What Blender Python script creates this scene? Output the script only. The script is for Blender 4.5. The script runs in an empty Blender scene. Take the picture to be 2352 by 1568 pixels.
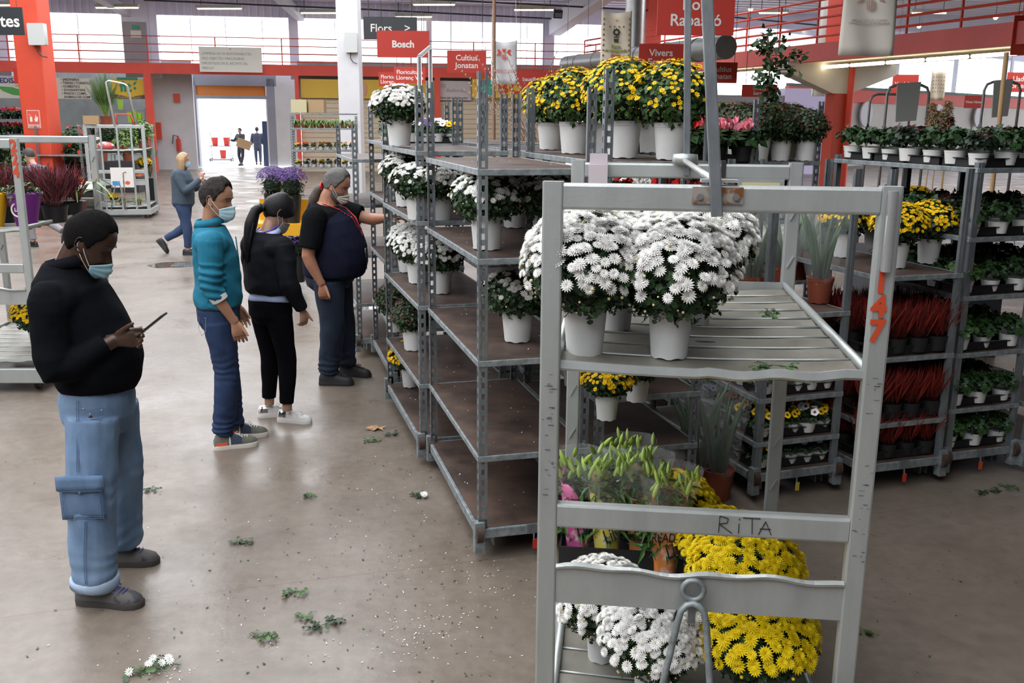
import bpy, math, random
import numpy as np
from mathutils import Vector, Matrix, noise
PI = math.pi
rnd = random.Random(11)
NR = np.random.RandomState(5)
COL = bpy.context.scene.collection
Z = Vector((0, 0, 1))

# ---------------------------------------------------------------- camera
CAMH, FPX, PITCH, ROLL = 2.15, 2180.0, math.radians(13.15), math.radians(0.45)
_F = Vector((0, math.cos(PITCH), -math.sin(PITCH)))
_U0 = Vector((0, math.sin(PITCH), math.cos(PITCH)))
_R0 = Vector((1, 0, 0))
_R = _R0 * math.cos(ROLL) + _U0 * math.sin(ROLL)
_U = -_R0 * math.sin(ROLL) + _U0 * math.cos(ROLL)
EYE = Vector((0, 0, CAMH))
def ray(px, py):
    return _F + _R * ((px - 1176) / FPX) + _U * ((784 - py) / FPX)
def at_z(px, py, z=0.0):
    """the place at height z seen at that spot of the photograph"""
    r = ray(px, py)
    return EYE + r * ((z - CAMH) / r.z)
def at_y(px, py, y):
    """the place at distance y along the hall"""
    r = ray(px, py)
    return EYE + r * (y / r.y)
def make_camera():
    cam = bpy.data.cameras.new('camera')
    o = bpy.data.objects.new('camera', cam)
    COL.objects.link(o)
    cam.sensor_width = 36
    cam.lens = 36 * FPX / 2352
    cam.clip_end = 400
    m = Matrix((_R, _U, -_F)).transposed().to_4x4()
    m.translation = EYE
    o.matrix_world = m
    bpy.context.scene.camera = o
make_camera()

# ---------------------------------------------------------------- tags
def tag(o, label=None, cat=None, group=None, kind=None):
    if label: o['label'] = label
    if cat: o['category'] = cat
    if group: o['group'] = group
    if kind: o['kind'] = kind
    return o
def thing(name, label, cat, loc=(0, 0, 0), rz=0, group=None):
    o = bpy.data.objects.new(name, None)
    o.empty_display_size = .1
    COL.objects.link(o)
    o.location = loc
    o.rotation_euler = (0, 0, rz)
    return tag(o, label, cat, group)
def link(name, me, parent=None, mats=None):
    o = bpy.data.objects.new(name, me)
    COL.objects.link(o)
    if parent is not None: o.parent = parent
    if mats is not None:
        for m in (mats if isinstance(mats, (list, tuple)) else [mats]): me.materials.append(m)
    return o
KIDS = {}
def copy_tree(src, loc=None, rz=None, label=None, group=None, scale=None):
    c = src.copy()
    COL.objects.link(c)
    if loc is not None: c.location = loc
    if rz is not None: c.rotation_euler = (0, 0, rz)
    if scale is not None: c.scale = (scale,) * 3
    if label: c['label'] = label
    if group: c['group'] = group
    def rec(a, b):
        for ch in list(a.children):
            d = ch.copy()
            COL.objects.link(d)
            d.parent = b
            d.matrix_parent_inverse = ch.matrix_parent_inverse.copy()
            rec(ch, d)
    rec(src, c)
    return c

# ---------------------------------------------------------------- materials
def mat(name, col, rough=.6, metal=0., noise_amt=0., nscale=8., col2=None, bump=0., bscale=60., spec=.5,
        island=0., trans=0., sheen=0., emit=None, estr=0., alpha=1., stretch=None, thr=None):
    m = bpy.data.materials.new(name)
    m.use_nodes = True
    nt = m.node_tree
    N, L = nt.nodes, nt.links
    b = N['Principled BSDF']
    b.inputs['Base Color'].default_value = (*col, 1)
    b.inputs['Roughness'].default_value = rough
    b.inputs['Metallic'].default_value = metal
    b.inputs['Specular IOR Level'].default_value = spec
    if alpha < 1: b.inputs['Alpha'].default_value = alpha
    if trans: b.inputs['Transmission Weight'].default_value = trans
    if sheen:
        b.inputs['Sheen Weight'].default_value = sheen
    if emit:
        b.inputs['Emission Color'].default_value = (*emit, 1)
        b.inputs['Emission Strength'].default_value = estr
    tc = None
    def coords(scl=None):
        nonlocal tc
        if tc is None: tc = N.new('ShaderNodeTexCoord')
        if scl:
            mp = N.new('ShaderNodeMapping')
            mp.inputs['Scale'].default_value = scl
            L.new(tc.outputs['Object'], mp.inputs['Vector'])
            return mp.outputs['Vector']
        return tc.outputs['Object']
    src = None
    if noise_amt or col2:
        n = N.new('ShaderNodeTexNoise')
        n.inputs['Scale'].default_value = nscale
        n.inputs['Detail'].default_value = 6
        n.inputs['Roughness'].default_value = .62
        L.new(coords(stretch), n.inputs['Vector'])
        rp = N.new('ShaderNodeValToRGB')
        lo, hi = thr or (.32, .68)
        rp.color_ramp.elements[0].position = lo
        rp.color_ramp.elements[1].position = hi
        c2 = col2 or tuple(max(0, c * (1 - noise_amt)) for c in col)
        c1 = col if col2 else tuple(min(1, c * (1 + noise_amt * .5)) for c in col)
        rp.color_ramp.elements[0].color = (*c2, 1)
        rp.color_ramp.elements[1].color = (*c1, 1)
        L.new(n.outputs['Fac'], rp.inputs['Fac'])
        src = rp.outputs['Color']
    if island:
        g = N.new('ShaderNodeNewGeometry')
        hs = N.new('ShaderNodeHueSaturation')
        mr = N.new('ShaderNodeMapRange')
        mr.inputs['To Min'].default_value = 1 - island
        mr.inputs['To Max'].default_value = 1 + island
        L.new(g.outputs['Random Per Island'], mr.inputs['Value'])
        L.new(mr.outputs['Result'], hs.inputs['Value'])
        if src is not None: L.new(src, hs.inputs['Color'])
        else: hs.inputs['Color'].default_value = (*col, 1)
        src = hs.outputs['Color']
    if src is not None: L.new(src, b.inputs['Base Color'])
    if bump:
        n2 = N.new('ShaderNodeTexNoise')
        n2.inputs['Scale'].default_value = bscale
        n2.inputs['Detail'].default_value = 4
        L.new(coords(), n2.inputs['Vector'])
        bp = N.new('ShaderNodeBump')
        bp.inputs['Strength'].default_value = bump
        bp.inputs['Distance'].default_value = .01
        L.new(n2.outputs['Fac'], bp.inputs['Height'])
        L.new(bp.outputs['Normal'], b.inputs['Normal'])
    return m
M = {}
M['alu'] = mat('aluminium', (.45, .475, .46), .42, .5, .2, 5, bump=.08, bscale=90, stretch=(1, 1, .25))
M['alu_shelf'] = mat('dull_aluminium', (.30, .29, .25), .45, .35, .35, 4, col2=(.18, .16, .13), thr=(.3, .6))
M['alu_bright'] = mat('polished_aluminium', (.7, .71, .7), .3, .8, .1, 9)
M['zinc'] = mat('galvanised_steel', (.25, .275, .29), .42, .6, .35, 14, stretch=(1, 1, .4))
M['zinc_light'] = mat('galvanised_sheet', (.34, .38, .39), .5, .4, .35, 20, col2=(.15, .17, .18))
M['ply'] = mat('film_plywood', (.105, .068, .052), .55, 0, .3, 3.5, spec=.3, col2=(.035, .025, .021), thr=(.36, .62))
M['ply_top'] = M['ply']
M['rust'] = mat('rusted_steel', (.36, .33, .28), .6, .4, .5, 22, col2=(.22, .08, .025), thr=(.42, .55))
M['rubber'] = mat('dark_rubber', (.02, .02, .02), .7)
M['orange_wheel'] = mat('brown_wheel', (.06, .035, .025), .6)
M['bolt'] = mat('bolt_steel', (.35, .36, .36), .35, .8)
M['white_pot'] = mat('white_plastic', (.72, .72, .70), .45, 0, .12, 5, spec=.35)
M['terracotta'] = mat('terracotta_plastic', (.25, .06, .03), .55, 0, .2, 5)
M['black_plastic'] = mat('black_plastic', (.012, .012, .013), .5, 0, .2, 6)
M['soil'] = mat('soil', (.03, .02, .015), .95, 0, .4, 30)
M['red_stencil'] = mat('red_paint', (.55, .06, .015), .6)
M['black_ink'] = mat('black_ink', (.02, .02, .02), .7)
M['red'] = mat('red_board', (.50, .035, .02), .6, 0, .06, 2)
M['red_paint'] = mat('red_wall_paint', (.70, .08, .05), .6, 0, .1, 1.5)
M['letter'] = mat('white_lettering', (.75, .72, .68), .6)
M['cream'] = mat('cream_cloth', (.80, .71, .56), .8, 0, .1, 3)
M['white_paint'] = mat('white_paint', (.66, .66, .68), .6, 0, .08, 1.2)
M['grey_panel'] = mat('grey_panel', (.33, .33, .35), .6, 0, .1, 2)
M['yellow_sign'] = mat('yellow_panel', (.65, .42, .03), .5, 0, .06, 1)
M['dark_sign'] = mat('dark_panel', (.02, .023, .027), .45)
M['green_leaf'] = mat('mum_leaf', (.024, .06, .018), .5, 0, .3, 9, island=.5, spec=.35)
M['green_dark'] = mat('dark_leaf', (.012, .03, .014), .55, 0, .3, 9, island=.5)
M['green_mid'] = mat('mid_leaf', (.05, .12, .025), .5, 0, .3, 9, island=.45)
M['green_light'] = mat('light_leaf', (.16, .28, .06), .5, 0, .3, 9, island=.4)
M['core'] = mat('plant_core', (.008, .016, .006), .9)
M['w_petal'] = mat('white_petal', (.90, .89, .85), .6, island=.08, spec=.2)
M['c_petal'] = mat('cream_bud', (.62, .55, .3), .6, island=.15)
M['y_petal'] = mat('yellow_petal', (.86, .55, .006), .6, island=.18, spec=.2)
M['y2_petal'] = mat('lemon_petal', (.87, .66, .01), .6, island=.12, spec=.2)
M['r_bud'] = mat('dark_red_bud', (.12, .008, .012), .6, island=.4)
M['pink'] = mat('pink_petal', (.75, .22, .28), .6, island=.25)
M['magenta'] = mat('magenta_petal', (.5, .03, .12), .6, island=.3)
M['red_petal'] = mat('red_petal', (.55, .015, .01), .6, island=.3)
M['purple'] = mat('purple_petal', (.10, .04, .24), .7, island=.4)
M['lilac'] = mat('lilac_petal', (.5, .45, .7), .6, island=.2)
M['orange_petal'] = mat('orange_petal', (.75, .12, .01), .6, island=.2)
M['heather_red'] = mat('red_heather', (.19, .011, .005), .8, island=.6)
M['heather_pink'] = mat('dusky_pink_heather', (.22, .045, .06), .85, island=.5)
M['pampas'] = mat('dry_plume', (.5, .36, .2), .9, island=.3)
M['wood'] = mat('raw_wood', (.55, .34, .16), .6, 0, .2, 6, stretch=(1, 1, .1))
M['wood_dark'] = mat('brown_wood', (.28, .16, .1), .6, 0, .2, 6, stretch=(1, 1, .1))
M['tube'] = mat('lit_tube', (1, 1, 1), .4, emit=(1, .86, .6), estr=5)
M['card'] = mat('cardboard', (.42, .27, .14), .8)
M['cable'] = mat('dark_cable', (.035, .035, .04), .6)

# ---------------------------------------------------------------- mesh building
def frame(d, up=Z):
    d = d.normalized()
    if abs(d.dot(up)) > .999: up = Vector((1, 0, 0)) if abs(d.x) < .9 else Vector((0, 1, 0))
    x = up.cross(d).normalized()     # sideways
    y = d.cross(x).normalized()      # up-ish
    return x, y
def rrect(w, h, r, n=3):
    if r <= 0: return [(-w/2, -h/2), (w/2, -h/2), (w/2, h/2), (-w/2, h/2)]
    pts = []
    for cx, cy, a in ((w/2-r, -h/2+r, -PI/2), (w/2-r, h/2-r, 0), (-w/2+r, h/2-r, PI/2), (-w/2+r, -h/2+r, PI)):
        for i in range(n): 
            t = a + PI/2 * i / (n - 1)
            pts.append((cx + r*math.cos(t), cy + r*math.sin(t)))
    return pts
class MB:
    def __init__(s): s.v = []; s.f = []; s.m = []
    def add(s, V, F, m=0, T=None):
        b = len(s.v)
        if T is not None: V = [T @ Vector(p) for p in V]
        s.v += [tuple(p) for p in V]
        s.f += [tuple(i + b for i in f) for f in F]
        s.m += [m] * len(F)
        return s
    def box(s, c, size, rz=0, m=0, T=None):
        x, y, z = (d / 2 for d in size)
        V = [Vector((i*x, j*y, k*z)) for k in (-1, 1) for j in (-1, 1) for i in (-1, 1)]
        Rm = Matrix.Rotation(rz, 3, 'Z')
        V = [Rm @ p + Vector(c) for p in V]
        return s.add(V, [(0, 2, 3, 1), (4, 5, 7, 6), (0, 1, 5, 4), (2, 6, 7, 3), (0, 4, 6, 2), (1, 3, 7, 5)], m, T)
    def prism(s, prof, p0, p1, up=Z, m=0, up1=None):
        p0, p1 = Vector(p0), Vector(p1)
        x, y = frame(p1 - p0, Vector(up))
        n = len(prof)
        V = [p0 + x*a + y*b for a, b in prof] + [p1 + x*a + y*b for a, b in prof]
        F = [(i, (i+1) % n, n + (i+1) % n, n + i) for i in range(n)]
        F += [tuple(range(n-1, -1, -1)), tuple(range(n, 2*n))]
        return s.add(V, F, m)
    def bar(s, p0, p1, w, h, r=.0, up=Z, m=0):
        return s.prism(rrect(w, h, r), p0, p1, up, m)
    def tube(s, pts, r, n=8, m=0, sq=1.0, up=Z, caps=True):
        pts = [Vector(p) for p in pts]
        k = len(pts)
        rs = r if isinstance(r, (list, tuple)) else [r] * k
        V = []; F = []
        x = None
        for i, p in enumerate(pts):
            d = (pts[min(i+1, k-1)] - pts[max(i-1, 0)])
            if d.length < 1e-9: d = Vector((0, 0, 1))
            if x is None: x, y = frame(d, Vector(up))
            else:
                d = d.normalized()
                x = (x - d * x.dot(d)).normalized(); y = d.cross(x)
            ri = rs[i]
            ra, rb = (ri if isinstance(ri, (tuple, list)) else (ri, ri * sq))
            for j in range(n):
                a = 2*PI*j/n
                V.append(p + x*(ra*math.cos(a)) + y*(rb*math.sin(a)))
        for i in range(k-1):
            for j in range(n):
                F.append((i*n+j, i*n+(j+1) % n, (i+1)*n+(j+1) % n, (i+1)*n+j))
        if caps:
            F.append(tuple(range(n-1, -1, -1))); F.append(tuple((k-1)*n + j for j in range(n)))
        return s.add(V, F, m)
    def lathe(s, prof, n=24, c=(0, 0, 0), m=0, wob=None):
        V = []; F = []
        k = len(prof)
        for r, z in prof:
            for j in range(n):
                a = 2*PI*j/n
                V.append((c[0] + r*math.cos(a), c[1] + r*math.sin(a), c[2] + z + (wob(j, z) if wob else 0)))
        for i in range(k-1):
            for j in range(n):
                F.append((i*n+j, i*n+(j+1) % n, (i+1)*n+(j+1) % n, (i+1)*n+j))
        if prof[0][0] > 1e-4: F.append(tuple(range(n-1, -1, -1)))
        if prof[-1][0] > 1e-4: F.append(tuple((k-1)*n + j for j in range(n)))
        return s.add(V, F, m)
    def ball(s, c, r, n=12, k=8, m=0, T=None):
        r = r if isinstance(r, (tuple, list)) else (r, r, r)
        V = []; F = []
        for i in range(k+1):
            t = PI*i/k
            for j in range(n):
                a = 2*PI*j/n
                V.append((c[0] + r[0]*math.sin(t)*math.cos(a), c[1] + r[1]*math.sin(t)*math.sin(a), c[2] - r[2]*math.cos(t)))
        for i in range(k):
            for j in range(n):
                F.append((i*n+j, i*n+(j+1) % n, (i+1)*n+(j+1) % n, (i+1)*n+j))
        return s.add(V, F, m, T)
    def poly(s, pts, thick=None, nrm=None, m=0):
        n = len(pts)
        if not thick: return s.add(pts, [tuple(range(n))], m)
        d = Vector(nrm).normalized() * thick
        V = [Vector(p) for p in pts] + [Vector(p) + d for p in pts]
        F = [(i, (i+1) % n, n + (i+1) % n, n + i) for i in range(n)] + [tuple(range(n-1, -1, -1)), tuple(range(n, 2*n))]
        return s.add(V, F, m)
    def mesh(s, name, smooth=False):
        me = bpy.data.meshes.new(name)
        me.from_pydata(s.v, [], s.f)
        if any(s.m): me.polygons.foreach_set('material_index', s.m)
        me.update()
        fix_normals(me)
        if smooth:
            me.polygons.foreach_set('use_smooth', [True] * len(me.polygons))
            if smooth is not True: 
                me.set_sharp_from_angle(angle=math.radians(smooth))
        return me
    def build(s, name, mats, parent=None, smooth=False):
        return link(name, s.mesh(name, smooth), parent, mats)
def fix_normals(me):
    import bmesh
    bm = bmesh.new(); bm.from_mesh(me)
    bmesh.ops.recalc_face_normals(bm, faces=bm.faces)
    bm.to_mesh(me); bm.free()

def npmesh(name, parts, mats, smooth=False):
    """parts: (V (n,3), F (m,k), material index)"""
    Vs = []; sizes = []; loops = []; mi = []
    off = 0
    for V, F, m in parts:
        if len(F) == 0: continue
        F = np.asarray(F)
        Vs.append(V); loops.append((F + off).reshape(-1)); sizes += [F.shape[1]] * len(F); mi += [m] * len(F)
        off += len(V)
    V = np.concatenate(Vs).astype(np.float32)
    Lp = np.concatenate(loops).astype(np.int32)
    sizes = np.array(sizes, np.int32)
    me = bpy.data.meshes.new(name)
    me.vertices.add(len(V)); me.vertices.foreach_set('co', V.reshape(-1))
    me.loops.add(len(Lp)); me.loops.foreach_set('vertex_index', Lp)
    me.polygons.add(len(sizes))
    st = np.concatenate([[0], np.cumsum(sizes)[:-1]]).astype(np.int32)
    me.polygons.foreach_set('loop_start', st)
    me.polygons.foreach_set('material_index', np.array(mi, np.int32))
    if smooth: me.polygons.foreach_set('use_smooth', np.ones(len(sizes), bool))
    me.update(calc_edges=True)
    for m in (mats if isinstance(mats, (list, tuple)) else [mats]): me.materials.append(m)
    return me
def basis(nrm, spin):
    """rotation matrices taking +z to nrm, spun about it; nrm (N,3)"""
    n = nrm / np.linalg.norm(nrm, axis=1, keepdims=True)
    a = np.where(np.abs(n[:, 2:3]) < .95, np.array([[0, 0, 1.]]), np.array([[1., 0, 0]]))
    x = np.cross(a, n); x /= np.linalg.norm(x, axis=1, keepdims=True)
    y = np.cross(n, x)
    c, s_ = np.cos(spin)[:, None], np.sin(spin)[:, None]
    x2 = x*c + y*s_; y2 = -x*s_ + y*c
    return np.stack([x2, y2, n], axis=2)
def scat(tv, tf, Mx, T, S):
    """instances of a small template joined into one array"""
    tv = np.asarray(tv, float); tf = np.asarray(tf)
    N = len(T)
    V = np.einsum('nij,kj->nki', Mx * np.asarray(S).reshape(-1, 1, 1), tv) + T[:, None, :]
    F = tf[None] + (np.arange(N) * len(tv))[:, None, None]
    return V.reshape(-1, 3), F.reshape(-1, tf.shape[1])
TEXTS = []
def text(body, size, loc, parent, m, rot=(PI/2, 0, 0), ext=.002, bold=.0, align='CENTER', name='lettering', space=1., shear=0., line=1.0, sx=1.):
    cu = bpy.data.curves.new(name, 'FONT')
    cu.body = body; cu.size = size; cu.extrude = ext; cu.offset = bold
    cu.align_x = align; cu.align_y = 'CENTER'; cu.space_line = line; cu.space_character = space; cu.shear = shear
    cu.resolution_u = 3
    tmp = bpy.data.objects.new('tmp', cu)
    COL.objects.link(tmp)
    dg = bpy.context.evaluated_depsgraph_get(); dg.update()
    me = bpy.data.meshes.new_from_object(tmp.evaluated_get(dg)); me.name = name
    bpy.data.objects.remove(tmp); bpy.data.curves.remove(cu)
    me.materials.clear()
    o = link(name, me, parent, m)
    o.location = loc; o.rotation_euler = rot; o.scale = (sx, 1, 1)
    return o
def struct(name, mb, m, smooth=False):
    o = mb.build(name, m, None, smooth)
    o['kind'] = 'structure'
    return o
# ================================================================ the hall
def floor_material():
    m = bpy.data.materials.new('worn_concrete')
    m.use_nodes = True
    nt = m.node_tree; N, L = nt.nodes, nt.links
    b = N['Principled BSDF']
    tc = N.new('ShaderNodeTexCoord')
    def nz(scale, detail, lo, hi, c0, c1, st=None):
        n = N.new('ShaderNodeTexNoise'); n.inputs['Scale'].default_value = scale; n.inputs['Detail'].default_value = detail
        n.inputs['Roughness'].default_value = .6
        if st:
            mp = N.new('ShaderNodeMapping'); mp.inputs['Scale'].default_value = st
            mp.inputs['Rotation'].default_value = (0, 0, .35)
            L.new(tc.outputs['Object'], mp.inputs['Vector']); L.new(mp.outputs['Vector'], n.inputs['Vector'])
        else: L.new(tc.outputs['Object'], n.inputs['Vector'])
        r = N.new('ShaderNodeValToRGB')
        r.color_ramp.elements[0].position = lo; r.color_ramp.elements[1].position = hi
        r.color_ramp.elements[0].color = (*c0, 1); r.color_ramp.elements[1].color = (*c1, 1)
        L.new(n.outputs['Fac'], r.inputs['Fac'])
        return r.outputs['Color']
    base = nz(.9, 8, .3, .7, (.135, .108, .084), (.208, .172, .140))
    fine = nz(14, 8, .3, .62, (.78, .77, .76), (1, 1, 1))
    streak = nz(5, 7, .34, .5, (.62, .58, .54), (1, 1, 1), (1, 1.6, 1))
    spots = nz(38, 3, .70, .74, (1, 1, 1), (.45, .4, .36))
    def mul(a, c, f=1.):
        x = N.new('ShaderNodeMix'); x.data_type = 'RGBA'; x.blend_type = 'MULTIPLY'
        x.inputs[0].default_value = f
        L.new(a, x.inputs[6]); L.new(c, x.inputs[7])
        return x.outputs[2]
    c = mul(mul(mul(base, fine), streak, .22), spots, .8)
    # expansion joints: thin darker lines across the slab
    sp = N.new('ShaderNodeSeparateXYZ'); L.new(tc.outputs['Object'], sp.inputs[0])
    wv = N.new('ShaderNodeTexNoise'); wv.inputs['Scale'].default_value = 3; L.new(tc.outputs['Object'], wv.inputs['Vector'])
    def math_(op, a, b_):
        x = N.new('ShaderNodeMath'); x.operation = op
        for i, s_ in enumerate((a, b_)):
            if isinstance(s_, (int, float)): x.inputs[i].default_value = s_
            else: L.new(s_, x.inputs[i])
        return x.outputs[0]
    for p, q in JOINTS:
        d = (q - p).normalized(); nx, ny = -d.y, d.x
        dist = math_('ADD', math_('MULTIPLY', sp.outputs[0], nx), math_('MULTIPLY', sp.outputs[1], ny))
        dist = math_('SUBTRACT', dist, nx*p.x + ny*p.y)
        dist = math_('ADD', dist, math_('MULTIPLY', math_('SUBTRACT', wv.outputs['Fac'], .5), .02))
        g = math_('LESS_THAN', math_('ABSOLUTE', dist, 0), .004)
        x = N.new('ShaderNodeMix'); x.data_type = 'RGBA'; x.blend_type = 'MIX'
        L.new(math_('MULTIPLY', g, .55), x.inputs[0]); L.new(c, x.inputs[6]); x.inputs[7].default_value = (.12, .06, .035, 1)
        c = x.outputs[2]
    L.new(c, b.inputs['Base Color'])
    rr = nz(1.3, 5, .35, .65, (.24, .24, .24), (.48, .48, .48))
    L.new(rr, b.inputs['Roughness'])
    b.inputs['Specular IOR Level'].default_value = .5
    bp = N.new('ShaderNodeBump'); bp.inputs['Strength'].default_value = .12; bp.inputs['Distance'].default_value = .01
    n = N.new('ShaderNodeTexNoise'); n.inputs['Scale'].default_value = 25; n.inputs['Detail'].default_value = 5
    L.new(tc.outputs['Object'], n.inputs['Vector']); L.new(n.outputs['Fac'], bp.inputs['Height']); L.new(bp.outputs['Normal'], b.inputs['Normal'])
    return m
JOINTS = [(at_z(0, 1418), at_z(1090, 1288)), (at_z(980, 722), at_z(700, 728)), (at_z(500, 845), at_z(330, 848))]
fl = MB()
fl.poly([(-45, -6, 0), (60, -6, 0), (60, 90, 0), (13, 46, 0), (-45, 37.6, 0)])
struct('floor', fl, floor_material())

LAV = mat('lavender_sheet', (.76, .78, .93), .5, 0, .08, 1)
RIB = mat('ribbed_white_sheet', (.82, .83, .93), .5, 0, .06, 1)
ROOFW = mat('white_roof_paint', (.62, .62, .68), .6, 0, .06, 1)
# far wall runs along this line; X -> distance
def wy(x): return 42.3 + .15 * x
WA = math.atan(.15)
def wp(px, py, off=0.):
    """a point of the far wall plane (shifted away by off) seen there"""
    r = ray(px, py)
    t = (42.3 + off) / (r.y - .15 * r.x)
    return EYE + r * t
def wrect(mb, px0, py0, px1, py1, off=0., th=.15, m=0, z0=None, z1=None):
    a, b_ = wp(px0, (py0 + py1) / 2, off), wp(px1, (py0 + py1) / 2, off)
    zt = wp((px0 + px1) / 2, py0, off).z if z1 is None else z1
    zb = wp((px0 + px1) / 2, py1, off).z if z0 is None else z0
    c = (a + b_) / 2
    mb.box((c.x, c.y + th / 2, (zt + zb) / 2), ((b_ - a).length, th, zt - zb), WA, m)
    return a, b_, zb, zt
ZB0, ZB1, ZW1, ZR = 3.8, 4.2, 6.15, 6.85
wl = MB()
# panel above the windows, piers between them, sill band
wl.box((2, wy(2) + .1, (ZW1 + ZR) / 2 + .2), (64, .2, ZR - ZW1 + .4), WA)
struct('wall_far_upper', wl, LAV)
rb = MB()
x = -29.0
while x < 3:
    rb.box((x, wy(x) - .02, (ZW1 + ZR) / 2 + .2), (.09, .06, ZR - ZW1 + .38), WA); x += .28
struct('trim_1', rb, RIB)
pr = MB()
for p0, p1 in ((-20, 18), (282, 345), (344, 362), (663, 684), (978, 990), (1245, 1271)):
    a, b_ = wp(p0, 100), wp(p1, 100)
    c = (a + b_) / 2
    pr.box((c.x, c.y + .2, 5.2), ((b_ - a).length, .5, 3.0), WA)
struct('wall_far_piers', pr, LAV)
# mullions
mu = MB()
for px in (183, 440, 520, 604, 770, 870, 1060, 1130, 1210):
    a = wp(px, 100, .3)
    mu.box((a.x, a.y, 5.15), (.02, .05, 2.0), WA)
for z in (4.75,):
    mu.box((-11, wy(-11) + .3, z), (34, .03, .02), WA)
struct('window_1', mu, mat('window_frame', (.6, .6, .7), .5))
# beam and gallery floor along the far wall
bm_ = MB()
bm_.box((-10, wy(-10) - 1.5, (ZB0 + ZB1) / 2), (36, .25, ZB1 - ZB0), WA)
struct('trim_2', bm_, M['red_paint'])
gf = MB()
gf.box((-10, wy(-10) - .6, ZB0 + .32), (36, 1.7, .12), WA)
struct('gallery_slab_far', gf, M['grey_panel'])
# emergency door upstairs
dr = thing('emergency_door', 'grey metal door on the upstairs gallery between the windows', 'door', (0, 0, 0))
q = MB(); wrect(q, 284, 50, 338, 158, -.12, .1, z0=4.2); q.build('door_leaf', M['grey_panel'], dr)
q = MB(); wrect(q, 300, 70, 324, 86, -.15, .02); q.build('notice_sheet', M['letter'], dr)
q = MB(); wrect(q, 303, 58, 320, 66, -.15, .02); q.build('exit_sign', mat('sign_green', (.05, .35, .2), .5), dr)
dr['kind'] = 'structure'
# far railing
def railing(name, label, pts, hs, post_gap, r=.022, z0=ZB1, m=None):
    t = thing(name, label, 'railing')
    for h in hs:
        q = MB()
        q.tube([(p[0], p[1], z0 + h) for p in pts], r, 6)
        q.build('rail', m or M['red_paint'], t)
    q = MB()
    for p, s in zip(pts, pts[1:]):
        p, s = Vector((*p, 0)), Vector((*s, 0))
        n = max(1, int((s - p).length / post_gap))
        for i in range(n + 1):
            c = p.lerp(s, i / n)
            q.box((c.x, c.y, z0 + max(hs) / 2), (.045, .045, max(hs)), WA)
    q.build('baluster', m or M['red_paint'], t)['kind'] = 'stuff'
    return t
railing('gallery_railing', 'thin red railing along the far gallery above the big doorway',
        [(-27, wy(-27) - 1.45), (3.4, wy(3.4) - 1.45)], (.12, .42, .72, 1.02), 2.4, .02)
# ---- ground floor of the far wall, set back shops
bays = MB()
# red posts
for p0, p1 in ((339, 355), (681, 690)):
    a, b_ = wp(p0, 280, -1.5), wp(p1, 280, -1.5)
    c = (a + b_) / 2
    bays.box((c.x, c.y, ZB0 / 2), ((b_ - a).length, .3, ZB0), WA)
c = wp(1005, 280, -1.5); bays.box((c.x, c.y, ZB0 / 2), (.22, .3, ZB0), WA)
struct('trim_3', bays, M['red_paint'])
WG = mat('white_block_wall', (.62, .62, .64), .6, 0, .08, 1)
vw = MB()
wrect(vw, 355, 180, 447, 390, .3, .2, z0=0, z1=4.4)      # white wall left of the doorway
wrect(vw, 612, 180, 682, 390, 2.0, .2, z0=0, z1=4.4)
struct('wall_far_white', vw, WG)
a = wp(447, 300, .3); b_ = wp(447, 300, 2.2)
dj = MB()
wrect(dj, 436, 182, 452, 380, 2.0, .5, z0=0, z1=ZB0)
wrect(dj, 614, 182, 632, 380, 2.0, .5, z0=0, z1=ZB0)
wrect(dj, 436, 182, 632, 197, 2.0, .5, z1=4.4)
struct('door_1', dj, mat('door_frame_grey', (.28, .29, .34), .5, 0, .1, 1))
sh = MB()
wrect(sh, 440, 196, 614, 220, 2.1, .3)
struct('door_2', sh, mat('orange_shutter', (.75, .25, .05), .6, 0, .1, 1))
sk = MB(); wrect(sk, 440, 219, 616, 227, 2.0, .35)
struct('trim_4', sk, M['grey_panel'])
# rear wall of shop bays (left and right of the doorway)
bw = MB()
wrect(bw, -60, 180, 350, 390, 2.4, .2, z0=0, z1=4.4)
wrect(bw, 684, 180, 1500, 235, -.9, .2, z0=2.9, z1=4.4)
struct('wall_far_left', bw, mat('shop_back_wall', (.33, .37, .36), .7, 0, .2, 1))
# roller shutters to the right of the doorway
rs = MB()
def roller(p0, p1):
    a, b_ = wp(p0, 300, -1.2), wp(p1, 300, -1.2)
    c = (a + b_) / 2; n = 30
    for i in range(n):
        z = 2.95 * (i + .5) / n
        rs.box((c.x, c.y + .03 * (i % 2), z), ((b_ - a).length, .1, 2.95 / n), WA)
roller(692, 1003); roller(1007, 1300)
struct('door_3', rs, mat('beige_shutter', (.60, .50, .36), .6, 0, .05, 1))
# roof
rf = MB()
rf.poly([(-45, 34, ZR), (60, 34, ZR), (60, 88, ZR), (13, 45.5, ZR), (10, wy(10) + .4, ZR), (-45, wy(-45) + .4, ZR)], .15, (0, 0, 1))
struct('ceiling', rf, LAV)
rr_ = MB()
for i in range(46):
    yy = 30.5 + i * .8
    if yy < 60: rr_.box((8, yy, ZR - .03), (100, .12, .06), WA)
struct('trim_5', rr_, RIB)
rb2 = MB()
def roofbeam(px0, py0, px1, py1, z0, z1, w=.35, h=.5):
    rb2.bar(at_z(px0, py0, z0), at_z(px1, py1, z1), w, h)
rb2.bar((-15.5, 40.0, 6.2), (-16.6, 28, 8.2), .3, .35)
rb2.bar((-8.8, 41.0, 6.2), (-9.6, 28, 8.2), .3, .35)
rb2.bar((1.7, 42.4, 6.0), (5.4, 27, 7.6), .5, .7)
struct('trim_6', rb2, ROOFW)
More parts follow.
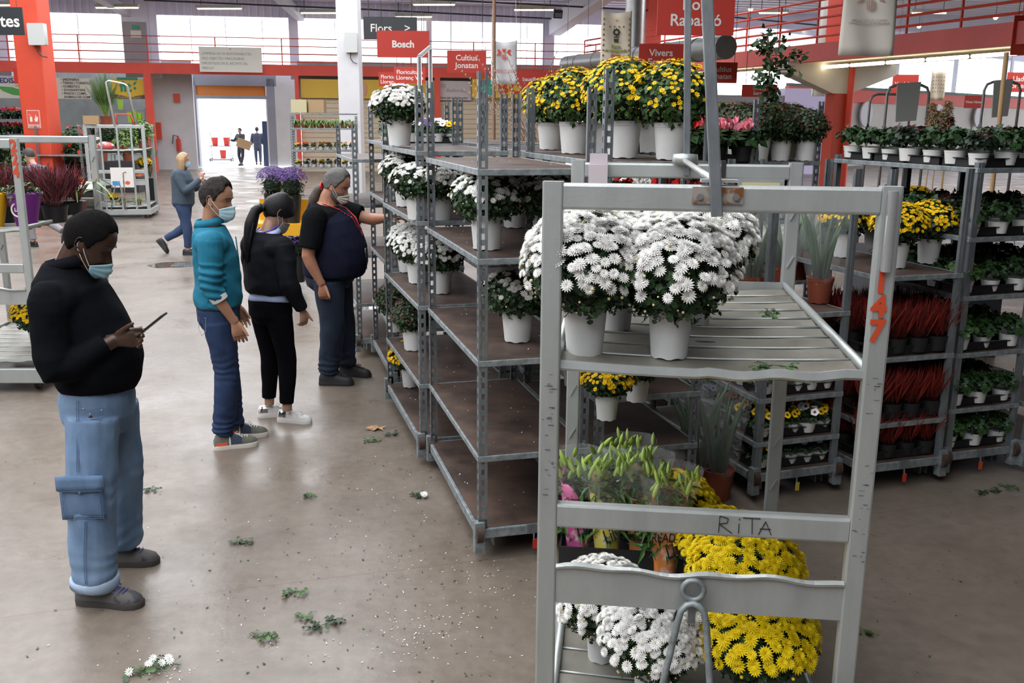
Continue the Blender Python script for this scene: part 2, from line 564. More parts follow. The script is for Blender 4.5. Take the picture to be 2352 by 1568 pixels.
# pipes under the roof
for k, (l, zz) in enumerate((([(330, 0), (850, 22), (1330, 46)], 6.3), ([(980, -2), (1300, 14), (1560, 28)], 6.3), ([(1560, 28), (1900, 60)], 6.2))):
    q = MB(); q.tube([at_z(px, py, zz) for px, py in l], .035, 6)
    tag(q.build('cable_conduit', M['cable']), ('dark conduit pipe running under the roof above the red boards', 'dark conduit pipe crossing the top of the picture above the flowers', 'dark conduit pipe under the roof behind the gallery railing')[k], 'pipe')
# ---- right hand wing: gallery that comes towards the camera
A0, A1 = Vector((2.9, 40.9, 0)), Vector((12.3, 16.0, 0))
dW = (A1 - A0).normalized(); nW = Vector((-dW.y, dW.x, 0))     # nW points away / right
if nW.x < 0: nW = -nW
angW = math.atan2(dW.y, dW.x)
g = MB(); g.bar(A0 + Z*3.98, A1 + Z*3.98, .25, .46); struct('trim_7', g, mat('pink_red_beam', (.72, .14, .12), .6, 0, .1, 1))
g = MB(); c = (A0 + A1) / 2 + nW*1.7; g.box((c.x, c.y, 3.92), ((A1 - A0).length, 3.2, .25), angW)
struct('gallery_slab_right', g, mat('cream_soffit', (.62, .56, .44), .7, 0, .1, 1))
railing('gallery_railing', 'thick red railing on the right gallery above the cream soffit',
        [(A0.x, A0.y), (A1.x, A1.y)], (.18, .42, .66, .9, 1.12), 1.6, .035, 4.21)
# brackets and red column of the wing
for k, s in enumerate((.1, .525)):
    base = A0.lerp(A1, s) + nW*1.6
    g = MB()
    prof = [(-1.9, 3.80), (1.9, 3.80), (1.9, 3.5), (.3, 2.95), (-.3, 2.95), (-1.9, 3.5)]
    dB = nW
    for sg in (-1, 1):
        pass
    V = [base + dB*a + Z*b for a, b in prof]
    g.poly([p - dW*.22 for p in V], .44, dW)
    struct('bracket_capital', g, mat('cream_concrete_%d' % k, (.62, .58, .5), .7, 0, .1, 1))
    g = MB(); g.box((base.x, base.y, 1.5), (.42, .42, 3.0), angW); struct('column', g, mat('column_red_%d' % k, (.5, .05, .02), .6, 0, .1, 1))
    g = MB(); g.box((base.x, base.y, 6.4), (.6, .6, 4.2), angW); struct('column_upper', g, M['red_paint'])
    g = MB(); g.tube([base + Vector((.36, -.12, .0)), base + Vector((.36, -.12, 3.9))], .10, 12); 
    tag(g.build('drain_pipe', M['red_paint']), ('red drain pipe beside the column behind the yellow flowers', 'red drain pipe beside the gallery column at the right')[k], 'pipe')
# tubes under the wing soffit
n = 18
for i in range(n):
    s = .08 + i * .052
    p = A0.lerp(A1, s) + nW*.9 + Z*3.66
    q = MB(); h_ = .63
    q.tube([p - dW*h_, p + dW*h_], .045, 8)
    o = q.build('fluorescent_tube', M['tube'])
    tag(o, 'warm white fluorescent tube under the right gallery soffit', 'light', 'tubes under the right gallery')
# right far wall with window band
B0, B1 = Vector((12.2, 44.4, 0)), Vector((50, 79.8, 0))
dB = (B1 - B0).normalized(); angB = math.atan2(dB.y, dB.x)
def wr(z0, z1, name, m, th=.2, off=0, s0=0., s1=1.):
    g = MB(); p, q_ = B0.lerp(B1, s0), B0.lerp(B1, s1); c = (p + q_) / 2
    g.box((c.x + off*math.sin(angB), c.y - off*math.cos(angB), (z0 + z1) / 2), ((q_ - p).length, th, z1 - z0), angB)
    return struct(name, g, m)
wr(0, 3.1, 'wall_right', mat('cream_panel', (.60, .56, .52), .6, 0, .05, 1))
wr(3.1, 3.72, 'trim_8', M['red_paint'], off=.15)
wr(3.72, 3.85, 'trim_9', mat('green_sill', (.05, .12, .1), .6), off=.2)
wr(6.0, 7.2, 'wall_right_upper', LAV)
g = MB()
for s in (.06, .2, .34, .5, .66, .85):
    c = B0.lerp(B1, s); g.box((c.x, c.y, 4.9), (.6, .4, 2.4), angB)
struct('wall_right_piers', g, LAV)
# low awnings between the far wall and the right wall
g = MB(); c = at_y(1540, 235, 38); g.box((6.3, 40, 1.9), (3.0, 1.5, 3.8), .2); struct('shop_block', g, mat('white_shop', (.6, .55, .5), .6))
g = MB(); g.box((6.3, 39.2, 3.1), (3.0, .1, .5), .2); struct('shop_fascia', g, M['red_paint'])
g = MB(); g.box((9.3, 41, 1.6), (3.6, 1.5, 3.2), .2); struct('shop_block', g, mat('grey_shop', (.20, .20, .21), .6))
g = MB(); g.box((9.3, 40.2, 2.65), (3.3, .1, .45), .2); struct('shop_fascia', g, M['yellow_sign'])
g = MB(); g.box((12.0, 41.5, 1.75), (1.9, 1.5, 3.5), .2); struct('shop_block', g, mat('lilac_shop', (.55, .5, .72), .6))
og = MB(); og.poly([(-60, 36, -.03), (14, 46, -.03), (60, 90, -.03), (60, 140, -.03), (-60, 140, -.03)]); struct('ground_outside', og, mat('pale_yard', (.7, .7, .72), .8))
# columns in the hall
cb = at_z(118, 498)
g = MB(); g.bar((cb.x, cb.y, 0), (cb.x, cb.y, 9), .56, .56, .02, up=Vector((0, 1, 0))); struct('column', g, mat('column_red_near', (.66, .07, .03), .55, 0, .08, 1.5))
cw = at_z(813, 448)
g = MB(); g.bar((cw.x, cw.y, 0), (cw.x, cw.y, 9), .6, .6, .02, up=Vector((0, 1, 0))); struct('column', g, M['white_paint'])
cw2 = cw
# ---------------------------------------------------------------- light
def world():
    w = bpy.data.worlds.new('sky'); bpy.context.scene.world = w
    w.use_nodes = True
    N, L = w.node_tree.nodes, w.node_tree.links
    bg = N['Background']
    bg.inputs['Color'].default_value = (.95, .965, 1, 1)
    bg.inputs['Strength'].default_value = 3.0
world()
# unseen roof panels, shaped to admit daylight over the aisle and dim the right stalls
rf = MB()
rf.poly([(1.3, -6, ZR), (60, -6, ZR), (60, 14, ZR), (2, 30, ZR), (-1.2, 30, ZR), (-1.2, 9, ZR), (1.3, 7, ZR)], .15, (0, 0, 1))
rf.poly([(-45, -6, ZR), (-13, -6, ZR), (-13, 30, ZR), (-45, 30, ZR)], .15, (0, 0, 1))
DG = mat('bounce_damping_grey', (.16, .16, .18), .7, 0, .1, 1)  # dark grey chosen to cut bounced light from these added surfaces
struct('light_shaping_roof', rf, DG)
g = MB(); g.box((7, -6, 3.4), (106, .2, 6.8)); struct('light_block_wall_back', g, DG)  # unseen, added to stop light reaching the shelves from behind the camera
g = MB(); g.box((-45, 16, 3.4), (.2, 44, 6.8)); struct('light_block_wall_left', g, M['white_paint'])  # unseen, added to close the hall against light from the left
g = MB(); g.box((24, 8, 3.4), (.2, 28, 6.8)); struct('light_block_wall_right', g, DG)  # unseen, added to block side light and darken the right
sc = bpy.context.scene
sc.view_settings.view_transform = 'Standard'
sc.view_settings.look = 'None'
sc.view_settings.gamma = 1
sc.view_settings.use_curve_mapping = False
sc.view_settings.exposure = 0.46
sc.cycles.max_bounces = 5
sc.cycles.diffuse_bounces = 3
sc.cycles.glossy_bounces = 3
sc.cycles.transparent_max_bounces = 12
sc.cycles.transmission_bounces = 4
sc.cycles.caustics_reflective = False
sc.cycles.caustics_refractive = False
sc.cycles.use_adaptive_sampling = True
sc.cycles.adaptive_threshold = .03
sc.cycles.use_denoising = True
# ================================================================ trolleys
MESH = {}
def shared(key, fn):
    if key not in MESH: MESH[key] = fn()
    return MESH[key]
def post_mesh(h, sx, sy, solid=False):
    """perforated angle post; sx, sy say which way its two flanges run"""
    q = MB(); t = .003; a, b = .042, .034
    if solid:
        q.box((sx*a/2, 0, h/2), (a, t, h)); q.box((0, sy*b/2, h/2), (t, b, h)); q.box((sx*a, sy*.010, h/2), (t, .02, h)); q.bar((sx*a*.5, -sy*.0, 0), (sx*a*.5, 0, h), .010, .008)
        return q.mesh('post')
    for x0, x1 in ((0, .013), (a - .013, a)): q.box((sx*(x0 + x1)/2, 0, h/2), (x1 - x0, t, h))
    for y0, y1 in ((0, .008), (b - .008, b)): q.box((0, sy*(y0 + y1)/2, h/2), (t, y1 - y0, h))
    z = .12
    q.box((sx*a/2, 0, .05), (a, t, .14)); q.box((0, sy*b/2, .05), (t, b, .14))
    while z < h - .03:
        q.box((sx*a/2, 0, z), (a - .018, t, .027)); q.box((0, sy*b/2, z), (t, b - .014, .027)); z += .055
    q.box((sx*a, sy*.008, h/2), (t, .016, h))
    return q.mesh('post')
def caster_mesh():
    q = MB()
    q.box((0, 0, .115), (.09, .09, .01)); q.box((-.022, 0, .08), (.006, .06, .07)); q.box((.022, 0, .08), (.006, .06, .07))
    me = q.mesh('caster'); return me
def wheel_mesh():
    q = MB(); q.tube([(-.017, 0, .05), (.017, 0, .05)], .05, 16); return q.mesh('wheel', 40)
def put(name, me, parent, loc, m=None, rz=0):
    if m is not None and len(me.materials) == 0: me.materials.append(m)
    o = bpy.data.objects.new(name, me); COL.objects.link(o)
    o.parent = parent; o.location = loc; o.rotation_euler = (0, 0, rz)
    return o
def shelf_mesh(w, l, lip=.03):
    q = MB(); t = .003
    for p0, p1 in (((0, 0), (w, 0)), ((0, l), (w, l)), ((0, 0), (0, l)), ((w, 0), (w, l))):
        q.bar((p0[0], p0[1], -lip/2), (p1[0], p1[1], -lip/2), .012, lip, .003)
    return q.mesh('shelf')
def board_mesh(w, l):
    q = MB(); q.box((w/2, l/2, -.008), (w - .012, l - .012, .012)); return q.mesh('board')
def trolley(label, loc, ang, shelves, h=2.1, w=.56, l=1.35, cat='plant trolley', group=None, lock=None, hs=None, m='zinc', rail=True, solid=False):
    t = thing('plant_trolley', label, cat, (loc[0], loc[1], 0), ang, group)
    hs = hs or (h,) * 4
    for k, (x, y, sx, sy) in enumerate(((0, 0, 1, 1), (w, 0, -1, 1), (0, l, 1, -1), (w, l, -1, -1))):
        hh = hs[k] - .1
        put('post', shared(('post', round(hh, 2), sx, sy, m, solid), lambda: post_mesh(hh, sx, sy, solid)), t, (x, y, .1), M[m])
        if rail: put('caster', shared('caster', caster_mesh), t, (x + sx*.07, y + sy*.09, 0), M['zinc']);
        if rail: put('wheel', shared('wheel', wheel_mesh), t.children[-1], (0, 0, 0), M['orange_wheel'])
    q = MB()
    for p0, p1 in (((0, 0), (w, 0)), ((0, l), (w, l)), ((0, 0), (0, l)), ((w, 0), (w, l))):
        q.bar((p0[0], p0[1], .145), (p1[0], p1[1], .145), .02, .05, .004)
    for x in (0, w):
        for y in (0, l): q.box((x, y, .13), (.05, .05, .16))
    q.build('base_frame', M['zinc_light'], t)
    q = MB(); q.box((w/2, l/2, .165), (w - .02, l - .02, .012)); q.build('deck_board', M['ply'], t)
    for z in shelves:
        s = put('shelf', shared(('shelf', w, l, 0), lambda: shelf_mesh(w, l)), t, (0, 0, z), M['zinc_light'])
        put('board', shared(('board', w, l, 0), lambda: board_mesh(w, l)), s, (0, 0, 0), M['ply'])
    if lock:
        q = MB(); q.box((w*.5, -.012, .15), (.07, .012, .05)); q.tube([(w*.5, -.015, .125), (w*.5, -.02, .09)], .005, 5)
        q.build('lock_plate', M['zinc'], t)
        q = MB(); q.box((w*.5 + .005, -.02, .07), (.022, .01, .05)); q.build('lock_tag', mat('tag_' + lock[0], lock[1], .4), t)
    return t
AX = Vector((-.26, .965)).normalized()        # direction of the long sides
TA = math.atan2(-AX.x, AX.y)                  # rotation of the row
short = Vector((AX.y, -AX.x))
SH1 = (.55, 1.03, 1.52, 1.93)
pA = at_z(1100, 1262, .06)
T = {}
T['near'] = trolley('grey steel plant trolley with mostly bare brown shelves in front row', pA, TA, SH1, hs=(2.36, 2.3, 2.36, 2.3), lock=('red', (.5, .03, .02)))
def rowpt(p, s, l): return (p[0] + short.x*s + AX.x*l, p[1] + short.y*s + AX.y*l)
T['mid'] = trolley('grey steel trolley behind the nearest bare-shelved one, white mums on top', rowpt(pA, -.05, 1.42), TA + .02, (.53, 1.03, 1.55, 1.965), hs=(2.34, 2.3, 2.3, 2.3))
T['far'] = trolley('light steel trolley end standing behind the man in the navy vest', rowpt(pA, -.14, 4.34), TA + .02, (.5, .95, 1.4, 1.8), hs=(2.1, 2.1, 2.1, 2.1), w=.5)
T['t0'] = trolley('steel trolley with yellow mums on top behind numbered aluminium cart', rowpt(pA, .61, .02), TA, (.52, .80, 1.43, 1.96), hs=(2.38, 2.30, 2.34, 2.3))
p = at_z(1728, 1152); T['t1'] = trolley('steel trolley of pansy trays with wrapped aloes on its middle shelf', p, TA + .06, (.36, .62, 1.1), hs=(1.9, 1.9, 1.9, 1.9), solid=True, lock=('yellow', (.5, .4, .05)))
p = at_z(1978, 1130); T['t2'] = trolley('steel trolley of red heather with yellow mums on upper shelf', p, TA + .04, (.42, .82, 1.3), hs=(1.9, 1.9, 1.9, 1.9), solid=True, lock=('redtwo', (.5, .03, .02)))
p = at_z(2164, 1100); T['t3'] = trolley('steel trolley of green kale beside the red heather trolley', p, TA + .04, (.45, .80, 1.15, 1.50, 1.90), hs=(1.93, 1.93, 1.93, 1.93), lock=('redthree', (.5, .06, .02)), w=.52, solid=True)
p = at_z(2345, 1085); T['t4'] = trolley('steel trolley cut off by the right edge of the picture', p, TA + .04, (.45, .80, 1.15, 1.50, 1.90), hs=(1.93, 1.93, 1.93, 1.93), w=.52, solid=True)
p = rowpt(pA, .66, 1.5); T['t5'] = trolley('steel trolley in the second row with yellow mums on top', p, TA, (.55, 1.03, 1.52, 1.96), hs=(2.3, 2.3, 2.3, 2.3), rail=False)
p = rowpt(pA, .0, 2.95); T['t6'] = trolley('steel trolley in back row carrying trays of small pansies on top', p, TA, (.55, 1.03, 1.52, 1.97), hs=(2.3, 2.3, 2.3, 2.3), rail=False)
p = rowpt(pA, .68, 2.95); T['t7'] = trolley('steel trolley in back row with bare top and tall perforated posts', p, TA, (.55, 1.03, 1.52, 1.97), hs=(2.3, 2.3, 2.3, 2.3), rail=False)
p = rowpt(pA, 1.9, 1.9); T['t8'] = trolley('steel trolley of cyclamen behind the wrapped aloes', p, TA, (.5, .95, 1.42, 1.86), hs=(2.3, 2.3, 2.3, 2.3), rail=False)
p = rowpt(pA, 2.6, 2.2); T['t9'] = trolley('steel trolley of dark red budded mums behind the heather trolley', p, TA, (.5, .95, 1.42, 1.86), hs=(2.3, 2.3, 2.3, 2.3), rail=False)

# ---------------------------------------------------------------- aluminium carts
CW, CD = .96, 1.45
def alu_cart(label, loc, ang, number, first=True, sz=1.462):
    t = thing('aluminium_cart', label, 'cart', (loc[0], loc[1], 0), ang)
    b = .058
    def posts():
        for k, (x, y) in enumerate(((b/2, 0), (CW - b/2, 0), (b/2, CD), (CW - b/2, CD))):
            q = MB(); q.bar((x, y, .2), (x, y, 1.985), b, .040, .006, up=Vector((0, 1, 0)))
            if k > 1:
                for i in range(8):
                    z = .35 + i * .2
                    for sgn in (1,): q.bar((x - .012, y - .024, z), (x + .014, y - .024, z + .05), .008, .004)
            q.build('post', M['alu'], t, 15)
    posts()
    for y in (0, CD):
        q = MB(); q.bar((b, y, 1.945), (CW - b, y, 1.945), .045, .072 if y == 0 else .062, .008); q.build('top_bar', M['alu'], t, 15)
    q = MB(); q.bar((b, 0, 1.0), (CW - b, 0, 1.0), .04, .075, .008); cb_ = q.build('cross_bar', M['alu'], t, 15)
    q = MB(); q.bar((b, CD, 1.39), (CW - b, CD, 1.39), .04, .07, .006); q.build('rear_cross_bar', M['alu_shelf'], t, 30)
    # tow plate with rolled top edge, slightly dented
    q = MB(); n = 30; rows = []
    for i in range(n + 1):
        x = b + (CW - 2*b) * i / n
        dz = .004*math.sin(i*.9) + .006*math.sin(i*.37)
        rows.append([(x, -.018 + .004*math.sin(i*.5), .845 + dz), (x, -.028, .838 + dz), (x, -.026, .83 + dz), (x, -.014, .825), (x, -.014, .715), (x, .004, .712)])
    V = [p for r in rows for p in r]; k = 6
    q.add(V, [(i*k+j, i*k+j+1, (i+1)*k+j+1, (i+1)*k+j) for i in range(n) for j in range(k-1)])
    o = q.build('tow_plate', M['alu'], t)
    so = o.modifiers.new('thick', 'SOLIDIFY'); so.thickness = .004
    # tow ring and bar
    q = MB()
    ring = [(CW*.487 + .031*math.cos(a), -.04, .797 + .031*math.sin(a)) for a in [2*PI*i/20 for i in range(21)]]
    q.tube(ring, .0085, 8, caps=False); q.build('tow_ring', M['zinc_light'], t, True)
    q = MB(); cx = CW*.487
    q.tube([(cx - .13, -.10, .2), (cx - .075, -.075, .52), (cx - .042, -.06, .70), (cx - .034, -.056, .735), (cx - .018, -.05, .752), (cx, -.048, .758),
            (cx + .018, -.05, .752), (cx + .034, -.056, .735), (cx + .042, -.06, .70), (cx + .06, -.075, .52), (cx + .10, -.10, .2)], .0105, 10)
    q.build('tow_bar', M['zinc_light'], t, True)
    q = MB(); q.box((cx, -.03, .72), (.022, .012, .07)); q.build('latch', M['zinc'], t)
    # shelf of louvred aluminium
    def shelf(z, name, front_wave=True):
        q = MB(); nx, steps = 16, 9
        rows = []
        for s in range(steps):
            y0 = .01 + (CD - .08) * s / steps; y1 = .01 + (CD - .08) * (s + 1) / steps
            for (yy, zz) in ((y0, -.017), (y0 + .004, -.010), (y1 - .014, .004), (y1 - .003, -.017)):
                rows.append([(b*.8 + (CW - 1.6*b) * i / nx, yy, z + zz + (-.012*math.sin(PI*i/nx) + .002*math.sin(i*1.3 + s)) ) for i in range(nx + 1)])
        V = [p for r in rows for p in r]; k = nx + 1
        q.add(V, [(i*k+j, i*k+j+1, (i+1)*k+j+1, (i+1)*k+j) for i in range(len(rows)-1) for j in range(nx)])
        o = q.build(name, M['alu_shelf'], t)
        so = o.modifiers.new('thick', 'SOLIDIFY'); so.thickness = .003
        q = MB()
        for s in range(1, steps):
            y0 = .01 + (CD - .08) * s / steps
            q.tube([(b + (CW - 2*b)*i/10, y0, z + .004 - .012*math.sin(PI*i/10)) for i in range(11)], .0045, 6)
        q.build('slat_edges', M['alu'], o, True)
        q = MB(); n = 26; V = []
        for i in range(n + 1):
            x = b*.6 + (CW - 1.2*b) * i / n
            w1 = (-.012*math.sin(PI*i/n)) + (.0045*math.sin(i*1.1) if i > 12 else 0)
            V += [(x, .012, z + .012 + w1), (x, -.004, z + .014 + w1*1.0), (x, -.008, z - .008 + w1), (x, .0, z - .016 + w1), (x, .02, z - .018 + w1)]
        q.add(V, [(i*5+j, i*5+j+1, (i+1)*5+j+1, (i+1)*5+j) for i in range(n) for j in range(4)])
        e = q.build('shelf_lip', M['alu'], o)
        so = e.modifiers.new('thick', 'SOLIDIFY'); so.thickness = .003
        for x in (b*.75, CW - b*.75):
            q = MB(); q.tube([(x, -.01, z + .012), (x, CD, z + .012)], .014, 10); q.build('side_rail', M['alu'], o, True)
        q = MB(); q.bar((b, CD - .06, z + .008), (CW - b, CD - .06, z + .008), .004, .045); q.build('rear_lip', M['alu'], o)
        return o
    sh1 = shelf(sz, 'shelf')
    q = MB(); q.ball((CW*.52, .36, sz - .0005), (.034, .014, .0012), 20, 6); q.build('hand_slot', M['cable'], sh1)
    shelf(.27, 'lower_shelf')
    q = MB()
    for y in (0, CD): q.bar((-.01, y, .14), (CW + .01, y, .14), .05, .12, .008)
    for x in (.02, CW - .02): q.bar((x, .02, .14), (x, CD - .02, .14), .05, .12, .008)
    q.build('base_frame', M['alu'], t, 15)
    for x in (.1, CW - .1):
        for y in (.12, CD - .12):
            c = put('caster', shared('caster', caster_mesh), t, (x, y, 0), M['zinc'])
            put('wheel', shared('wheel', wheel_mesh), c, (0, 0, 0), M['orange_wheel'])
    return t, cb_
p0 = at_z(1264, 1100, 1.02); p0 = Vector((p0.x, p0.y))
pl = at_y(1236, 1180, 2.665); pr_ = at_y(1966, 1200, 2.56)
CANG = math.atan2(pr_.y - pl.y, pr_.x - pl.x)
cart, crossbar = alu_cart('big aluminium flower cart painted 147 in the foreground', (pl.x, pl.y), CANG, '147')
text('1\n4\n7', .083, (CW - .037, -.0245, 1.66), cart, M['red_stencil'], ext=.0006, bold=.0035, name='stencil_number', line=.82, sx=.95)
# lone protective strip on the right post, rusty hinge, handle poles
q = MB(); q.bar((CW - .031, -.034, 1.76), (CW - .031, -.034, 1.975), .026, .02, .006, up=Vector((0, 1, 0))); q.build('bumper_strip', M['alu_bright'], cart, 30)
q = MB(); q.box((CW*.495, -.027, 1.955), (.135, .006, .045)); hp = q.build('hinge_plate', M['rust'], cart)
q = MB()
for dx in (-.048, .048): q.tube([(CW*.495 + dx, -.027, 1.952), (CW*.495 + dx, -.042, 1.952)], .0095, 6)
q.build('bolt', M['bolt'], hp)
q = MB(); q.box((CW*.495 + .005, .0, 1.993), (.10, .045, .008)); q.build('hinge_cap', M['alu'], cart)
q = MB(); q.bar((CW*.495, -.038, 1.90), (CW*.495 - .085, -.038, 2.75), .031, .02, .003, up=Vector((0, 1, 0))); q.build('handle_pole', M['zinc'], cart)
q = MB(); q.bar((CW*.503, CD - .03, 1.93), (CW*.46, CD - .03, 2.95), .027, .02, .003, up=Vector((0, 1, 0))); q.build('rear_handle_pole', M['zinc'], cart)
q = MB(); q.tube([(CW*.50, .03, 1.985), (CW*.49, CD - .05, 1.99)], .011, 8); q.build('link_rod', M['alu'], cart, True)
q = MB(); q.lathe([(.0, .035), (.05, .03), (.055, .0), (.03, -.02), (.0, -.02)], 14, (CW*.495, CD - .02, 1.985)); q.build('pivot_cup', M['alu'], cart, True)
q = MB(); q.box((.115, CD - .03, 1.985), (.075, .006, .06)); q.box((.115, CD - .05, 1.93), (.08, .03, .08)); q.build('bracket_plate', mat('pale_bracket', (.62, .55, .58), .45, .3), cart)
q = MB(); q.box((CW*.66, CD, 1.955), (.02, .055, .07)); q.build('black_strap', M['rubber'], cart)
q = MB(); q.box((CW - .17, CD - .02, 1.86), (.19, .006, .12)); ip = q.build('info_plate', M['alu'], cart)
q = MB(); q.box((CW - .17, CD - .0245, 1.86), (.155, .003, .085)); q.build('info_label', mat('pale_yellow_label', (.6, .55, .3), .5), ip)
q = MB()
for i in range(6): q.box((CW - .17 - .01*(i % 2), CD - .027, 1.89 - i*.012), (.13 - .02*(i % 3), .001, .002))
q.build('label_lines', M['cable'], ip)
# scratched name on the cross bar
q = MB(); s = .052
def stroke(pts, x0, z0):
    for a, b_ in zip(pts, pts[1:]):
        q.bar((x0 + a[0]*s, -.0215, z0 + a[1]*s), (x0 + b_[0]*s, -.0215, z0 + b_[1]*s), .0022, .0022)
x0 = CW*.555; z0 = .977
stroke([(0, 0), (.02, 1), (.5, .85), (.45, .6), (.02, .5), (.75, -.02)], x0, z0)
stroke([(1.1, 0), (1.1, .6)], x0, z0); stroke([(1.1, .8), (1.12, .9)], x0, z0)
stroke([(1.85, 0), (1.8, .95)], x0, z0); stroke([(1.3, .95), (2.25, .95)], x0, z0)
stroke([(2.2, 0), (2.55, .8), (2.9, 0)], x0, z0); stroke([(2.25, .35), (2.85, .35)], x0, z0)
q.build('scratched_name', M['black_ink'], cart)
# wear marks on the posts
for k, (x, lo, hi) in enumerate(((.029, 1.05, 1.45), (CW - .029, .9, 1.5))):
    q = MB(); rr2 = random.Random(3 + k)
    for i in range(26):
        z = rr2.uniform(lo, hi); w_ = rr2.uniform(.004, .018)
        q.box((x + rr2.uniform(-.018, .018), -.0228, z), (w_, .0006, rr2.uniform(.0006, .0018)))
    q.build('scratches', M['cable'], cart)
pc = at_z(98, 878, .09)
cart2, _ = alu_cart('aluminium cart painted 224 at the left edge', (pc.x - CW, pc.y), .03, '224', sz=1.30)
text('2\n2\n4', .12, (CW - .031, -.0245, 1.83), cart2, M['red_stencil'], ext=.0006, bold=.0045, name='stencil_number', line=.8, sx=.8)
# ================================================================ plants
def fib(n, cap=1.0, jit=.5, seed=0):
    """n directions spread over the part of the sphere above z=cos-limit cap (1 = whole)"""
    r = np.random.RandomState(seed)
    i = np.arange(n) + .5
    z = 1 - i / n * 2 * cap
    ph = i * 2.399963
    s = np.sqrt(np.maximum(0, 1 - z*z))
    d = np.stack([s*np.cos(ph), s*np.sin(ph), z], 1)
    d += r.randn(n, 3) * jit / math.sqrt(n)
    return d / np.linalg.norm(d, axis=1, keepdims=True)
def leaf_t(l=1., w=.5, fold=.12, droop=.15):
    V = [(0, 0, 0), (w*.5, l*.45, fold), (0, l, -droop), (0, l*.5, 0), (-w*.5, l*.45, fold)]
    return np.array(V, float), np.array([(0, 1, 2, 3), (0, 3, 2, 4)])
def lobed_t():
    V = [(0, 0, 0), (.18, .25, .05), (.42, .35, .08), (.25, .55, .04), (.3, .8, .02), (0, 1, -.12),
         (-.3, .8, .02), (-.25, .55, .04), (-.42, .35, .08), (-.18, .25, .05), (0, .5, -.02)]
    F = [(0, 1, 2, 10), (10, 2, 3, 10), (10, 3, 4, 5), (10, 5, 6, 7), (10, 7, 8, 10), (0, 10, 8, 9)]
    F = [(0, 1, 2, 10), (10, 3, 4, 5), (10, 5, 6, 7), (0, 10, 8, 9)]
    return np.array(V, float), np.array(F)
def head_t(rings, w=.32):
    """flower head: rings of (count, radius, height, tilt)"""
    V = []; F = []
    for k, (n, r, z, up) in enumerate(rings):
        for i in range(n):
            a = 2*PI*(i + .5*(k % 2)) / n
            ww = w * r * (8 / n) ** .35
            c, s = math.cos(a), math.sin(a)
            def P(rr, t, zz): return (rr*c - t*s, rr*s + t*c, zz)
            b = len(V)
            V += [P(.08*r, 0, z), P(.65*r, ww/2, z + up*.62), P(r, 0, z + up), P(.65*r, -ww/2, z + up*.62)]
            F.append((b, b+1, b+2, b+3))
    return np.array(V, float), np.array(F)
HEADS = {
    0: head_t([(15, 1.0, 0, .10), (13, .82, .08, .22), (10, .58, .14, .34), (7, .34, .2, .34)]),
    1: head_t([(11, 1.0, 0, .15), (8, .7, .12, .3), (5, .38, .2, .3)]),
    2: head_t([(7, 1.0, 0, .25), (4, .6, .15, .25)], .5),
}
def bud_t():
    V = []; F = []
    q = MB(); q.ball((0, 0, .4), (.5, .5, .5), 6, 4)
    V = np.array(q.v); F = np.array([f for f in q.f if len(f) == 4])
    return V, F
BUD = bud_t()
def align(nrm, spin, tilt=None):
    return basis(nrm, spin)
def leaves(center, R, n, size, seed, tmpl=None, shell=(.72, 1.), cap=1.0, flat=.6, down=0.):
    r = np.random.RandomState(seed)
    d = fib(n, cap, 1.2, seed)
    rad = r.uniform(shell[0], shell[1], n)[:, None]
    P = np.array(center) + d * np.array(R) * rad
    nr = d * flat + np.array([0, 0, 1 - flat]) + r.randn(n, 3) * .35
    nr[:, 2] -= down
    Mx = basis(nr, r.uniform(0, 2*PI, n))
    tv, tf = tmpl or leaf_t()
    return scat(tv, tf, Mx, P, size * r.uniform(.7, 1.25, n))
def core(center, R, k=.78):
    q = MB(); q.ball(center, tuple(x*k for x in R), 14, 10)
    return np.array(q.v), q.f
POTMESH = {}
def pot_mesh(r, h, taper=.78, seg=28, feet=True, kind='pot'):
    def mk():
        q = MB()
        prof = [(0, .006), (r*taper*.9, .006), (r*taper, .0 if not feet else .0), (r*(taper + (1-taper)*.82), h*.86), (r*.985, h*.87), (r*1.0, h*.985), (r*1.03, h), (r*.95, h), (r*.93, h*.86), (0, h*.86)]
        wob = (lambda j, z: (.004 if (j % 4 < 2) else 0) if (feet and z < .001) else 0)
        q.lathe(prof, seg, wob=wob)
        return q.mesh(kind, 35)
    return shared(('pot', round(r, 4), round(h, 4), taper, seg), mk)
def soil_mesh(r, h):
    def mk():
        q = MB(); q.lathe([(0, 0), (r, 0)], 16); return q.mesh('soil')
    return shared(('soil', round(r, 4)), mk)
def mum_foliage(R, zc, lod, seed, droop=.0, nl=None, leafm='green_leaf', low=.9):
    """a cushion of leaves; R=(rx,ry,rz) around height zc"""
    n = nl or (1500, 800, 320)[lod]
    size = (.030, .034, .045)[lod] * (R[0] / .2) ** .5
    parts = []
    V, F = leaves((0, 0, zc), R, n, size, seed, lobed_t() if lod == 0 else leaf_t(1, .7), (.78, .99), low, .75)
    parts.append((V, F, 0))
    V, F = leaves((0, 0, zc - R[2]*.25), (R[0]*.62, R[1]*.62, R[2]*.8), n // 3, size, seed + 1, leaf_t(1, .7), (.7, 1), 1, .6)
    parts.append((V, F, 0))
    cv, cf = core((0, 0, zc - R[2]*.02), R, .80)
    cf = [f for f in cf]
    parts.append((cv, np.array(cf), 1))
    return npmesh('foliage', parts, [M[leafm], M['core']])
